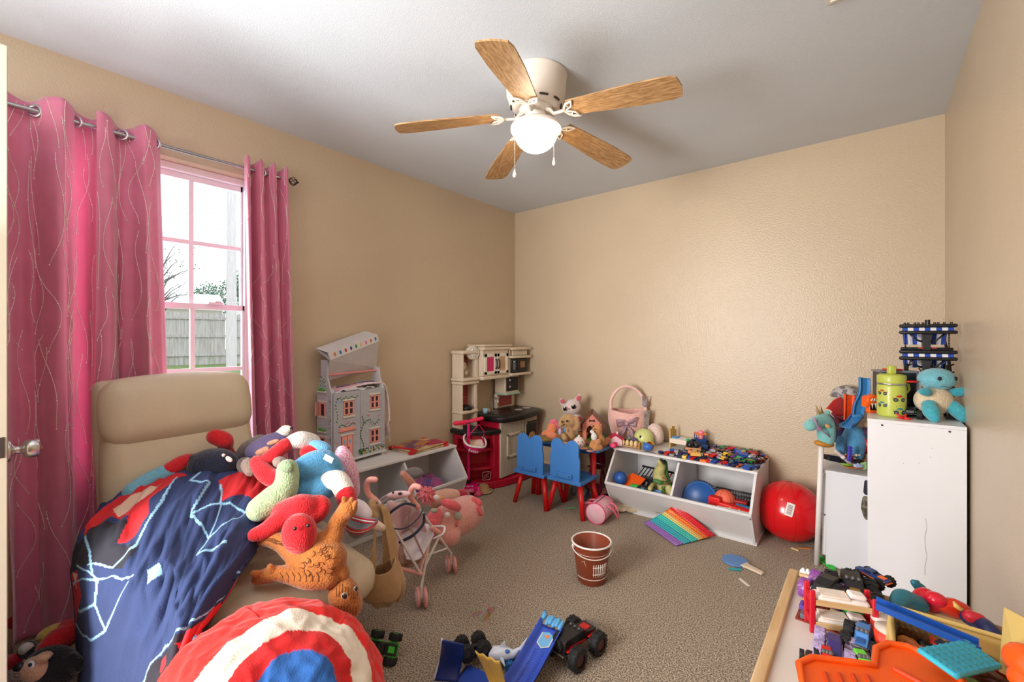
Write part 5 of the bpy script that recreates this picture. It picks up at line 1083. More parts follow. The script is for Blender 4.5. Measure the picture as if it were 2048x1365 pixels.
# ------------------------------------------------------------------ wheels and trucks
TIRE = mat((26, 26, 28), .7, nz=.2)
def wheel_bm(g, c, r_, w_, tread=12, hub=None, tire=TIRE):
    X0 = g.X.copy(); g.X = X0 @ Matrix.Translation(c) @ Matrix.Rotation(PI/2, 4, 'X')
    g.use(tire); g.lathe([(r_*.55, -w_/2), (r_*.86, -w_/2), (r_*.97, -w_*.36), (r_*.97, w_*.36), (r_*.86, w_/2), (r_*.55, w_/2)], seg=20)
    for k in range(tread):
        a = 2*PI*k/tread
        for s_ in (-1, 1): g.box((r_*.97*cos(a), r_*.97*sin(a), s_*w_*.24), (r_*.1, r_*.22, w_*.44), rot=(s_*.5, 0, a))
    if hub: g.use(hub); g.lathe([(0, -w_*.36), (r_*.3, -w_*.4), (r_*.58, -w_*.46), (r_*.58, w_*.46), (r_*.3, w_*.4), (0, w_*.36)], seg=14)
    g.X = X0
def truck(name, label, loc, rot, L_=.12, W_=.07, wr=.03, ww=.03, body=(30, 30, 34), trim=(200, 30, 30), hub=(80, 80, 84), glass=(30, 34, 44), kind='pickup', tire=None, group=None, lift=None):
    T = thing(name, label, 'toy truck', loc, rot, group); bm_, tm, hm, gm = plast(*body), plast(*trim), plast(*hub), plast(*glass); tr_ = plast(*tire) if tire else TIRE
    z0 = lift or wr*1.25; wb = L_*.33
    g = M(plast(40, 40, 44)); g.box((0, 0, wr), (L_*.8, W_*.3, wr*.35), bev=.002)
    for x in (-wb, wb): g.cyl((x, -W_*.55, wr), (x, W_*.55, wr), wr*.14); g.tube([(x*.7, W_*.2, wr), (x*.9, W_*.22, z0+wr*.3)], wr*.09, 6); g.tube([(x*.7, -W_*.2, wr), (x*.9, -W_*.22, z0+wr*.3)], wr*.09, 6)
    g.out('chassis', T)
    for x in (-wb, wb):
        for s_ in (-1, 1): g = M(); wheel_bm(g, (x, s_*(W_*.5+ww*.35), wr), wr, ww, 12, hm, tr_); g.out('wheel', T)
    h_ = W_*.34
    prof = {'pickup': [(-.5, .0), (.48, .0), (.5, .5), (.44, .62), (.12, .72), (.04, 1.35), (-.2, 1.4), (-.24, .8), (-.5, .8)],
            'jeep': [(-.5, .0), (.5, .0), (.5, .6), (.18, .8), (.1, 1.4), (-.42, 1.45), (-.5, 1.3)],
            'beast': [(-.5, .1), (.45, .0), (.55, .5), (.4, 1.1), (.1, 1.5), (-.25, 1.3), (-.5, .7)]}[kind]
    g = M(bm_); g.prism([(x*L_, z*h_) for x, z in prof], -W_*.32, W_*.32, Matrix.Translation((0, 0, z0)) @ RX, bev=.003); bo = g.out('body', T)
    g = M(gm); g.box((L_*.085, 0, z0+h_*1.06), (L_*.02, W_*.5, h_*.42), rot=(0, -.15, 0)); 
    for s_ in (-1, 1): g.box((-L_*.08, s_*W_*.322, z0+h_*1.08), (L_*.22, .002, h_*.36))
    g.out('windows', bo)
    g = M(tm); g.box((L_*.3, 0, z0+h_*.74), (L_*.22, W_*.34, .003), rot=(0, .05, 0)); g.box((L_*.5, 0, z0+h_*.12), (.006, W_*.6, h_*.22), bev=.001)
    for s_ in (-1, 1): g.box((-L_*.1, s_*W_*.325, z0+h_*.35), (L_*.5, .003, h_*.16), rot=(0, .12, 0)); g.box((wb, s_*W_*.36, z0+h_*.35), (wr*1.3, W_*.12, h_*.12), bev=.002); g.box((-wb, s_*W_*.36, z0+h_*.35), (wr*1.3, W_*.12, h_*.12), bev=.002)
    g.out('trim', bo)
    if kind == 'jeep':
        g = M(BLACK); X0 = g.X; g.X = Matrix.Translation((-L_*.53, 0, z0+h_*.75)) @ Matrix.Rotation(PI/2, 4, 'Z'); wheel_bm(g, (0, 0, 0), wr*.5, wr*.3, 10, plast(70, 70, 74)); g.X = Matrix(); g.use(plast(90, 90, 94))
        g.out('spare_wheel', T); g = M(plast(90, 90, 94))
        for y in (-.25, .25): g.tube([(-L_*.51, y*W_, z0+h_*1.0), (-L_*.51, y*W_, z0+h_*1.4)], .0015, 5)
        g.tube([(-L_*.56, -W_*.35, z0), (-L_*.56, W_*.35, z0)], .003, 6); g.tube([(L_*.54, -W_*.35, z0+.004), (L_*.57, -W_*.3, z0+h_*.5), (L_*.57, W_*.3, z0+h_*.5), (L_*.54, W_*.35, z0+.004)], .0028, 6)
        for y in (-.2, 0, .2): g.sph((0, y*W_, z0+h_*1.52), .005)
        g.out('bars', T, kind='stuff')
    return T

# ------------------------------------------------------------------ toys on the kids table (top z = TZ)
def doll_eye(P, r_=.006): return mat((24, 20, 24), .15)
EYEM = mat((22, 18, 24), .12)
def spots(T, m, items, nm='eye'): 
    for p, r_ in items: g = wm(m, T); blob(g, p, r_); g.out(nm, T)
def onT(px, py, t, z=TZ): v = Pd(px, py, t); return Vector((v.x, v.y, z))
OR = fur(226, 132, 92)
T = plush('orange_plush', 'small orange plush monster sitting at the left end of the kids table', onT(1105, 870, 3.3), [
 ('body', OR, [('B', (1104, 858, 3.3), (.04, .036, .046)), ('L', [(1088, 868, 3.26, .02), (1094, 866, 3.27, .024)]), ('L', [(1100, 872, 3.24, .026), (1108, 872, 3.24, .026)])]), ('hair', fur(232, 110, 140), [('L', [(1103, 845, 3.3, .016), (1109, 843, 3.3, .018)]), ('L', [(1113, 846, 3.3, .014), (1117, 854, 3.3, .014)])], .004)])
T = plush('brown_dog_plush', 'fluffy light brown puppy plush with a blue tag on the kids table', onT(1138, 876, 3.3), [
 ('body', fur(190, 150, 104), [('B', (1137, 842, 3.3), (.062, .055, .054)), ('L', [(1138, 858, 3.3, .04), (1140, 872, 3.3, .045)]), ('L', [(1152, 838, 3.28, .022), (1155, 850, 3.28, .024), (1153, 858, 3.28, .018)]), ('L', [(1124, 840, 3.27, .018), (1121, 850, 3.27, .02)]), ('L', [(1127, 872, 3.24, .02), (1130, 878, 3.22, .02)])])])
spots(T, EYEM, [((1134, 842.5, 3.225), (.008, .006, .009)), ((1124, 844, 3.235), (.007, .006, .008)), ((1128, 850, 3.22), (.006, .005, .005))])
spots(T, plast(60, 160, 220), [((1130, 861, 3.22), (.008, .003, .014))], 'tag')
spots(T, plast(200, 160, 200), [((1120, 864, 3.24), (.014, .01, .026))], 'striped_bottle')
T = plush('white_kitten_plush', 'white kitten plush with pink ears and big dark eyes behind the brown puppy', onT(1144, 850, 3.62), [
 ('body', fur(226, 208, 204), [('B', (1143, 815, 3.6), (.082, .07, .066), -.12), ('L', [(1150, 838, 3.6, .05), (1152, 862, 3.6, .06)]), ('L', [(1126, 807, 3.6, .025), (1123, 801, 3.6, .018)]), ('L', [(1155, 800, 3.6, .028), (1159, 793, 3.6, .02)])]),
 ('ear_lining', fur(214, 96, 110), [('B', (1125, 803, 3.54), (.02, .012, .02)), ('B', (1157, 797, 3.535), (.02, .012, .024), .4)], .004), ('dress', cloth(190, 40, 90), [('L', [(1158, 838, 3.57, .02), (1163, 850, 3.57, .024)])], .004)])
spots(T, EYEM, [((1147, 814, 3.52), (.018, .01, .019)), ((1129.5, 818, 3.525), (.014, .01, .019))]); spots(T, plast(238, 130, 130), [((1136, 818, 3.52), (.008, .006, .006))], 'nose'); spots(T, mat((250, 250, 250), .3), [((1146, 811, 3.505), (.006, .004, .006)), ((1129, 815, 3.51), (.005, .004, .005))], 'eye_glint')
T = plush('fox_plush', 'small tan fox plush with a white chest at the table corner', onT(1198, 895, 3.07), [
 ('body', fur(196, 134, 84), [('L', [(1191, 862, 3.07, .03), (1196, 858, 3.07, .03)]), ('L', [(1194, 868, 3.07, .03), (1199, 882, 3.08, .042)]), ('L', [(1188, 880, 3.03, .014), (1183, 892, 3.0, .017)]), ('L', [(1197, 884, 3.02, .02), (1192, 893, 2.99, .018)]), ('L', [(1200, 896, 3.0, .02), (1190, 898, 2.98, .017)]), ('L', [(1208, 890, 3.12, .018), (1216, 880, 3.16, .02)]), ('L', [(1184, 852, 3.06, .01), (1183, 849, 3.06, .008)]), ('L', [(1197, 851, 3.06, .012), (1198, 848, 3.06, .009)])], .004),
 ('chest', fur(226, 222, 220), [('B', (1188, 874, 3.02), (.022, .012, .03)), ('B', (1184, 864, 3.03), (.016, .014, .013))], .004)])
spots(T, EYEM, [((1181, 858, 3.03), (.004, .004, .004)), ((1190, 859, 3.025), (.004, .004, .005))])
# dog house
p = onT(1184, 864, 3.36); DK = thing('toy_dog_house', 'pink toy dog house with a brown gable roof and a black bone sign', 'toy house', (p.x, p.y, TZ), R(28)); PH = plast(222, 138, 120); PRF = plast(112, 66, 50)
w2, hh, hr, dd_ = .075, .115, .20, .16
for y in (0, dd_-.006):
    g = M(PH); arch = arc((0, .07), .042, 0, PI, 10)
    if y == 0: pts = [(w2, 0), (w2, hh), (0, hr), (-w2, hh), (-w2, 0), (-.042, 0)]+arch[::-1]+[(.042, 0)]
    else: pts = [(w2, 0), (w2, hh), (0, hr), (-w2, hh), (-w2, 0)]
    g.prism(pts, 0, .006, Matrix.Translation((0, y+.006, 0)) @ RX); g.out('gable_wall', DK)
for s_ in (-1, 1):
    g = M(plast(132, 30, 56)); g.bx((s_*w2-.003, 0, 0), (s_*w2+.003, dd_, hh)); g.out('side_wall', DK)
    a = Vector((0, 0, hr+.004)); b_ = Vector((s_*(w2+.02), 0, hh-.018)); g = M(PRF); nn = Vector((s_*.006, 0, .009))
    g.add([p_+Vector((0, y, 0)) for y in (-.014, dd_+.01) for p_ in (a, b_, b_+nn, a+nn)], [(0, 1, 2, 3), (7, 6, 5, 4), (0, 4, 5, 1), (1, 5, 6, 2), (2, 6, 7, 3), (3, 7, 4, 0)], False)
    for k in range(1, 4): q = a.lerp(b_, k/4)+nn; g.bx((q.x-.002, -.014, q.z-.002), (q.x+.002, dd_+.01, q.z+.002))
    g.out('roof', DK)
g = M(BLACK); g.box((0, -.003, .146), (.03, .005, .008), bev=.002)
for s_ in (-1, 1):
    for q in (-1, 1): g.sph((s_*.017, -.003, .146+q*.004), (.006, .003, .005), seg=8, rings=6)
g.out('bone_sign', DK)
g = M(plast(150, 90, 60)); 
for z in (.03, .06, .09): g.tube([(-.03, dd_-.01, z), (.03, dd_-.01, z)], .002, 5)
g.tube([(0, dd_-.01, 0), (0, dd_-.01, .1)], .002, 5); g.out('back_window_bars', DK)
# pink basket with bow
p = onT(1256, 868, 3.40); BQ = thing('pink_easter_basket', 'fluffy pink basket with a glitter bow and a tall handle beside the dog house', 'basket', (p.x, p.y, TZ), YAW-.1)
PF = fur(236, 186, 176); g = M(PF)
def bas(u, v): a = 2*PI*u; r_ = .098+.042*sin(PI*min(1, v*.62+.06))*1.0; return Vector((r_*cos(a)*1.05, r_*sin(a)*.8, .02+.19*v+.028*cos(a)*v*-1*0+.022*v*abs(cos(a))))
g.grid(bas, 40, 16, closeu=True); g.lathe([(0, .02), (.1, .022)], seg=40); g.out('body', BQ, solid=.012)
P = [Vector((-.13, 0, .22)), Vector((-.125, 0, .31)), Vector((-.07, 0, .385)), Vector((0, 0, .405)), Vector((.07, 0, .37)), Vector((.125, 0, .29)), Vector((.13, 0, .22))]
g = M(cloth(238, 196, 190)); g.tube([cat(P, i/30) for i in range(31)], .010, 10, flat=1.4); g.out('handle', BQ)
GL = mat((206, 150, 158), .35, col2=(120, 120, 140), ns=240, thr=(.45, .55), name='glitter')
g = M(GL)
for s_ in (-1, 1):
    g.tube([(-.03, -.112, .14), (-.03+s_*.03, -.128, .155), (-.03+s_*.065, -.118, .165+.01*s_), (-.03+s_*.06, -.118, .125), (-.03, -.116, .135)], [.012, .02, .024, .018, .01], 8, flat=.6, rnd_ends=True)
    g.tube([(-.03, -.118, .13), (-.03+s_*.03, -.13, .08), (-.03+s_*.055-.01, -.135, .02)], [.012, .02, .028], 8, flat=.35)
g.sph((-.03, -.128, .14), (.016, .012, .018)); g.out('bow', BQ)
g = M(cloth(150, 140, 146)); g.sph((.125, -.02, .275), (.022, .014, .026))
for s_ in (-1, 1): g.tube([(.125+s_*.01, -.02, .29), (.125+s_*.02, -.02, .33)], [.008, .005], 6, rnd_ends=True)
g.out('bunny_charm', BQ); g = M(mat((200, 192, 186), .6, col2=(120, 110, 110), ns=60)); g.box((.125, -.075, .165), (.05, .004, .14), rot=(R(8), 0, .5)); g.out('hang_tag', BQ)
# tea things and small toys on the table
CER = mat((232, 222, 216), .25)
p = onT(1158, 882, 3.16); T = thing('toy_cake_dome', 'white spotted toy cupcake pot in the middle of the kids table', 'toy teapot', (p.x, p.y, TZ)); g = M(CER); g.lathe([(0, 0), (.044, 0), (.048, .012), (.044, .03), (.036, .05), (.02, .064), (.008, .07), (.01, .078), (0, .082)], seg=24); g.out('pot', T)
g = M(plast(206, 50, 60))
for k in range(9): a = -PI/2+(k-4)*.36; z = .02+.02*(k % 2); r_ = .049-.22*max(0, z-.012)*.9; g.sph((r_*cos(a), r_*sin(a), z), .0045, seg=8, rings=6)
g.out('dot', T, kind='stuff')
p = onT(1131, 884, 3.12); T = thing('toy_teacup', 'pale pink toy teacup on a saucer beside the brown puppy', 'toy cup', (p.x, p.y, TZ)); g = M(plast(230, 176, 170)); g.lathe([(0, .003), (.036, .005), (.038, .008), (0, .006)], seg=24); g.out('saucer', T); g = M(plast(236, 190, 180)); g.lathe([(0, .008), (.014, .008), (.026, .034), (.023, .034), (.012, .012), (0, .012)], seg=24); g.tube([(.024, 0, .028), (.036, 0, .024), (.03, 0, .014), (.02, 0, .014)], .0025, 6); g.out('cup', T)
tp_specs = [(1168, 888, 3.07, (220, 150, 130), .032), (1150, 893, 3.04, (230, 190, 170), .03), (1172, 872, 3.2, (110, 60, 110), .026), (1210, 868, 3.2, (240, 150, 60), .03), (1180, 898, 3.0, (226, 160, 150), .026)]
for k, (x, y, t, cc, r_) in enumerate(tp_specs):
    p = onT(x, y, t); tag(M(plast(*cc)).lathe([(0, .002), (r_*.6, .002), (r_, .008), (r_*.94, .009), (r_*.6, .005), (0, .004)], seg=20).out('toy_plate', loc=(p.x, p.y, TZ)), ['salmon toy plate left of the fox plush', 'pale peach toy plate in front of the spotted pot', 'purple toy plate behind the spotted pot', 'orange toy plate behind the fox plush', 'pink toy plate at the fox plush feet'][k], 'toy plate', None)
p = onT(1092, 868, 3.34); T = thing('picture_card', 'yellow and green picture card under the orange plush', 'card', (p.x, p.y, TZ), .4); g = M(mat((226, 176, 60), .5, col2=(90, 120, 60), ns=30)); g.box((0, 0, .002), (.12, .08, .004)); g.out('card', T)
p = onT(1166, 862, 3.42); tag(M(plast(236, 150, 30)).lathe([(0, 0), (.03, 0), (.042, .05), (.038, .05), (.028, .004), (0, .004)], seg=20).out('toy_pot', loc=(p.x, p.y, TZ)), 'bright orange toy pot behind the spotted cupcake pot', 'toy pot')
p = onT(1236, 880, 3.16); T = thing('small_pink_house', 'small pink toy barn with a crimson roof near the table edge', 'toy house', (p.x-.03, p.y+.02, TZ), R(30)); g = M(plast(236, 190, 200)); g.prism([(-.045, 0), (.045, 0), (.045, .045), (0, .075), (-.045, .045)], 0, .07, Matrix.Translation((0, .035, 0)) @ RX, bev=.002); g.out('walls', T)
for s_ in (-1, 1): g = M(plast(216, 20, 70)); g.box((s_*.026, 0, .067), (.066, .082, .005), rot=(0, s_*.59, 0)); g.out('roof', T)
g = M(plast(240, 200, 210)); g.box((.01, 0, .088), (.016, .016, .02)); g.out('chimney', T); g = M(plast(220, 60, 110)); g.bx((-.015, -.037, 0), (.012, -.034, .03)); g.out('toy_door', T)
p = onT(1226, 884, 3.1); tag(M(plast(240, 70, 120)).sph((0, 0, .018), (.024, .02, .018)).out('pink_toy_bun', loc=(p.x, p.y, TZ)), 'shiny pink round toy in front of the small pink barn', 'toy')
# toys in front of the basket and on the left end of the right bin
BT = BZ
p = Pz(1298, 875, BT); EG = thing('cream_egg_plush', 'tall cream egg-shaped cushion against the wall behind the yellow-green dome', 'plush toy', (1.44, 3.21, BT)); g = M(fur(232, 206, 196)); g.lathe([(0, 0), (.05, .004), (.066, .04), (.062, .09), (.045, .13), (.02, .15), (0, .153)], seg=24); g.out('body', EG)
T = thing('yellow_green_dome', 'pale green toy dome with a wedge opening, behind the wooden rack', 'toy', (1.40, 3.10, BT+.055), (0, R(20), R(-35))); g = M(mat((206, 212, 136), .3)); g.lathe([(.07*cos(R(q)), .07*sin(R(q))) for q in range(0, 91, 9)], seg=32); g.out('upper_shell', T, solid=.004)
g = M(mat((196, 206, 130), .3)); g.X = Matrix.Rotation(R(-35), 4, 'Y'); g.lathe([(.069*cos(R(q)), -.069*sin(R(q))) for q in range(0, 91, 9)], seg=32); g.out('lower_shell', T, solid=.004); g = M(BLACK); g.sph((.03, -.055, .035), (.008, .005, .012), rot=(0, 0, .4)); g.out('eye_slot', T)
T = thing('wooden_rack', 'small wooden rack holding four round wooden beads at the bin edge', 'toy', (1.345, 2.975, BT), R(4)); wd = wood((206, 160, 104), (170, 120, 66))
for s_ in (-1, 1): g = M(wd); g.prism([(-.02, 0), (.02, 0), (.024, .04), (.0, .055), (-.024, .04)], -.006, .006, Matrix.Translation((s_*.075, 0, 0)) @ Matrix.Rotation(PI/2, 4, 'Z') @ RX, bev=.002); g.out('end_board', T)
for z in (.012,): g = M(wd); g.cyl((-.075, -.012, z), (.075, -.012, z), .004); g.cyl((-.075, .012, z), (.075, .012, z), .004); g.out('rail', T)
for k in range(4): g = M(mat((226, 200, 150), .5)); g.sph((-.048+k*.031, 0, .034), (.0135, .016, .024)); g.out('wooden_bead', T)
g = M(plast(104, 120, 104)); g.sph((-.01, .02, .066), .016); g.out('grey_bead', T); g = M(plast(86, 56, 130)); g.sph((.03, .02, .06), .014); g.out('purple_bead', T)
def cup(nm, label, loc, rot, cc, r_=.03, h_=.055):
    T = thing(nm, label, 'toy cup', loc, rot); g = M(plast(*cc)); g.lathe([(0, 0), (r_*.75, 0), (r_, h_), (r_*.93, h_), (r_*.7, .003), (0, .003)], seg=24); g.out('cup', T); return T
cup('yellow_cup', 'yellow toy cup lying on its side by the wooden rack', (1.475, 3.03, BT+.03), (R(80), 0, R(20)), (226, 160, 60)); cup('blue_cup', 'blue and cream toy cup lying on its side on the bin edge', (1.515, 2.97, BT+.028), (R(82), 0, R(-75)), (60, 110, 196), .027, .06)
p = Pz(1300, 900, BT); T = thing('black_scraps', 'two tiny black hair clips on the white bin edge', 'hair clip', (1.465, 2.945, BT)); g = M(BLACK); g.tube([(0, 0, .003), (.03, .004, .004), (.045, -.004, .003)], .002, 5); g.out('clip', T); g = M(BLACK); g.tube([(.05, -.006, .003), (.09, -.01, .003)], .002, 5); g.out('clip', T)
T = thing('doll_bed', 'wooden doll bed with a tall yellow headboard and blue footboard on the bin', 'doll bed', (1.62, 3.21, BT), R(-8)); g = M(wood((214, 176, 96), (180, 136, 56), (6, 6, 1)))
for k, hh_ in enumerate((.135, .15, .145, .12)): g.bx((-.055+0*k, -.045+k*.024, 0), (-.045, -.024+k*.024, hh_), .002)
g.out('headboard', T); g = M(mat((230, 214, 196), .5)); g.bx((-.05, -.05, .04), (.075, -.044, .068), .001); g.bx((-.05, .044, .04), (.075, .05, .068), .001); g.bx((-.05, -.05, .036), (.075, .05, .042)); g.out('bed_frame', T)
g = M(cloth(226, 232, 240)); g.box((.01, 0, .056), (.11, .08, .024), bev=.008); g.out('mattress', T); g = M(cloth(70, 140, 190)); g.box((-.028, 0, .07), (.04, .06, .014), bev=.005); g.out('pillow', T); g = M(plast(70, 130, 180)); g.prism([(-.05, 0), (.05, 0), (.05, .06), (.03, .075), (-.03, .075), (-.05, .06)], 0, .008, Matrix.Translation((.083, 0, 0)) @ Matrix.Rotation(PI/2, 4, 'Z') @ RX, bev=.002); g.out('footboard', T)
TB = thing('blue_toy_tractor', 'blue toy tractor with orange roof and tan trailer behind the tiny cars', 'toy tractor', (1.775, 3.20, BT), R(-60)); bl = plast(44, 74, 130)
g = M(bl); g.box((-.03, 0, .06), (.06, .07, .05), bev=.004); g.box((.035, 0, .045), (.08, .05, .03), bev=.006); g.out('body', TB); g = M(plast(240, 120, 30)); g.box((-.03, 0, .118), (.07, .075, .008), bev=.003); g.out('roof', TB); g = M(bl)
for sx_ in (-.06, .0):
    for sy_ in (-.032, .032): g.tube([(sx_, sy_, .08), (sx_, sy_, .116)], .0035, 6)
g.out('roof_post', TB)
for x, r_ in ((-.035, .036), (.055, .022)):
    for s_ in (-1, 1): g = M(); wheel_bm(g, (x, s_*.045, r_), r_, .018, 12, plast(60, 90, 150)); g.out('wheel', TB)
T = thing('toy_trailer', 'tan toy trailer carrying black toy fruit in front of the blue tractor', 'toy trailer', (1.755, 3.08, BT), R(-75)); g = M(wood((206, 156, 110), (180, 130, 84))); g.bx((-.05, -.05, .04), (.05, .05, .046)); g.bx((-.05, -.05, .046), (.05, -.046, .056)); g.bx((.046, -.05, .046), (.05, .05, .056)); g.bx((-.05, .046, .046), (.05, .05, .056)); g.out('bed', T)
g = M(plast(90, 130, 210)); g.box((.02, -.01, .022), (.05, .05, .03), bev=.004); g.out('axle_block', T)
for s_ in (-1, 1): g = M(); wheel_bm(g, (0, s_*.05, .02), .02, .012, 10, plast(70, 70, 74)); g.out('wheel', T)
for k, (x, y, cc) in enumerate(((-.02, -.02, (26, 30, 40)), (.02, -.02, (22, 26, 36)), (0, .02, (30, 34, 46)))):
    tag(M(plast(*cc)).sph((0, 0, .022), (.023, .023, .022)).out('black_ball', loc=T.matrix_basis @ Vector((x, y, .046))), ['glossy black toy ball at the left of the tan trailer', 'glossy black toy ball at the right of the tan trailer', 'glossy black toy ball at the back of the tan trailer'][k], 'toy ball', None)
tag(M(plast(40, 180, 90)).sph((0, 0, .01), .011).out('green_bead', loc=T.matrix_basis @ Vector((-.005, -.035, .085))), 'small green bead on top of the black toy balls', 'bead')
tag(M(plast(236, 130, 160)).sph((0, 0, .02), (.018, .015, .024)).sph((0, 0, .05), (.02, .017, .017)).sph((0, -.016, .048), (.008, .005, .006)).out('pink_pig_toy', loc=TB.matrix_basis @ Vector((-.02, 0, .078)), rot=(0, 0, R(150))), 'pink toy pig sitting in the blue tractor', 'toy animal')

# ------------------------------------------------------------------ crowd of tiny cars on the right bin
def car_mesh(kind, cc, c2):
    g = M(plast(*cc)); l_, w_ = .066, .028
    P = {0: [(-.5, .1), (.5, .1), (.5, .3), (.3, .36), (.12, .62), (-.2, .64), (-.42, .42), (-.5, .4)], 1: [(-.5, .1), (.5, .1), (.5, .38), (.26, .42), (.2, .78), (-.48, .78), (-.5, .3)], 2: [(-.5, .12), (.5, .1), (.5, .2), (.1, .34), (-.05, .48), (-.25, .44), (-.5, .52)], 3: [(-.5, .1), (.5, .1), (.5, .7), (.36, .78), (.15, .78), (.12, .42), (-.5, .42)]}[kind]
    g.prism([(x*l_, z*.026) for x, z in P], -w_/2, w_/2, RX, bev=.0015)
    g.use(plast(30, 36, 48)); zt = {0: .5, 1: .62, 2: .38, 3: .62}[kind]*.026; g.box((.02 if kind == 3 else 0, 0, zt), (l_*.28, w_*1.02, .004)); g.use(plast(*c2)); g.box((-.01, 0, {0: .655, 1: .79, 2: .47, 3: .43}[kind]*.026), (l_*.3, w_*.3, .001)); g.use(TIRE)
    for x in (-.3, .3):
        for s_ in (-1, 1): g.tube([(x*l_, s_*(w_/2-.003), .0065), (x*l_, s_*(w_/2+.0015), .0065)], .0065, 10)
    me = g.out('tmp'); d_ = me.data; bpy.data.objects.remove(me); return d_
cols = {'red': (206, 24, 34), 'blue': (30, 80, 180), 'dark blue': (26, 40, 90), 'orange': (240, 110, 30), 'green': (30, 150, 70), 'white': (220, 220, 224), 'yellow': (236, 190, 50), 'black': (26, 26, 30), 'silver': (160, 164, 172), 'teal': (50, 140, 170), 'tan': (200, 176, 120), 'purple': (96, 50, 130)}
kinds = ['saloon', 'van', 'racer', 'pickup']; wts = ['red']*6+['blue']*6+['dark blue']*4+['orange']*4+['green']*3+['white']*3+['yellow']*2+['black']*4+['silver']*3+['teal']*2+['tan', 'purple', 'yellow']
meshes = {}; rr = random.Random(21); seen = {}
def car(x, y, z, rz, tilt=(0, 0), cn=None, kd=None, sc=1):
    cn = cn or rr.choice(wts); kd = rr.randrange(4) if kd is None else kd
    if (cn, kd) not in meshes: meshes[(cn, kd)] = car_mesh(kd, cols[cn], cols[rr.choice(list(cols))])
    o = bpy.data.objects.new('toy_car', meshes[(cn, kd)]); C.objects.link(o); o.location = (x, y, z); o.rotation_euler = (tilt[0], tilt[1], rz); o.scale = (sc,)*3
    row = ['front', 'second', 'middle', 'fourth', 'back'][min(4, max(0, int((y-2.93)/.072)))]; colm = ['left end', 'left half', 'centre', 'right half', 'right end'][min(4, max(0, int((x-1.58)/.117)))]
    lb_ = 'tiny %s toy %s %s, %s row, %s of the crowd' % (cn, kinds[kd], 'lying on others' if z > BT+.01 else 'on the white bin', row, colm)
    if lb_ in seen: lb_ = lb_.replace(' of the crowd', ', facing '+['right', 'wall', 'left', 'room'][int((rz % (2*PI)+PI/4)/(PI/2)) % 4])
    seen[lb_] = 1; tag(o, lb_, 'toy car', 'tiny toy vehicles crowded on the right toy bin'); return o
n = 0
for layer in range(2):
    for i in range(17):
        for j in range(9):
            u, v = (i+rr.uniform(.2, .8))/17, (j+rr.uniform(.2, .8))/9; x = lerp(1.585, 2.155, u); y = lerp(2.945, 3.29, v)
            if x < 1.84 and y > 3.03: continue
            if x < 1.66 and y > 3.0: continue
            if layer and (v < .12 or u > .93 or rr.random() < .22): continue
            if layer == 0 and u > .9 and v < .15 and rr.random() < .4: continue
            if layer == 0 and (x > 2.08 and .25 < v < .45): continue
            car(x, y, BT+.0005+(.021+rr.uniform(0, .008) if layer else 0), rr.uniform(0, 2*PI), (rr.uniform(-.25, .25), rr.uniform(-.2, .2)) if layer else (0, 0), sc=rr.uniform(.9, 1.2)); n += 1
def blocks(name, label, loc, rz, cc, dims, studs, category='toy brick'):
    T = thing(name, label, category, loc, rz); g = M(plast(*cc)); g.box((0, 0, dims[2]/2), dims, bev=.0008); g.out('body', T)
    g = M(plast(*cc)); nx, ny = studs
    for i in range(nx):
        for j in range(ny): x = (i+.5)/nx*dims[0]-dims[0]/2; y = (j+.5)/ny*dims[1]-dims[1]/2; g.cyl((x, y, dims[2]), (x, y, dims[2]+.0022), dims[0]/nx*.32, seg=8)
    g.out('studs', T, kind='stuff'); return T
blocks('yellow_brick_plate', 'tan studded toy brick among the tiny cars near the bin front', (1.80, 2.975, BT+.024), .4, (226, 176, 90), (.062, .05, .02), (4, 3))
blocks('orange_blue_brick', 'orange toy brick with a blue layer on top at the bin front', (1.86, 2.945, BT), .2, (236, 120, 40), (.045, .03, .012), (3, 2)); 
tr = truck('blue_toy_bus', 'small blue toy police truck at the back right corner of the bin', (2.115, 3.25, BT+.0), R(200), .07, .034, .011, .01, (40, 90, 190), (230, 230, 240), (180, 180, 184), kind='jeep')
tr = truck('white_toy_jeep', 'small white toy jeep at the back right edge of the bin', (2.14, 3.14, BT+.0), R(250), .07, .034, .011, .01, (220, 220, 214), (30, 30, 34), (120, 120, 124), kind='jeep')
car(2.13, 2.96, BT, R(60), (0, 0), 'blue', 0, 1.5)

# ------------------------------------------------------------------ contents of the right bin, left cubby
def bo_(nm, label, cat_, loc, rot=0, group=None): return thing(nm, label, cat_, loc, rot, group)
FB = .022
T = bo_('blue_play_ball', 'small blue play ball in the left cubby of the right bin', 'ball', Vector((1.325, 2.87, .19))); g = M(plast(40, 90, 170)); g.sph((0, 0, .045), .045, seg=24, rings=16); g.out('shell', T); g = M(plast(30, 60, 120)); g.tube([(.0455*cos(a), -.01, .045+.0455*sin(a)) for a in [2*PI*i/24 for i in range(24)]], .0015, 5, closed=True); g.out('seam', T)
T = bo_('orange_ramp_piece', 'orange plastic track scoop under the blue play ball', 'toy', Vector((1.38, 2.92, .16))); g = M(plast(244, 92, 20)); g.add([(-.08, -.06, .03), (.05, -.07, .0), (.09, .04, .07), (-.01, .05, .09), (-.08, -.06, .036), (.05, -.07, .006), (.09, .04, .076), (-.01, .05, .096)], [(0, 1, 2, 3), (7, 6, 5, 4), (0, 4, 5, 1), (1, 5, 6, 2), (2, 6, 7, 3), (3, 7, 4, 0)], False); g.bx((.05, .0, .0), (.06, .01, .05)); g.out('scoop', T)
T = bo_('black_toy_bridge', 'black plastic toy castle bridge at the back of the left cubby', 'toy', Vector((1.50, 3.05, FB)), -.1); g = M(plast(30, 32, 36)); g.bx((-.11, -.05, .0), (.11, .05, .19), .003)
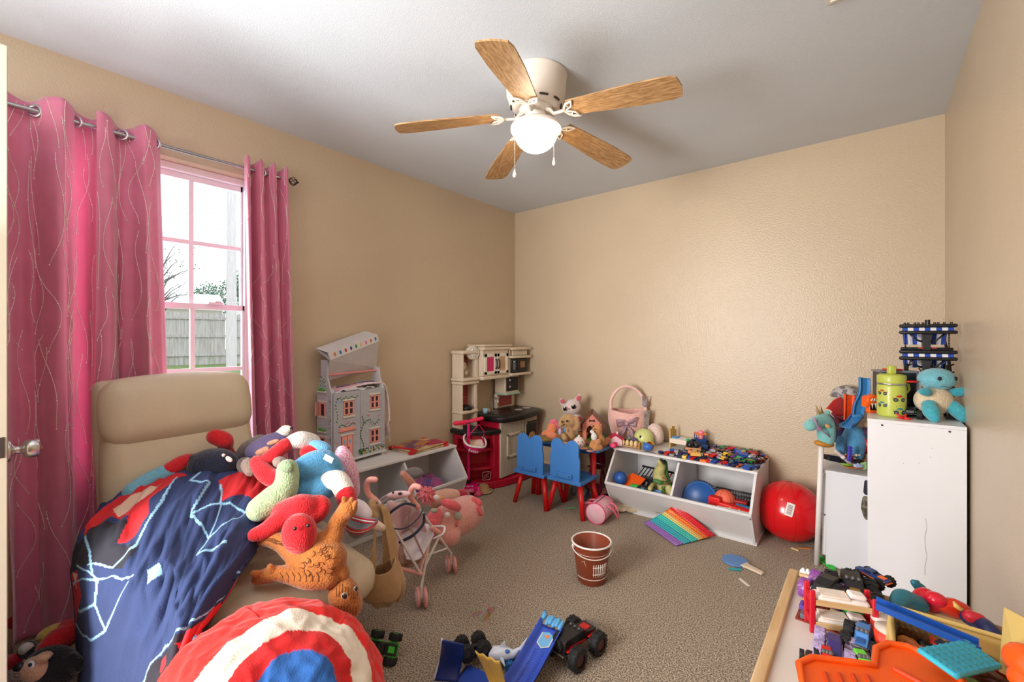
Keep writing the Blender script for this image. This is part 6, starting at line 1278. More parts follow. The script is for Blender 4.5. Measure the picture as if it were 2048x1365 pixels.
g.bx((-.12, -.06, .19), (.12, -.045, .205)); g.bx((-.12, .04, .25), (.12, .05, .262))
for k in range(9): g.tube([(-.11+k*.0275, -.05, .2), (-.1+k*.026, .045, .255)], .004, 6)
g.out('frame', T)
for x in (-.07, -.035): g = M(plast(150, 156, 160)); g.box((x, -.066, .16), (.016, .002, .05), rot=(-.2, .2, 0)); g.out('sticker', T)
T = bo_('green_toy_tub', 'green plastic toy piece at the cubby lip', 'toy', Vector((1.44, 2.86, .18))); g = M(plast(50, 190, 70)); g.box((0, 0, .02), (.07, .04, .03), bev=.01); g.out('tub', T)
T = bo_('dark_toy_car', 'dark toy car with a teal label at the cubby lip', 'toy car', Vector((1.50, 2.855, .185))); g = M(plast(24, 26, 34)); g.prism([(-.05, 0), (.05, 0), (.045, .02), (.015, .036), (-.03, .034), (-.05, .018)], -.022, .022, RX, bev=.004); g.out('body', T); g = M(plast(60, 170, 180)); g.box((.0, -.023, .022), (.022, .001, .014)); g.out('label', T)
T = bo_('brown_tree_toy', 'brown bark-textured toy tree trunk in the left cubby', 'toy', Vector((1.59, 2.90, .05))); g = M(mat((150, 86, 56), .7, nz=.3, ns=30, bump=.6, bs=60)); g.prism([(-.02, 0), (.012, 0), (.016, .12), (.01, .22), (-.012, .22), (-.022, .14)], -.02, .02, RX, bev=.004); g.tube([(.01, 0, .20), (.05, .03, .16), (.06, .03, .08)], [.016, .03, .028], 10, rnd_ends=True); g.out('trunk', T)
DN = plush('green_dinosaur', 'green and cream toy dinosaur with an open mouth looking up in the left cubby', Vector((1.64, 2.86, .06)), [
 ('body', mat((178, 172, 110), .5, nz=.15, ns=30, bump=.3, bs=80), [('L', [(1327, 985, 2.92, .035), (1322, 965, 2.95, .05), (1318, 948, 2.97, .04), (1323, 934, 2.98, .03)]), ('L', [(1305, 970, 2.9, .014), (1300, 978, 2.86, .016)]), ('L', [(1338, 978, 2.86, .026), (1342, 990, 2.84, .026)])], .004),
 ('back', mat((70, 120, 60), .6, nz=.3, ns=40, bump=.5, bs=80), [('L', [(1329, 926, 3.0, .02), (1329, 945, 2.99, .026), (1332, 965, 2.96, .032), (1340, 985, 2.92, .03)]), ('L', [(1310, 962, 2.9, .014), (1320, 966, 2.88, .016)])], .004),
 ('jaw', mat((190, 184, 120), .5), [('L', [(1324, 934, 2.97, .022), (1319, 926, 2.96, .016), (1317, 922, 2.96, .01)])], .004), ('upper_jaw', mat((44, 60, 44), .5), [('L', [(1328, 928, 2.98, .016), (1322, 920, 2.97, .01)])], .004)])
g = wm(mat((190, 50, 40), .6), DN)
for k in range(14): c = Pd(1326+rr.uniform(0, 16), 950+k*2.6, 2.9); g.sph(c, (.006, .004, .004), seg=6, rings=4)
g.out('red_markings', DN, kind='stuff')
g = wm(mat((60, 130, 60), .7), DN)
for k in range(46): c = Pd(1330+rr.uniform(-8, 12), 962+rr.uniform(0, 30), 2.87); g.tube([c, c+Vector((rr.uniform(-.015, .015), -.012, rr.uniform(-.01, .015)))], [.004, .001], 4)
g.out('leafy_scales', DN, kind='stuff')
T = bo_('red_toy_cloth', 'red plastic toy shell in the corner of the left cubby', 'toy', Vector((1.67, 2.95, .12))); g = M(plast(206, 40, 40)); g.sph((0, 0, .05), (.03, .06, .06)); g.out('shell', T)
T = bo_('small_blue_figure', 'small blue toy figure at the dinosaur feet', 'toy figure', Vector((1.60, 2.845, .20))); g = M(plast(90, 150, 220)); g.tube([(-.02, 0, .01), (.02, .0, .006)], [.008, .01], 8, rnd_ends=True); g.sph((-.025, 0, .014), .009); g.out('body', T)
# right cubby
T = bo_('blue_round_case', 'round blue drum-shaped toy case tilted in the right cubby', 'toy case', Vector((1.83, 2.99, .17)), (R(66), R(14), R(-12))); g = M(plast(40, 90, 160)); g.lathe([(0, -.03), (.105, -.03), (.112, -.024), (.112, .024), (.105, .03), (.1, .03), (.098, .026), (0, .026)], seg=44); g.out('drum', T)
g = M(plast(30, 34, 44)); 
for k in range(14): a = .2+k*.16; g.box((.114*cos(a), .114*sin(a), 0), (.008, .012, .05), rot=(0, 0, a))
g.out('edge_clips', T); g = M(plast(170, 176, 184)); g.box((.02, -.108, .0), (.04, .02, .03), rot=(0, 0, .2), bev=.003); g.out('grey_latch', T)
T = bo_('black_rack', 'black toy girder lattice across the back of the right cubby', 'toy', Vector((2.04, 3.0, .14)), 0); g = M(plast(32, 36, 42)); 
for z in (.10, .125, .07): g.tube([(-.12, 0, z), (.12, 0, z)], .006, 6)
for k in range(16): x = -.115+k*.0153; g.tube([(x, 0, .07), (x+.0075, 0, .10), (x, 0, .125)], .003, 5)
g.box((0, .02, .04), (.24, .03, .06), bev=.003); g.out('girder', T)
T = bo_('toy_basketball', 'small orange basketball in the right cubby', 'ball', Vector((1.985, 2.94, .16))); g = M(mat((236, 110, 80), .6, nz=.06, bump=.2, bs=300)); g.sph((0, 0, .06), .06, seg=28, rings=18); g.out('shell', T); g = M(mat((110, 40, 30), .6))
for k in range(3): g.X = Matrix.Translation((0, 0, .06)) @ Matrix.Rotation(k*PI/3+.3, 4, 'Z'); g.tube([(.0603*cos(a), 0, .0603*sin(a)) for a in [2*PI*i/28 for i in range(28)]], .001, 4, closed=True)
g.out('seam', T)
T = bo_('red_toy_boat', 'long red toy boat hull leaning on the lip of the right cubby', 'toy boat', Vector((2.035, 2.86, .185)), R(-4)); g = M(plast(222, 26, 26)); g.prism([(-.125, .0), (.11, 0), (.125, .03), (-.11, .045)], -.025, .025, RX, bev=.006); g.bx((-.12, -.025, .0), (-.05, .025, .065), .006); g.out('hull', T); g = M(plast(225, 222, 220)); g.tube([(-.06, -.03, .018), (.11, -.03, .022)], .006, 8, rnd_ends=True); g.out('white_tube', T)
T = bo_('red_toy_block', 'dark red box toy behind the basketball', 'toy', Vector((2.05, 2.95, .16))); g = M(plast(170, 24, 30)); g.box((0, 0, .045), (.12, .04, .05), bev=.004); g.out('box', T)
T = bo_('teal_dinosaur_toy', 'small blue lumpy toy creature beside the basketball', 'toy animal', Vector((2.10, 2.90, .16))); g = M(mat((40, 110, 150), .4, bump=.5, bs=60)); g.sph((-.01, 0, .035), (.04, .03, .03)); g.sph((.02, -.01, .05), (.02, .018, .016)); g.sph((-.03, .0, .05), (.018, .015, .015)); g.out('body', T)
for k, (x, cc) in enumerate(((2.02, (206, 190, 120)), (2.07, (190, 200, 130)), (2.12, (230, 180, 90)))):
    T = bo_('small_toy_figure', ['cream toy figure lying behind the cubby lip, leftmost of three', 'greenish toy figure lying behind the cubby lip, middle of three', 'yellow toy figure lying behind the cubby lip at the right end'][k], 'toy figure', Vector((x, 2.835, .185))); g = M(plast(*cc)); g.tube([(-.012, 0, .012), (.014, 0, .014)], [.009, .011], 8, rnd_ends=True); g.sph((.02, 0, .022), .009); g.out('body', T)

# ------------------------------------------------------------------ things under the kids table
T = thing('pink_doll_chair', 'magenta toy high chair standing under the kids table', 'doll chair', (1.0, 3.12, 0)); g = M(plast(176, 30, 90))
for x in (-.06, .06):
    g.tube([(x, -.06, 0), (x*.7, .03, .3)], .008, 8); g.tube([(x, .07, 0), (x*.7, -.03, .3)], .008, 8)
g.out('leg', T); g = M(plast(150, 30, 80)); g.box((0, 0, .2), (.11, .1, .012), bev=.004); g.box((0, .05, .28), (.1, .012, .13), bev=.005); g.out('seat', T)
T = thing('toy_wire_heap', 'tangled dark wire toy on the carpet behind the kids chair', 'toy', (1.06, 2.93, 0)); g = M(plast(60, 56, 70))
for k in range(26):
    a = rr.uniform(0, 6.28); g.tube([(.07*cos(a), .06*sin(a), .004), (.04*cos(a+1), .04*sin(a+1), rr.uniform(.03, .075)), (.07*cos(a+2.2), .06*sin(a+2.2), .006)], .0022, 5)
g.out('wires', T, kind='stuff')
for k, (x, y, cc, lab) in enumerate(((1.13, 3.1, (196, 120, 110), 'crumpled pinkish plastic bag heap under the right end of the kids table'), (.93, 2.98, (120, 116, 116), 'grey crumpled cloth on the carpet under the kids table'), (.98, 3.1, (150, 60, 66), 'dull red crumpled cloth under the kids table'))):
    T = thing('crumpled_cloth', lab, 'cloth', (x, y, 0)); g = M(mat(cc, .7, nz=.35, ns=30, bump=.5, bs=60)); g.grid(lambda u, v: Vector((.075*cos(2*PI*u)*cos(PI/2*v)*(1+.3*fbm(u*6, v*3, k)), .06*sin(2*PI*u)*cos(PI/2*v)*(1+.3*fbm(u*5, v*4, k+4)), .002+.07*sin(PI/2*v)*(1+.4*fbm(u*7, v*4, k+8)))), 28, 10, closeu=True); g.out('folds', T)
T = thing('dark_shoe', 'small dark shoe on the carpet under the table, next to the right bin', 'shoe', (1.19, 3.0, 0), .6); g = M(plast(54, 36, 40)); g.prism([(-.06, 0), (.06, 0), (.062, .02), (.03, .03), (-.01, .05), (-.055, .052)], -.022, .022, RX, bev=.006); g.out('upper', T); g = M(plast(200, 190, 186)); g.box((0, 0, .004), (.125, .046, .008), bev=.003); g.out('sole', T)
# ------------------------------------------------------------------ hobby horse leaning on the dresser
TF = fur(126, 192, 190); b0 = Pz(1633, 1130, 0); tp = Pd(1643, 885, 2.34); H_ = thing('hobby_horse', 'teal plush unicorn head on a white stick leaning against the dresser', 'hobby horse', b0)
g = wm(mat((232, 226, 222), .45), H_); g.tube([b0, tp], .0125, 14); g.out('stick', H_)
g = wm(mat((190, 128, 44), .45), H_); blob(g, (1648, 888, 2.33), (.05, .035, .018), .12); g.out('base_band', H_)
g = wm(TF, H_); L(g, [(1652, 878, 2.33, .042), (1652, 862, 2.34, .044), (1650, 848, 2.35, .045), (1645, 842, 2.34, .04), (1630, 846, 2.31, .03), (1620, 852, 2.29, .03)]); L(g, [(1652, 836, 2.36, .018), (1655, 826, 2.36, .014)]); g.out('head', H_, remesh=.005)
g = wm(mat((190, 166, 120), .35, .3), H_)
for a, c in (((1640, 838, 2.34, .014), (1632, 812, 2.33, .002)), ((1645, 838, 2.37, .016), (1641, 814, 2.37, .004))): L(g, [a, c])
g.out('gold_horn_and_ear', H_); g = wm(cloth(176, 130, 170), H_); g.tube([Pd(1627, 836, 2.27), Pd(1636, 855, 2.27), Pd(1652, 868, 2.28), Pd(1664, 878, 2.3)], .004, 6); blob(g, (1637, 857, 2.275), (.014, .006, .014)); g.out('bridle', H_)
g = wm(plast(30, 26, 24), H_); blob(g, (1638, 843, 2.29), (.005, .004, .005)); g.out('eye', H_)
g = wm(mat((220, 120, 90), .6, col2=(240, 200, 110), ns=60), H_); blob(g, (1655, 853, 2.285), (.014, .006, .009), .5); g.out('rainbow_patch', H_)
g = wm(cloth(150, 70, 110), H_); L(g, [(1656, 832, 2.38, .014), (1664, 845, 2.4, .02), (1668, 862, 2.4, .02)]); g.out('mane', H_)

# ------------------------------------------------------------------ clutter on the low dresser
def dr(px, py, t, z=LZ): v = Pd(px, py, t); return Vector((v.x, v.y, z))
T = thing('baseball_cap', 'grey patterned cap with a red brim on top of the dresser pile', 'cap', dr(1700, 800, 2.6, .75)); g = wm(mat((188, 182, 180), .85, nz=.3, ns=40, col2=(120, 112, 116), thr=(.5, .56)), T)
g.X = g.X @ Matrix.Translation(Pd(1694, 800, 2.6)) @ camrot(.25).to_matrix().to_4x4(); g.grid(lambda u, v: Vector((.085*cos(2*PI*u)*cos(PI/2*v), .085*sin(2*PI*u)*cos(PI/2*v), .085*sin(PI/2*v))), 30, 10, closeu=True); g.out('crown', T, solid=.003)
g = wm(cloth(206, 26, 34), T); PA = [Pd(1682, 795, 2.52), Pd(1668, 800, 2.5), Pd(1652, 818, 2.46)]; PB_ = [Pd(1694, 820, 2.52), Pd(1688, 832, 2.47), Pd(1672, 832, 2.44)]
g.grid(lambda u, v: cat(PA, u).lerp(cat(PB_, u), v)+Vector((0, 0, .012*sin(PI*v))), 12, 8); g.out('brim', T, solid=.004)
T = thing('orange_track', 'upright orange toy track strip in front of the patterned cap', 'toy track', dr(1698, 845, 2.44, .62)); g = wm(plast(250, 84, 20), T); A = Pd(1696, 842, 2.44); B_ = Pd(1697, 790, 2.46); rx = Vector((RT[0], RT[1], 0)); fx = Vector((FW[0], FW[1], 0))
def strip(g, P, w_, wall=.01, th=.003, n=16):
    Q = [cat(P, i/n) for i in range(n+1)]
    for k in range(n):
        pass
    def S(u, v):
        p = cat(P, v); t_ = (cat(P, min(v+.02, 1))-cat(P, max(v-.02, 0))).normalized(); sd = rx if abs(t_.dot(rx)) < .6 else t_.cross(Vector((0, 0, 1))).normalized(); sd = (sd-t_*sd.dot(t_)).normalized(); nn = sd.cross(t_); nn = nn if nn.dot(fx) < 0 else -nn
        if u < .12: return p-sd*w_/2+nn*wall*(1-u/.12)
        if u > .88: return p+sd*w_/2+nn*wall*((u-.88)/.12)
        return p+sd*w_*((u-.12)/.76-.5)
    us = [0, .06, .12, .3, .5, .7, .88, .94, 1]; g.grid(lambda u, v: S(us[round(u*8)], v), 8, n)
strip(g, [A, A.lerp(B_, .5), B_], .05, .012); g.out('strip', T, solid=.004); g = wm(plast(170, 50, 10), T)
for k in range(3): blob(g, (1697, 798+k*12, 2.42), (.008, .003, .002))
g.out('slot', T)
T = thing('blue_curved_track', 'tall blue curved toy track ramp leaning against the white cabinet', 'toy track', dr(1710, 860, 2.42, .56)); g = wm(plast(60, 140, 206), T); strip(g, [Pd(1727, 756, 2.45), Pd(1726, 790, 2.44), Pd(1716, 815, 2.42), Pd(1714, 834, 2.4)], .052, .014); strip(g, [Pd(1714, 834, 2.4), Pd(1704, 848, 2.36), Pd(1690, 856, 2.33)], .05, .016, n=8); g.out('ramp', T, solid=.004)
g = wm(plast(80, 156, 216), T); blob(g, (1714, 833, 2.37), (.026, .004, .010)); g.out('joint_clip', T)
T = thing('grey_track_end', 'grey curved track end arching under the blue ramp', 'toy track', dr(1672, 860, 2.4, .56)); g = wm(plast(130, 134, 146), T); strip(g, [Pd(1682, 850, 2.36), Pd(1670, 862, 2.36), Pd(1665, 880, 2.37)], .02, .006, n=8); g.out('strip', T, solid=.004)
plush('sky_blue_plush', 'sky blue seated plush turned away on the dresser top', dr(1706, 905, 2.42), [('body', fur(90, 160, 210), [('L', [(1708, 868, 2.44, .05), (1708, 880, 2.44, .064), (1706, 895, 2.42, .055)]), ('L', [(1681, 878, 2.4, .018), (1680, 895, 2.39, .022), (1682, 908, 2.38, .02)]), ('L', [(1722, 900, 2.4, .022), (1718, 912, 2.38, .022)])])])
T = thing('red_tub', 'red plastic tub with maroon cloth beside the white cabinet', 'tub', dr(1732, 885, 2.4, .56)); g = wm(plast(196, 30, 34), T); c = Pd(1738, 890, 2.42); g.X = g.X @ Matrix.Translation(c+Vector((0, 0, -.045))); g.lathe([(0, 0), (.045, 0), (.066, .085), (.062, .085), (.042, .004), (0, .004)], seg=28); g.out('tub', T)
g = wm(cloth(84, 50, 84), T); blob(g, (1736, 865, 2.42), (.045, .04, .03)); g.out('cloth_heap', T); g = wm(mat((226, 196, 160), .5), T); blob(g, (1734, 850, 2.42), (.012, .012, .018)); g.out('small_figure', T)
T = thing('navy_backpack', 'navy and maroon cloth bag lying behind the hobby horse head', 'bag', dr(1680, 870, 2.62, LZ)); g = wm(cloth(34, 48, 96), T); blob(g, (1678, 862, 2.6), (.075, .06, .075)); g.out('body', T, remesh=.008); g = wm(cloth(120, 40, 60), T); L(g, [(1660, 838, 2.56, .016), (1672, 845, 2.55, .02), (1680, 856, 2.54, .016)]); L(g, [(1668, 828, 2.6, .014), (1680, 838, 2.58, .016)]); g.out('strap', T)
smalls = [('black_track_plate', 'black jagged toy base plate at the left of the dresser top', (1668, 918, 2.38), (26, 32, 44), (.05, .03, .012), .2), ('white_tube_toy', 'white toy tube lying diagonally on the dresser top', (1686, 915, 2.34), (228, 214, 206), (.05, .009, .009), .7), ('lime_toy', 'lime green toy strip at the dresser top edge', (1693, 930, 2.3), (130, 200, 50), (.03, .012, .006), .2), ('purple_ladder', 'purple toy ladder standing in the dresser clutter', (1699, 908, 2.32), (80, 70, 190), (.008, .006, .04), .08), ('red_toy_ball', 'red and orange toy ball in the dresser clutter', (1697, 917, 2.36), (206, 50, 40), (.024, .02, .02), 0), ('white_peg', 'white toy peg lying right in the dresser clutter', (1712, 911, 2.34), (226, 220, 214), (.02, .006, .006), 0), ('teal_toy_rock', 'dark teal lumpy toy at the right of the dresser clutter', (1720, 913, 2.4), (36, 110, 140), (.024, .02, .02), 0), ('green_glow_ball', 'pale green ball at the dresser edge by the cabinet', (1727, 933, 2.3), (166, 220, 150), (.018, .018, .02), 0), ('lilac_block', 'pale lilac toy block beside the pale green ball', (1716, 932, 2.28), (176, 190, 226), (.018, .01, .008), 0), ('black_rock_toy', 'black spiky toy heap behind the lime strip', (1712, 924, 2.36), (30, 32, 36), (.04, .03, .012), .1), ('brown_tray_toy', 'brown flat toy card at the dresser front edge', (1706, 935, 2.3), (196, 110, 50), (.04, .02, .003), .05), ('orange_toy_piece', 'orange toy piece next to the cabinet edge', (1727, 912, 2.44), (236, 150, 50), (.012, .01, .03), 0)]
for nm, lab, p, cc, r_, ro in smalls:
    c = Pd(*p); c.z = max(c.z, LZ+r_[2]*1.02+(r_[0]*abs(sin(ro)))); T = thing(nm, lab, 'toy', (c.x, c.y, c.z)); g = M(mat(cc, .4, nz=.15, ns=40)); g.X = camrot(ro).to_matrix().to_4x4()
    if 'ladder' in nm or 'block' in nm or 'tray' in nm or 'plate' in nm: 
        g.box((0, 0, 0), [2*q for q in r_], bev=.002)
        if 'ladder' in nm:
            for k in range(5): g.box((0, -.007, -.032+k*.016), (.022, .004, .004))
        if 'plate' in nm:
            for k in range(8): g.box((-.045+k*.013, -.02, .012), (.008, .02, .012))
        if 'block' in nm: g.sph((.0, 0, .008), .006)
    elif 'tube' in nm or 'peg' in nm: g.tube([(-r_[0], 0, 0), (0, 0, 0), (r_[0], 0, 0)], r_[1], 10, rnd_ends=True); g.tube([(-r_[0]*.2, 0, 0), (r_[0]*.2, 0, 0)], r_[1]*1.25, 10)
    else: g.sph((0, 0, 0), r_); g.sph((r_[0]*.5, 0, r_[2]*.6), [q*.5 for q in r_]); g.sph((-r_[0]*.6, 0, r_[2]*.2), [q*.45 for q in r_])
    g.out('body', T)
# shoe strap hanging in the gap between cabinet and dresser
T = thing('hanging_sandal', 'camouflage sandal wedged between the dresser and the tall cabinet', 'shoe', Pd(1733, 990, 2.2)); g = wm(mat((120, 110, 90), .8, col2=(70, 70, 60), ns=50, thr=(.45, .5)), T); L(g, [(1732, 1000, 2.18, .018), (1731, 1018, 2.18, .022), (1733, 1035, 2.18, .014)], flat=.6); g.out('sole', T); g = wm(plast(40, 44, 56), T); L(g, [(1733, 966, 2.18, .012), (1732, 985, 2.18, .014)], flat=.5); g.out('strap', T)

# ------------------------------------------------------------------ on the tall cabinet
def tc(px, py): return Pz(px, py, ZT)
p = tc(1783, 833); BO = thing('green_bottle', 'lime green kids water bottle with truck pictures on the tall cabinet', 'bottle', (p.x, p.y, ZT), YAW-.2); LG = mat((186, 196, 84), .32, nz=.03)
g = M(LG); g.lathe([(0, 0), (.046, 0), (.052, .006), (.053, .012), (.053, .138), (.05, .148), (0, .148)], seg=40); bo = g.out('body', BO); g = M(CHROME); g.lathe([(.0515, .147), (.053, .149), (.053, .153), (.0515, .155)], seg=40); g.out('steel_ring', BO)
g = M(LG); g.lathe([(0, .154), (.052, .154), (.053, .158), (.053, .186), (.049, .192), (.034, .196), (0, .197)], seg=40); g.box((0, 0, .214), (.03, .026, .04), bev=.006); g.out('lid', BO)
g = M(LG); g.tube([(.052, 0, .15), (.066, 0, .148), (.07, 0, .125), (.06, 0, .11), (.053, 0, .112)], .0055, 8); g.out('carry_loop', BO)
def wrap(x, z, o_=.0): a = -PI/2+x/.053; return ((.0533+o_)*cos(a), (.0533+o_)*sin(a), z)
def decal(nm, m, pts):
    g = M(m); vs = [wrap(x, z, .0003) for x, z in pts]; cx_ = sum(p_[0] for p_ in pts)/len(pts); cz_ = sum(p_[1] for p_ in pts)/len(pts); vs.append(wrap(cx_, cz_, .0004)); n_ = len(pts); g.add(vs, [(i, (i+1) % n_, n_) for i in range(n_)], False); return g.out(nm, bo)
def print_truck(x, z, s_, cc):
    decal('printed_truck', mat(cc, .4), [(x-.022*s_, z), (x+.022*s_, z+.001), (x+.024*s_, z+.008*s_), (x+.012*s_, z+.009*s_), (x+.006*s_, z+.016*s_), (x-.008*s_, z+.016*s_), (x-.012*s_, z+.009*s_), (x-.024*s_, z+.007*s_)])
    for q in (-.013, .013):
        decal('printed_wheel', mat((44, 48, 56), .5), [(x+q*s_+.0085*s_*cos(a), z-.003*s_+.0085*s_*sin(a)) for a in [2*PI*i/12 for i in range(12)]]); 
        g = M(mat((110, 120, 130), .5)); g.add([wrap(x+q*s_+.004*s_*cos(a), z-.003*s_+.004*s_*sin(a), .0006) for a in [2*PI*i/8 for i in range(8)]], [tuple(range(8))], False); g.out('printed_hub', bo)
print_truck(.002, .085, 1.1, (200, 40, 40)); print_truck(.004, .028, 1.1, (60, 130, 140)); print_truck(-.062, .11, .9, (200, 70, 40)); print_truck(-.062, .055, .9, (60, 120, 150)); print_truck(.058, .05, .9, (60, 120, 150))
g = M(mat((96, 110, 50), .5))
for k in range(12): x, z = rr.uniform(-.05, .05), rr.uniform(.012, .135); g.add([wrap(x+dx, z+dz, .0002) for dx, dz in ((-.002, 0), (0, -.002), (.002, 0), (0, .002))], [(0, 1, 2, 3)], False)
g.out('printed_speckles', bo, kind='stuff')
BXK = mat((38, 40, 46), .35, nz=.08); p = Vector((2.775, 2.76, ZT)); T = thing('dark_display_box', 'black and grey toy packaging box with a red clip behind the green bottle', 'box', p, YAW-.35); g = M(BXK); g.bx((-.068, -.04, 0), (.07, .05, .205), .003); g.out('box', T)
g = M(mat((120, 124, 134), .4)); g.bx((-.073, -.043, .01), (-.065, -.038, .204)); g.bx((.066, -.043, .01), (.074, .052, .208)); g.bx((-.073, -.043, .2), (.074, .052, .208)); g.out('edge_trim', T); g = M(plast(210, 24, 30)); g.box((-.02, -.03, .213), (.07, .03, .008), bev=.003); g.out('red_clip', T)
T = thing('orange_tiger_toy', 'orange toy creature with black and white teeth at the back left of the tall cabinet', 'toy', (2.70, 2.74, ZT), YAW); g = M(plast(242, 96, 26)); g.prism([(-.05, .03), (-.045, .08), (-.01, .09), (.03, .075), (.055, .08), (.06, .04), (.02, .05)], -.02, .02, RX, bev=.006); g.box((0, 0, .025), (.07, .03, .05), bev=.008); g.out('body', T)
g = M(mat((225, 222, 216), .4)); 
for k in range(5): g.add([(-.035+k*.016, -.024, .05), (-.023+k*.016, -.024, .05), (-.029+k*.016, -.026, .022)], [(0, 1, 2)], False); g.box((-.03+k*.012, -.024, .066), (.004, .004, .014), rot=(0, .5, 0))
g.out('teeth', T); g = M(BLACK); g.box((0, -.021, .03), (.07, .004, .026)); g.out('mouth', T)
SQ2 = fur(116, 186, 202); CR = fur(224, 204, 172)
p = Pz(1868, 838, ZT); SP = thing('teal_plush_toy', 'pale teal round-headed plush with a cream belly sitting on the tall cabinet', 'plush toy', (p.x, p.y, ZT), YAW+.0, None, .97)
def part(nm, m, items, vox=.005):
    g = M(m)
    for it in items:
        if it[0] == 'L':
            P = [Vector(q[:3]) for q in it[1]]; r_ = [q[3] for q in it[1]]; n_ = (len(P)-1)*4
            g.tube([cat(P, i/n_) for i in range(n_+1)], [lerp(r_[min(i//4, len(r_)-2)], r_[min(i//4, len(r_)-2)+1], i/4-min(i//4, len(r_)-2)) for i in range(n_+1)], 14, rnd_ends=True)
        else: g.sph(it[1], it[2], rot=it[3] if len(it) > 3 else (0, 0, 0), seg=24, rings=16)
    return g.out(nm, SP, remesh=vox) if vox else g.out(nm, SP)
part('head', SQ2, [('B', (.012, 0, .182), (.074, .062, .052))]); part('belly', CR, [('B', (-.002, .0, .085), (.078, .06, .066))])
for s_ in (-1, 1):
    part('arm', fur(60, 160, 180), [('L', [(s_*.06, -.03, .125, .02), (s_*.08, -.045, .13, .021), (s_*.098, -.05, .135+.004*s_, .017)])]); part('leg', fur(70, 168, 184), [('L', [(s_*.05-.01, -.04, .065, .03), (s_*.062-.012, -.065, .04, .031), (s_*.064-.012, -.08, .018, .022)])])
    part('button_eye', mat((30, 30, 36), .2), [('B', (s_*.036+.008, -.055, .19), (.008, .006, .009))], 0)
g = M(mat((60, 90, 100), .8)); g.tube([(.012+.04*sin(q), -.058+.01*abs(q), .155-.004*cos(q*2)) for q in (-.8, -.4, 0, .4, .8)], .0012, 4); g.out('smile_stitch', SP)
# striped awning tower
TWm = plast(24, 24, 27); BLs = mat((30, 70, 170), .6, nz=.05); WHs = mat((226, 224, 226), .6)
TW = thing('awning_tower', 'black construction-toy tower with two blue and white striped awnings in the corner', 'toy tower', (2.885, 2.80, ZT), YAW-.62); TW.scale = (.78, 1, 1)
def tier(z, h_, w0, w1, d_=.06):
    for zz, ww_, yy in ((z+.012, w0, -.05), (z-.018, w0, -.05)): g = M(TWm); g.tube([(-ww_, yy, zz), (ww_, yy, zz)], .0085, 10, rnd_ends=True); g.out('beam', TW)
    n_ = 9
    for k in range(n_):
        a, b_ = lerp(-w0*.94, w0*.94, k/n_), lerp(-w0*.94, w0*.94, (k+1)/n_); a2, b2 = a*w1/w0, b_*w1/w0
        g = M(BLs if k % 2 == 0 else WHs); g.add([(a, -.052, z-.012), (b_, -.052, z-.012), (b_, -.046, z+.008), (a, -.046, z+.008), (b2, .03, z-h_*.0-.02), (a2, .03, z-.02), (b2*.94, .035, z-h_), (a2*.94, .035, z-h_)], [(0, 1, 2, 3), (3, 2, 4, 5), (5, 4, 6, 7)], False); g.out('awning_stripe', TW, solid=.0015)
    g = M(TWm); 
    for s_ in (-1, 1):
        g.tube([(s_*.075, -.04, z-.025), (s_*.04, -.03, z-.055), (s_*.02, -.02, z-.06)], .005, 6)
        for k in range(6): g.sph((s_*(w0*.8), -.03, z-.03-k*.013), .0045, seg=6, rings=4)
        g.tube([(s_*w0*.8, -.03, z-.02), (s_*w0*.8, -.03, z-h_-.02)], .0025, 5)
    g.out('bracket', TW)
g = M(TWm); g.bx((-.018, -.03, .0), (.018, 0, .42), .002); g.out('mast', TW); g = M(TWm)
for x in (-.1, -.085, -.055, -.04, -.02, .0, .03, .045, .07, .1): g.cyl((x, -.05, .42), (x, -.05, .433+(.012 if x == 0 else 0)), .006 if x else .012, seg=8)
g.out('studs', TW, kind='stuff')
tier(.405, .075, .118, .105); tier(.285, .065, .118, .105); g = M(TWm); g.tube([(-.108, -.02, .31), (.108, -.02, .31)], .008, 8, rnd_ends=True); g.out('beam', TW)
for s_ in (-1, 1):
    for y in (-.04, .03): g = M(TWm); g.tube([(s_*.085, y, .24), (s_*.1, y, .10), (s_*.11, y*1.3, .0)], .006, 8); g.out('leg', TW)
for x in (-.03, .03): g = M(plast(210, 40, 40)); g.box((x, -.045, .315), (.02, .01, .004)); g.out('red_plate', TW)
g = M(plast(50, 52, 58)); 
for k in range(24): a = rr.uniform(0, 6.28); q = Vector((rr.uniform(-.09, .09), rr.uniform(-.05, .02), rr.uniform(.1, .24))); g.tube([q, q+Vector((rr.uniform(-.03, .03), rr.uniform(-.02, .02), rr.uniform(-.04, .04)))], .0035, 5)
g.out('pipework', TW, kind='stuff')
tag(M(plast(206, 30, 30)).tube([(.026*cos(a), .026*sin(a), .004) for a in [2*PI*i/20 for i in range(20)]], .004, 6, closed=True).out('red_ring', loc=(2.825, 2.68, 1.02-.0)), 'small red toy ring hanging between the bottle and the teal plush', 'toy ring')
truck('black_toy_robot_truck', 'black and green toy vehicle standing behind the green bottle and the teal plush', (2.83, 2.68, ZT), R(80), .09, .05, .02, .02, (28, 30, 34), (40, 200, 60), (90, 90, 94), kind='beast')
T = thing('black_toy_crane', 'tall black toy crane arm standing in the corner behind the teal plush', 'toy', (2.965, 2.83, ZT)); g = M(plast(20, 20, 23)); g.tube([(-.0, -.06, .0), (.01, -.02, .12), (.0, .02, .28), (-.01, .05, .36)], [.008, .007, .006, .005], 8)
for k in range(9): g.tube([(.0, -.055+k*.011, .02+k*.035), (.018, -.045+k*.011, .03+k*.035)], .004, 5)
g.bx((-.02, -.10, 0), (.02, -.02, .014)); g.tube([(-.02, -.09, .01), (-.012, .03, .2)], .005, 6); g.out('arm', T)
T = thing('red_star_toy', 'small red pointed toy between the bottle and the teal plush', 'toy', (2.80, 2.60, ZT)); g = M(plast(220, 40, 30))
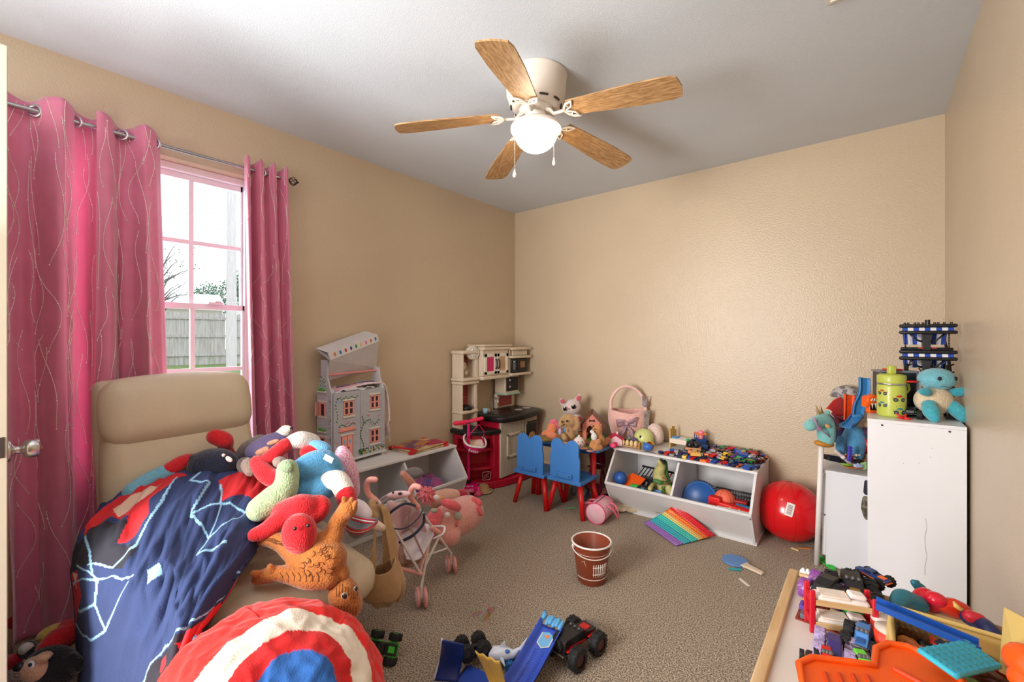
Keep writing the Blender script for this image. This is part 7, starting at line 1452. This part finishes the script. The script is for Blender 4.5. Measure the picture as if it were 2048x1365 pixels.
for k in range(4): a = k*1.2; g.tube([(0, 0, .006), (.03*cos(a), .02*sin(a), .004+.02*(k % 2))], [.008, .002], 6)
g.out('body', T)
# scuffs on the cabinet side
g = M(mat((150, 146, 142), .6)); g.tube([(.19+.004*sin(i*2), -.0004, .46-i*.04) for i in range(7)], .0007, 4); g.out('scratch', bpy.data.objects['tall_cabinet'])
g = M(mat((60, 56, 54), .6)); 
for x, z in ((.262*.8, .76), (.262*.78, .72), (.12, .68), (.17, .69)): g.sph((x, -.0005, z), (.0012, .0005, .0015), seg=6, rings=4)
g.out('nick', bpy.data.objects['tall_cabinet'], kind='stuff')
# ------------------------------------------------------------------ activity table in the front right
TH = .50; AT = thing('activity_table', 'white-topped children\'s table with a pine rim in the front right corner', 'table', (2.49, 1.60, 0))
PINE = wood((222, 190, 146), (196, 158, 110), (1, 9, 9)); PINEY = wood((222, 190, 146), (196, 158, 110), (9, 1, 9)); TW_, TL_ = .49, 1.12
g = M(mat((226, 216, 208), .45, nz=.03)); g.bx((.024, -TL_+.024, TH-.022), (TW_-.024, -.024, TH-.004)); g.out('tabletop', AT)
for a, b_, m_ in (((0, -TL_, TH-.05), (.026, 0, TH+.006), PINEY), ((TW_-.026, -TL_, TH-.05), (TW_, 0, TH+.006), PINEY), ((.026, -.026, TH-.05), (TW_-.026, 0, TH+.006), PINE), ((.026, -TL_, TH-.05), (TW_-.026, -TL_+.026, TH+.006), PINE)): g = M(m_); g.bx(a, b_, .004); g.out('rim_board', AT)
for x in (.035, TW_-.035):
    for y in (-.035, -TL_+.035): g = M(PINE); g.bx((x-.022, y-.022, 0), (x+.022, y+.022, TH-.05), .004); g.out('leg', AT)
T0 = TH-.004
def ta(px, py, z=T0): return Pz(px, py, z)
# studded brick plate with little bricks
a = ta(1570, 1228); b_ = ta(1626, 1250); c_ = ta(1592, 1150); ang = math.atan2((b_-a).y, (b_-a).x)
T = thing('brick_base_plate', 'dark red studded toy base plate at the far left corner of the front table', 'base plate', (2.535, 1.335, T0), R(-3)); PLm = plast(140, 52, 34)
g = M(PLm); g.bx((0, 0, 0), (.22, .21, .004)); g.out('plate', T); g = M(PLm)
for i in range(26):
    for j in range(25): g.cyl((.006+i*.0083, .006+j*.0083, .004), (.006+i*.0083, .006+j*.0083, .0058), .0024, seg=6)
g.out('studs', T, kind='stuff')
bcol = [('orange', (240, 130, 30)), ('grey', (90, 98, 110)), ('purple', (96, 70, 160)), ('orange', (244, 150, 50)), ('light blue', (130, 180, 216)), ('dark blue', (50, 90, 160)), ('white', (226, 226, 226)), ('red', (200, 40, 30)), ('orange', (240, 110, 20)), ('light blue', (150, 190, 220)), ('magenta', (190, 30, 80))]
bpos = [(.12, .014, .06, .026), (.03, .016, .04, .026), (.012, .06, .022, .03), (.014, .095, .022, .03), (.016, .13, .024, .03), (.04, .14, .022, .03), (.014, .16, .022, .024), (.06, .16, .03, .05), (.02, .19, .03, .03), (.14, .19, .05, .024), (.045, .185, .014, .014)]
bnm = ['long orange toy brick at the near edge of the red base plate', 'dark grey toy brick at the near left corner of the red base plate', 'purple toy brick on the left edge of the red base plate', 'orange toy brick on the left edge above the purple one', 'light blue toy brick on the left edge of the red base plate', 'dark blue toy brick beside the light blue one on the base plate', 'white toy brick near the far left corner of the base plate', 'red toy brick slab on the base plate', 'orange toy brick at the far left corner of the base plate', 'pale blue toy brick at the far edge of the base plate', 'small magenta round toy brick on the base plate']
for k, (x, y, dx, dy) in enumerate(bpos):
    q = T.matrix_basis @ Vector((x, y, .0058)); blocks('toy_brick', bnm[k], q, R(-3), bcol[k][1], (dx, dy, .011), (max(1, round(dx/.009)), max(1, round(dy/.009))))
for k, (px, py) in enumerate(((1608, 1146), (1617, 1148), (1627, 1150))): q = ta(px, py); tag(M(plast(226, 226, 226)).box((0, 0, .006), (.018, .014, .012), bev=.003).sph((0, 0, .014), .005).out('white_toy_piece', loc=(q.x, q.y-.02, T0+.004)), ['white toy piece on the far table rim, leftmost of three', 'white toy piece on the far table rim, middle of three', 'white toy piece on the far table rim, rightmost of three'][k], 'toy')
q = ta(1655, 1205); truck('purple_wheel_truck', 'black toy monster truck on purple wheels at the far left of the front table', (q.x, q.y, T0+.006), R(-105), .11, .06, .026, .026, (26, 28, 32), (170, 174, 180), (110, 60, 130), kind='beast', tire=(138, 74, 150))
q = ta(1706, 1212); truck('black_gold_truck', 'black toy monster truck with a gold face beside the purple-wheeled one', (q.x, q.y, T0), R(-80), .115, .065, .032, .03, (22, 24, 30), (150, 120, 60), (60, 60, 64), kind='jeep')
T = thing('gold_face_toy', 'gold domed toy hood piece on the black monster truck', 'toy', Pd(1697, 1180, 1.26)); g = wm(mat((150, 124, 70), .25, .6), T); blob(g, (1697, 1180, 1.27), (.02, .02, .024)); blob(g, (1697, 1188, 1.25), (.022, .02, .012)); g.out('face', T)
T = thing('green_shell_toy', 'green and yellow turtle-shaped toy car in front of the gold truck', 'toy car', (q.x+.005, q.y-.09, T0)); g = M(plast(40, 160, 60)); g.sph((0, 0, .04), (.03, .04, .026)); g.out('shell', T); g = M(plast(190, 180, 100))
for s_ in (-1, 1):
    for y in (-.03, .03): g.tube([(s_*.03, y, .016), (s_*.048, y, .016)], .016, 12)
g.out('wheel', T); g = M(plast(236, 150, 60)); g.tube([(-.012, -.03, .05), (-.014, 0, .068), (-.012, .03, .055)], .005, 6); g.tube([(.014, -.03, .05), (.016, 0, .066), (.014, .03, .055)], .005, 6); g.out('trim', T)
q = ta(1765, 1215); truck('blue_orange_buggy', 'small blue and orange toy buggy at the back of the front table', (q.x-.02, q.y+.06, T0+.03), R(-30), .08, .04, .015, .014, (40, 70, 130), (240, 110, 40), (180, 130, 70), kind='pickup')
for k, (px, py, lab) in enumerate(((1735, 1225, 'small black toy tyre left of the blue buggy'), (1752, 1228, 'small black toy tyre with a pale hub by the blue track'))):
    q = ta(px, py); T = thing('spare_toy_wheel', lab, 'toy wheel', (q.x, q.y+.03, T0), .6+k, 'loose toy tyres'); g = M(); wheel_bm(g, (0, 0, .024), .024, .024, 12, plast(206, 180, 120)); g.out('tyre', T)
# bunk bed for dolls
A = ta(1626, 1268); B_ = ta(1748, 1290); ang = math.atan2((B_-A).y, (B_-A).x); BD = thing('doll_bunk_bed', 'wooden doll bunk bed with red end boards and white bedding on the front table', 'doll bed', (A.x, A.y, T0), ang); ln_ = .128; BD.scale = (1, .62, .84); RDm = plast(196, 24, 44)
for x in (0, ln_):
    g = M(RDm); g.bx((x-.006, 0, 0), (x+.006, .012, .125), .003); g.bx((x-.006, .068, 0), (x+.006, .08, .125), .003); g.bx((x-.004, .012, .085), (x+.004, .068, .105), .002); g.bx((x-.004, .012, .02), (x+.004, .068, .04), .002); g.out('end_board', BD)
WB = wood((220, 186, 138), (198, 158, 108), (1, 9, 9))
for z in (.018, .082):
    for y in (.003, .071): g = M(WB); g.bx((.006, y, z), (ln_-.006, y+.006, z+.016), .001); g.out('side_rail', BD)
    g = M(cloth(232, 222, 216)); g.box((ln_/2, .04, z+.016), (ln_-.014, .06, .02), bev=.008); g.out('mattress', BD); g = M(cloth(236, 224, 222)); g.box((ln_-.03, .04, z+.034), (.035, .045, .014), rot=(0, .1, 0), bev=.006); g.out('pillow', BD); g = M(cloth(230, 214, 200)); g.box((.05, .04, z+.028), (.06, .064, .006), bev=.002); g.out('sheet', BD)
q = ta(1669, 1325); truck('lilac_wheel_truck', 'purple and black toy monster truck with big lilac wheels in front of the bunk bed', (q.x, q.y+.005, T0), R(-88), .085, .04, .024, .022, (60, 50, 120), (206, 190, 220), (150, 130, 180), kind='beast', tire=(168, 150, 190))
q = ta(1655, 1350); truck('red_pickup_toy', 'small red toy car in front of the lilac-wheeled truck', (q.x+.0, q.y+.0, T0+.02), R(-80), .055, .03, .010, .01, (210, 26, 26), (40, 40, 44), (150, 150, 154), kind='jeep')
q = ta(1652, 1345); truck('small_black_buggy', 'small black toy car with an orange edge at the left of the red toy car', (q.x-.028, q.y+.0, T0), R(-85), .05, .026, .01, .009, (30, 36, 44), (236, 160, 50), (120, 120, 120))
q = ta(1730, 1330); truck('light_blue_truck', 'light blue toy truck on a big black wheel right of the bunk bed foot', (q.x-.005, q.y+.03, T0+.01), R(-95), .085, .04, .022, .02, (70, 130, 200), (40, 90, 160), (70, 70, 76), kind='jeep')
q = ta(1728, 1372); truck('lime_green_car', 'lime green toy car behind the orange track piece', (q.x, q.y+.015, T0+.02), R(-70), .06, .034, .011, .01, (110, 210, 60), (200, 180, 90), (150, 150, 150), kind='jeep')
def can(nm, lab, px, py, cc, cap, h_=.075, r_=.028, dz=0):
    q = ta(px, py); T = thing(nm, lab, 'can', (q.x, q.y, T0+dz)); g = M(plast(*cc)); g.lathe([(0, 0), (r_, 0), (r_, h_), (r_*.9, h_)], seg=28); g.out('body', T); g = M(mat(cap, .3)); g.lathe([(0, h_-.002), (r_*.92, h_-.002), (r_*.97, h_+.001), (r_*.97, h_+.004), (0, h_+.005)], seg=28); g.out('lid', T)
can('orange_red_can', 'orange-red can with a pale lid between the bunk bed and the yellow box', 1782, 1325, (220, 60, 30), (206, 196, 184), .07, .03); can('white_lid_can', 'smaller red can with a white lid at the bunk bed corner', 1764, 1292, (206, 60, 50), (226, 214, 206), .06, .022)
T = thing('patterned_toy_wheel', 'red rimmed multicoloured toy car left of the yellow box', 'toy car', ta(1762, 1270)+Vector((0, .02, 0))); g = M(plast(206, 30, 34)); g.sph((0, 0, .03), (.03, .05, .03)); g.out('body', T); g = M(mat((200, 226, 220), .4, col2=(206, 60, 70), ns=60, thr=(.45, .55))); g.sph((0, 0, .042), (.026, .044, .022)); g.out('printed_roof', T)
# yellow box (storage tray) with things in it
BH = .125; r0, r1, r2, r3 = Pz(1780, 1213, T0+BH), Pz(1966, 1262, T0+BH), Pz(2042, 1400, T0+BH), Pz(1800, 1400, T0+BH)
YBX = thing('yellow_storage_box', 'large pale yellow plastic box full of toys on the front table', 'storage box', (r0.x, r0.y, T0)); YM = mat((222, 190, 112), .4, nz=.03)
x0b, x1b, y1b, y0b = r0.x+.0, min(r1.x+.03, 2.965), r0.y, .80
print('YBOX', r0, r1, r2, r3)
def wallp(nm, a, b_, n=28, sc=0):
    g = wm(YM, YBX); a = Vector(a); b_ = Vector(b_); dirp = (b_-a).normalized(); nn = Vector((-dirp.y, dirp.x, 0))
    def F(u, v):
        p = a.lerp(b_, u); h_ = BH-(sc*max(0, min(1, 6*min(u, 1-u)-.6)) if sc else 0)+(.012*sin(u*18) if sc and .2 < u < .8 else 0); return Vector((p.x, p.y, T0+.002+h_*v))+nn*(.012*(1-v))
    g.grid(F, n, 6); g.out(nm, YBX, solid=.004)
    g = wm(YM, YBX); g.tube([F(i/n, 1.0) for i in range(n+1)], .005, 8); g.out('rim', YBX)
wallp('side', (x0b, y1b, 0), (x1b, y1b, 0), sc=.0); wallp('side', (x1b, y1b, 0), (x1b, y0b, 0)); wallp('side', (x0b, y0b, 0), (x0b, y1b, 0)); wallp('side', (x1b, y0b, 0), (x0b, y0b, 0))
g = wm(YM, YBX); g.bx((x0b+.012, y0b+.012, T0+.001), (x1b-.012, y1b-.012, T0+.005)); g.out('bottom', YBX)
# blue track lying across the box
T = thing('blue_toy_track', 'straight blue toy track lying across the yellow box', 'toy track', Pd(1850, 1245, .95)); g = wm(plast(30, 86, 176), T); P0 = Pz(1752, 1212, T0+BH+.035); P1 = Pz(1960, 1300, T0+BH+.012)
rx = (P1-P0).normalized().cross(Vector((0, 0, 1))).normalized(); up = Vector((0, 0, 1))
g.add([P0+rx*q+up*z for q, z in ((-.018, .012), (-.018, 0), (.018, 0), (.018, .012), (.014, .012), (.014, .004), (-.014, .004), (-.014, .012))]+[P1+rx*q+up*z for q, z in ((-.018, .012), (-.018, 0), (.018, 0), (.018, .012), (.014, .012), (.014, .004), (-.014, .004), (-.014, .012))], [(i, (i+1) % 8, 8+(i+1) % 8, 8+i) for i in range(8)]+[(0, 1, 6, 7), (1, 2, 5, 6), (2, 3, 4, 5), (8, 9, 14, 15), (9, 10, 13, 14), (10, 11, 12, 13)], False); g.out('strip', T)
# cyan bubble mat
k0, k1, k2, k3 = Pz(1834, 1301, T0+BH+.055), Pz(1933, 1283, T0+BH+.02), Pz(2004, 1336, T0+BH+.015), Pz(1914, 1357, T0+BH+.05)
T = thing('cyan_bubble_mat', 'square cyan bubble mat lying on the yellow box', 'fidget toy', k0); CY = mat((60, 186, 210), .4, nz=.04); g = wm(CY, T); g.grid(lambda u, v: k0.lerp(k1, u).lerp(k3.lerp(k2, u), v), 8, 6); g.out('sheet', T, solid=.006)
n1 = 8
for j in range(6):
    for i in range(n1): q = k0.lerp(k1, (i+.5)/n1).lerp(k3.lerp(k2, (i+.5)/n1), (j+.5)/6); g = wm(mat((44, 160, 190), .4), T); g.lathe([(.0058, .003), (.0052, .0048), (.0042, .0052), (.003, .0042), (0, .004)], q-T.location if 0 else Matrix.Translation(q), 10); g.out('bubble', T)
# jumble inside the box: each piece on its own
jm = [('dark_brick_panel', 'brown studded toy panel standing at the left end inside the yellow box', (1815, 1250), (92, 66, 40)), ('red_toy_lump', 'red toy piece half hidden under the blue track in the yellow box', (1842, 1248), (206, 40, 30)), ('black_toy_part', 'black toy part with white outlines in the yellow box', (1848, 1268), (26, 28, 32)), ('orange_toy_rock', 'orange and black toy lump left of the cyan bubble mat', (1822, 1298), (220, 120, 60)), ('striped_toy_leg', 'orange striped toy leg at the left inside edge of the yellow box', (1812, 1288), (230, 150, 80)), ('dark_toy_heap', 'dark toy pieces below the cyan bubble mat', (1945, 1362), (50, 50, 40)), ('olive_toy_part', 'olive green toy part at the bottom edge in the yellow box', (1925, 1368), (120, 140, 60)), ('red_corner_toy', 'red toy piece at the right inside edge of the yellow box', (1992, 1310), (206, 40, 24)), ('brown_corner_toy', 'brown toy piece in the near right of the yellow box', (2005, 1355), (110, 60, 40)), ('navy_toy_part', 'navy toy part behind the cyan bubble mat', (1880, 1262), (24, 34, 60))]
for nm, lab, (px, py), cc in jm:
    z = T0+.05; q = Pz(px, py, T0+.085); q.x = min(max(q.x, x0b+.035), x1b-.03); q.y = max(min(q.y, y1b-.03), y0b+.03); T = thing(nm, lab, 'toy', (q.x, q.y, T0+.006), rr.uniform(0, 3)); g = M(mat(cc, .4, nz=.3, ns=60))
    if 'panel' in nm:
        g.box((0, 0, .05), (.02, .05, .1))
        for a_ in range(5):
            for b2 in range(9): g.cyl((-.01, -.02+a_*.01, .008+b2*.0105), (-.0125, -.02+a_*.01, .008+b2*.0105), .003, seg=6)
            for b2 in range(4): g.cyl((-.0075+b2*.005, -.02+a_*.01, .1), (-.0075+b2*.005, -.02+a_*.01, .1025), .002, seg=6)
    else:
        g.box((0, 0, .04), (.04, .03, .075), bev=.008); g.sph((.012, .004, .078), (.016, .014, .012)); g.tube([(-.03, 0, .07), (0, .01, .085), (.02, -.02, .075)], .007, 8, rnd_ends=True)
        if 'black' in nm: g.use(plast(210, 210, 210)); g.box((0, 0, .079), (.03, .02, .001)); g.use(mat(cc, .4, nz=.3, ns=60)); g.box((0, 0, .0797), (.026, .016, .001))
    g.out('body', T)
# figures lying behind the box
TL = mat((40, 116, 136), .35, nz=.05); F1 = thing('teal_toy_figure', 'teal muscular toy figure lying behind the yellow box with one arm raised', 'toy figure', FL(1820, 1210, 1.2, T0))
g = wm(TL, F1); L(g, [(1795, 1213, 1.12, .018), (1806, 1200, 1.14, .026), (1820, 1204, 1.14, .024), (1838, 1210, 1.14, .022)]); L(g, [(1846, 1196, 1.18, .014), (1843, 1180, 1.2, .014), (1834, 1172, 1.2, .011), (1828, 1166, 1.2, .009)]); L(g, [(1834, 1172, 1.2, .008), (1836, 1164, 1.2, .005)]); g.out('body', F1, remesh=.003)
F2 = thing('red_toy_figure', 'red toy figure with a shiny red head lying behind the yellow box rim', 'toy figure', FL(1880, 1215, 1.15, T0)); g = wm(mat((206, 20, 40), .28), F2); L(g, [(1838, 1200, 1.16, .02), (1850, 1198, 1.16, .028), (1862, 1204, 1.15, .026)]); g.out('torso', F2, remesh=.003); g = wm(mat((216, 24, 50), .25), F2); blob(g, (1872, 1200, 1.13), (.024, .024, .018), .15); g.out('head', F2)
F3 = thing('orange_toy_figure', 'orange-red toy figure with a yellow fin lying right of the red figure', 'toy figure', FL(1910, 1225, 1.12, T0)); g = wm(mat((226, 50, 20), .3), F3); L(g, [(1888, 1212, 1.12, .018), (1905, 1216, 1.12, .024), (1925, 1222, 1.12, .02), (1938, 1228, 1.12, .012)]); g.out('body', F3, remesh=.003); g = wm(plast(226, 190, 100), F3); g.tube([Pd(1908, 1205, 1.08), Pd(1912, 1213, 1.07), Pd(1920, 1219, 1.07), Pd(1927, 1220, 1.07)], [.003, .006, .005, .002], 6); g.out('fin', F3)
F4 = thing('blue_red_toy_figure', 'navy and red toy figure against the wall behind the yellow box', 'toy figure', FL(1960, 1245, 1.08, T0)); g = wm(plast(30, 40, 90), F4); L(g, [(1935, 1236, 1.08, .016), (1955, 1245, 1.06, .02), (1980, 1262, 1.02, .018), (1996, 1285, 1.0, .016)]); g.out('body', F4, remesh=.003); g = wm(plast(206, 30, 50), F4); L(g, [(1940, 1234, 1.06, .014), (1958, 1240, 1.05, .014)]); g.out('arm', F4); g = wm(plast(150, 110, 80), F4); blob(g, (1994, 1262, 1.03), (.016, .012, .012)); g.out('hand', F4)
q = Pd(1826, 1196, 1.22); T = thing('pink_tin', 'small open pink tin behind the teal figure', 'tin', (q.x, q.y, q.z-.03), (.1, -.2, 0)); g = M(mat((226, 120, 130), .4)); g.lathe([(.018, -.04), (.02, .02), (.0185, .02), (.017, -.038), (0, -.038)], seg=24); g.out('body', T); g = M(CHROME); g.tube([(.0195*cos(a), .0195*sin(a), .02) for a in [2*PI*i/24 for i in range(24)]], .001, 5, closed=True); g.out('rim', T)
# big orange track pieces in front
OP = mat((246, 92, 14), .42, nz=.04); T = thing('orange_track_launcher', 'large orange plastic track launcher at the near edge of the front table', 'toy track', FL(1720, 1365, .82, T0))
pl = [(1598, 1330), (1624, 1318), (1700, 1327), (1748, 1334), (1752, 1300), (1775, 1290), (1815, 1296), (1870, 1322), (1925, 1365), (1950, 1420), (1900, 1470), (1620, 1470)]
zt = T0+.145; top = [Pz(x, y, zt) for x, y in pl]; g = wm(OP, T); n_ = len(top)
g.add([p_ for p_ in top]+[p_-Vector((0, 0, .1)) for p_ in top], [tuple(range(n_))]+[(i, (i+1) % n_, n_+(i+1) % n_, n_+i) for i in range(n_)]+[tuple(range(n_, 2*n_))[::-1]], False); g.out('base', T)
g = wm(OP, T); g.tube([p_+Vector((0, 0, .002)) for p_ in top], .006, 8, closed=True); g.out('raised_edge', T)
g = wm(mat((214, 66, 8), .5), T)
for k in range(4): a_ = Pz(1650+k*28, 1348+k*2, zt+.001); g.tube([a_, a_+Vector((.012, -.05, 0))], .004, 6, rnd_ends=True)
a_ = Pz(1790, 1340, zt+.002); g.tube([a_, a_+Vector((.03, -.012, 0)), a_+Vector((.06, -.03, 0))], .005, 6, rnd_ends=True); g.out('moulded_slot', T)
T = thing('yellow_folded_board', 'pale yellow folded plastic panel at the right edge of the view', 'panel', (2.90, .83, T0)); g = wm(YM, T)
a_, b2, c2, d2 = Pd(2010, 1216, .80), Pd(2052, 1240, .74), Pd(2048, 1370, .72), Pd(2000, 1345, .80)
e2_ = Pd(2095, 1262, .70)
g.add([a_, d2, c2, b2, e2_], [(0, 1, 2), (0, 2, 3), (0, 3, 4)], False); g.out('panel', T, solid=.003)
T = thing('orange_side_piece', 'bright orange plastic piece at the right edge of the front table', 'toy track', FL(2040, 1340, .7, T0)); g = wm(OP, T); L(g, [(2028, 1330, .74, .012), (2045, 1322, .72, .026), (2070, 1340, .7, .03)]); L(g, [(2045, 1360, .7, .018), (2075, 1385, .68, .022)]); g.out('body', T)
T = thing('lilac_striped_toy', 'lilac and white striped toy at the bottom right corner', 'toy', FL(2034, 1355, .74, T0)); g = wm(plast(176, 150, 200), T); L(g, [(2030, 1345, .76, .010), (2036, 1362, .75, .011), (2040, 1385, .74, .01)]); g.out('body', T)

# ------------------------------------------------------------------ track set and trucks on the carpet in front
BLU = mat((52, 84, 190), .35, nz=.04); BLU2 = mat((96, 170, 220), .35); P0 = Pz(1104, 1258, .095); P1 = Pz(1042, 1368, .035); P2 = P1+(P1-P0)*1.0; P2.z = .012
T = thing('blue_track_ramp', 'long royal blue toy track ramp with raised walls on the carpet', 'toy track', (P1.x, P1.y, 0)); g = wm(BLU, T); dv = (P1-P0).normalized(); sd = dv.cross(Vector((0, 0, 1))).normalized(); 
def tr_(u, v):
    p = cat([P0, P1, P2], v); w2_ = .046; X_ = [(-w2_-.003, .026), (-w2_, .026), (-w2_+.004, .004), (-.02, 0), (.02, 0), (w2_-.004, .004), (w2_, .026), (w2_+.004, .026), (w2_+.006, .0), (w2_+.016, -.006)]
    q = X_[round(u*9)]; return p+sd*-q[0]*-1+Vector((0, 0, q[1]))
g.grid(tr_, 9, 24); g.out('channel', T, solid=.003)
g = wm(mat((44, 70, 160), .4), T)
for k in range(40):
    p = cat([P0, P1, P2], .25+k*.016)
    for s_ in (-.016, .016): a_ = p+sd*s_+Vector((0, 0, .0025)); g.tube([a_-sd*.006-dv*.003, a_, a_+sd*.006-dv*.003], .0008, 4)
g.out('tread_marks', T, kind='stuff')
def onr(x, v, h_=.0035): return cat([P0, P1, P2], v)+sd*x+Vector((0, 0, h_))
for nm, m_, q in (('sticker_border', mat((236, 230, 200), .4), 1.0), ('sticker', mat((110, 176, 220), .4), .86)):
    g = wm(m_, T); g.add([onr(-.026*q, .10-.0*q, .0035+(1-q)*.004), onr(0, .075, .0035+(1-q)*.004), onr(.026*q, .10, .0035+(1-q)*.004), onr(.026*q, .17+.03*q, .0035+(1-q)*.004), onr(0, .2+.03*q, .0035+(1-q)*.004), onr(-.026*q, .17+.03*q, .0035+(1-q)*.004)], [(0, 1, 2, 3, 4, 5)], False); g.out(nm, T)
g = wm(mat((230, 130, 70), .5), T); g.add([onr(x, v, .005) for x, v in ((-.012, .12), (.0, .105), (.004, .12), (.016, .125), (.004, .135), (-.004, .15), (-.006, .135))], [tuple(range(7))], False); g.out('orange_emblem', T)
g = wm(BLU2, T); q = onr(0, 0, .012)-dv*.016; g.box((0, 0, 0), (.001, .001, .001))
for k in range(5): c = onr(-.032+k*.014, 0, .012+.006*(k % 2))-dv*.014; g.tube([c+dv*.012, c-dv*.012], .009, 8, rnd_ends=True)
c = onr(.048, 0, .012); g.tube([c, c-dv*.03, c-dv*.05+sd*.01], [.006, .012, .005], 6); g.out('light_blue_connector', T, kind='stuff')
# curved blue ramp, base and yellow ramp
q = Pz(893, 1345, 0); T = thing('curved_blue_ramp', 'dark blue curved toy ramp standing at the bottom edge', 'toy track', (q.x, q.y, 0)); a_, b2 = Pd(884, 1281, 1.48), Pd(928, 1290, 1.52); c2, d2 = Pz(868, 1362, .02), Pz(915, 1366, .02); g = wm(mat((24, 50, 130), .3), T)
def cr(u, v): p = a_.lerp(b2, u).lerp(c2.lerp(d2, u), v); return p+(Vector((FW[0], FW[1], 0))*.03*sin(PI*v))-Vector((0, 0, .02*sin(PI*v)))
g.grid(cr, 6, 14); g.out('ramp', T, solid=.005); g = wm(mat((220, 224, 236), .4), T); g.tube([cr(0, i/10)+Vector((0, 0, .004)) for i in range(11)], .004, 6); g.out('white_edge', T)
q = Pz(935, 1352, .012); T = thing('blue_toy_plate', 'flat blue toy track plate between the curved ramp and the yellow ramp', 'toy track', (q.x, q.y, 0)); g = wm(BLU, T); v4 = [Pz(938, 1330, .012), Pz(985, 1352, .012), Pz(985, 1400, .012), Pz(890, 1385, .012)]; g.add(v4+[v-Vector((0, 0, .010)) for v in v4], [(0, 1, 2, 3), (7, 6, 5, 4), (0, 4, 5, 1), (1, 5, 6, 2), (2, 6, 7, 3), (3, 7, 4, 0)], False); g.out('plate', T); g = wm(mat((30, 40, 90), .5), T); g.tube([v4[0]+Vector((.002, -.012, .001)), v4[3]+Vector((.005, .012, .001))], .004, 6); g.out('slot', T)
q = Pz(975, 1365, 0); T = thing('yellow_track_ramp', 'curved yellow toy ramp rising beside the white shark truck', 'toy track', (q.x, q.y, 0)); a_, b2, c2, d2 = Pd(950, 1304, 1.5), Pd(999, 1325, 1.44), Pz(985, 1385, .03), Pz(1015, 1392, .03); g = wm(mat((216, 176, 80), .4), T)
def yr(u, v): return a_.lerp(b2, u).lerp(c2.lerp(d2, u), v)+Vector((FW[0], FW[1], -.5))*.02*sin(PI*v)+Vector((0, 0, .003*cos(u*6*PI)))
g.grid(yr, 24, 12); g.out('ramp', T, solid=.004)
truck('black_red_monster_truck', 'large black and red remote-control monster truck beside the blue ramp', (1.80, 1.465, 0), R(82), .19, .10, .042, .036, (30, 30, 34), (206, 24, 26), (70, 26, 30), kind='jeep')
q = Pz(770, 1312, 0); truck('green_monster_truck', 'small black and green toy truck lying on its side near the beanbag', (q.x, q.y, .035), (R(62), R(10), R(40)), .105, .06, .025, .024, (26, 40, 30), (60, 190, 60), (80, 190, 80), kind='pickup')
q = Pz(945, 1322, 0); truck('upturned_black_truck', 'black toy monster truck lying upside down behind the yellow ramp', (q.x, q.y, .085), (R(170), 0, R(60)), .10, .06, .028, .026, (30, 30, 30), (200, 180, 130), (50, 50, 52), kind='pickup')
q = Pz(1004, 1318, .03); SH_ = thing('shark_toy_truck', 'white and blue shark-shaped toy truck beside the blue ramp', 'toy truck', (q.x, q.y, 0), R(215)); g = M(mat((206, 214, 226), .35, nz=.05))
g.tube([(-.07, 0, .075), (-.045, 0, .05), (-.01, 0, .05), (.03, 0, .048), (.055, 0, .042)], [.004, .014, .025, .024, .010], 14, rnd_ends=True); g.tube([(-.07, 0, .07), (-.092, 0, .11)], [.008, .002], 8, rnd_ends=True); g.prism([(-.015, .07), (.01, .072), (-.012, .098)], -.003, .003, RX); 
for s_ in (-1, 1): g.tube([(0, s_*.02, .045), (-.015, s_*.05, .04)], [.009, .002], 8)
g.out('body', SH_); g = M(plast(60, 110, 190)); g.sph((.022, 0, .064), (.013, .014, .008)); g.sph((-.02, .012, .066), (.01, .008, .006)); g.out('windows', SH_); g = M(plast(40, 120, 180)); g.box((0, 0, .026), (.08, .03, .016), bev=.004); g.out('chassis', SH_)
for x in (-.032, .032):
    for s_ in (-1, 1): g = M(); wheel_bm(g, (x, s_*.026, .02), .02, .018, 10, plast(60, 130, 190), plast(40, 110, 170)); g.out('wheel', SH_)
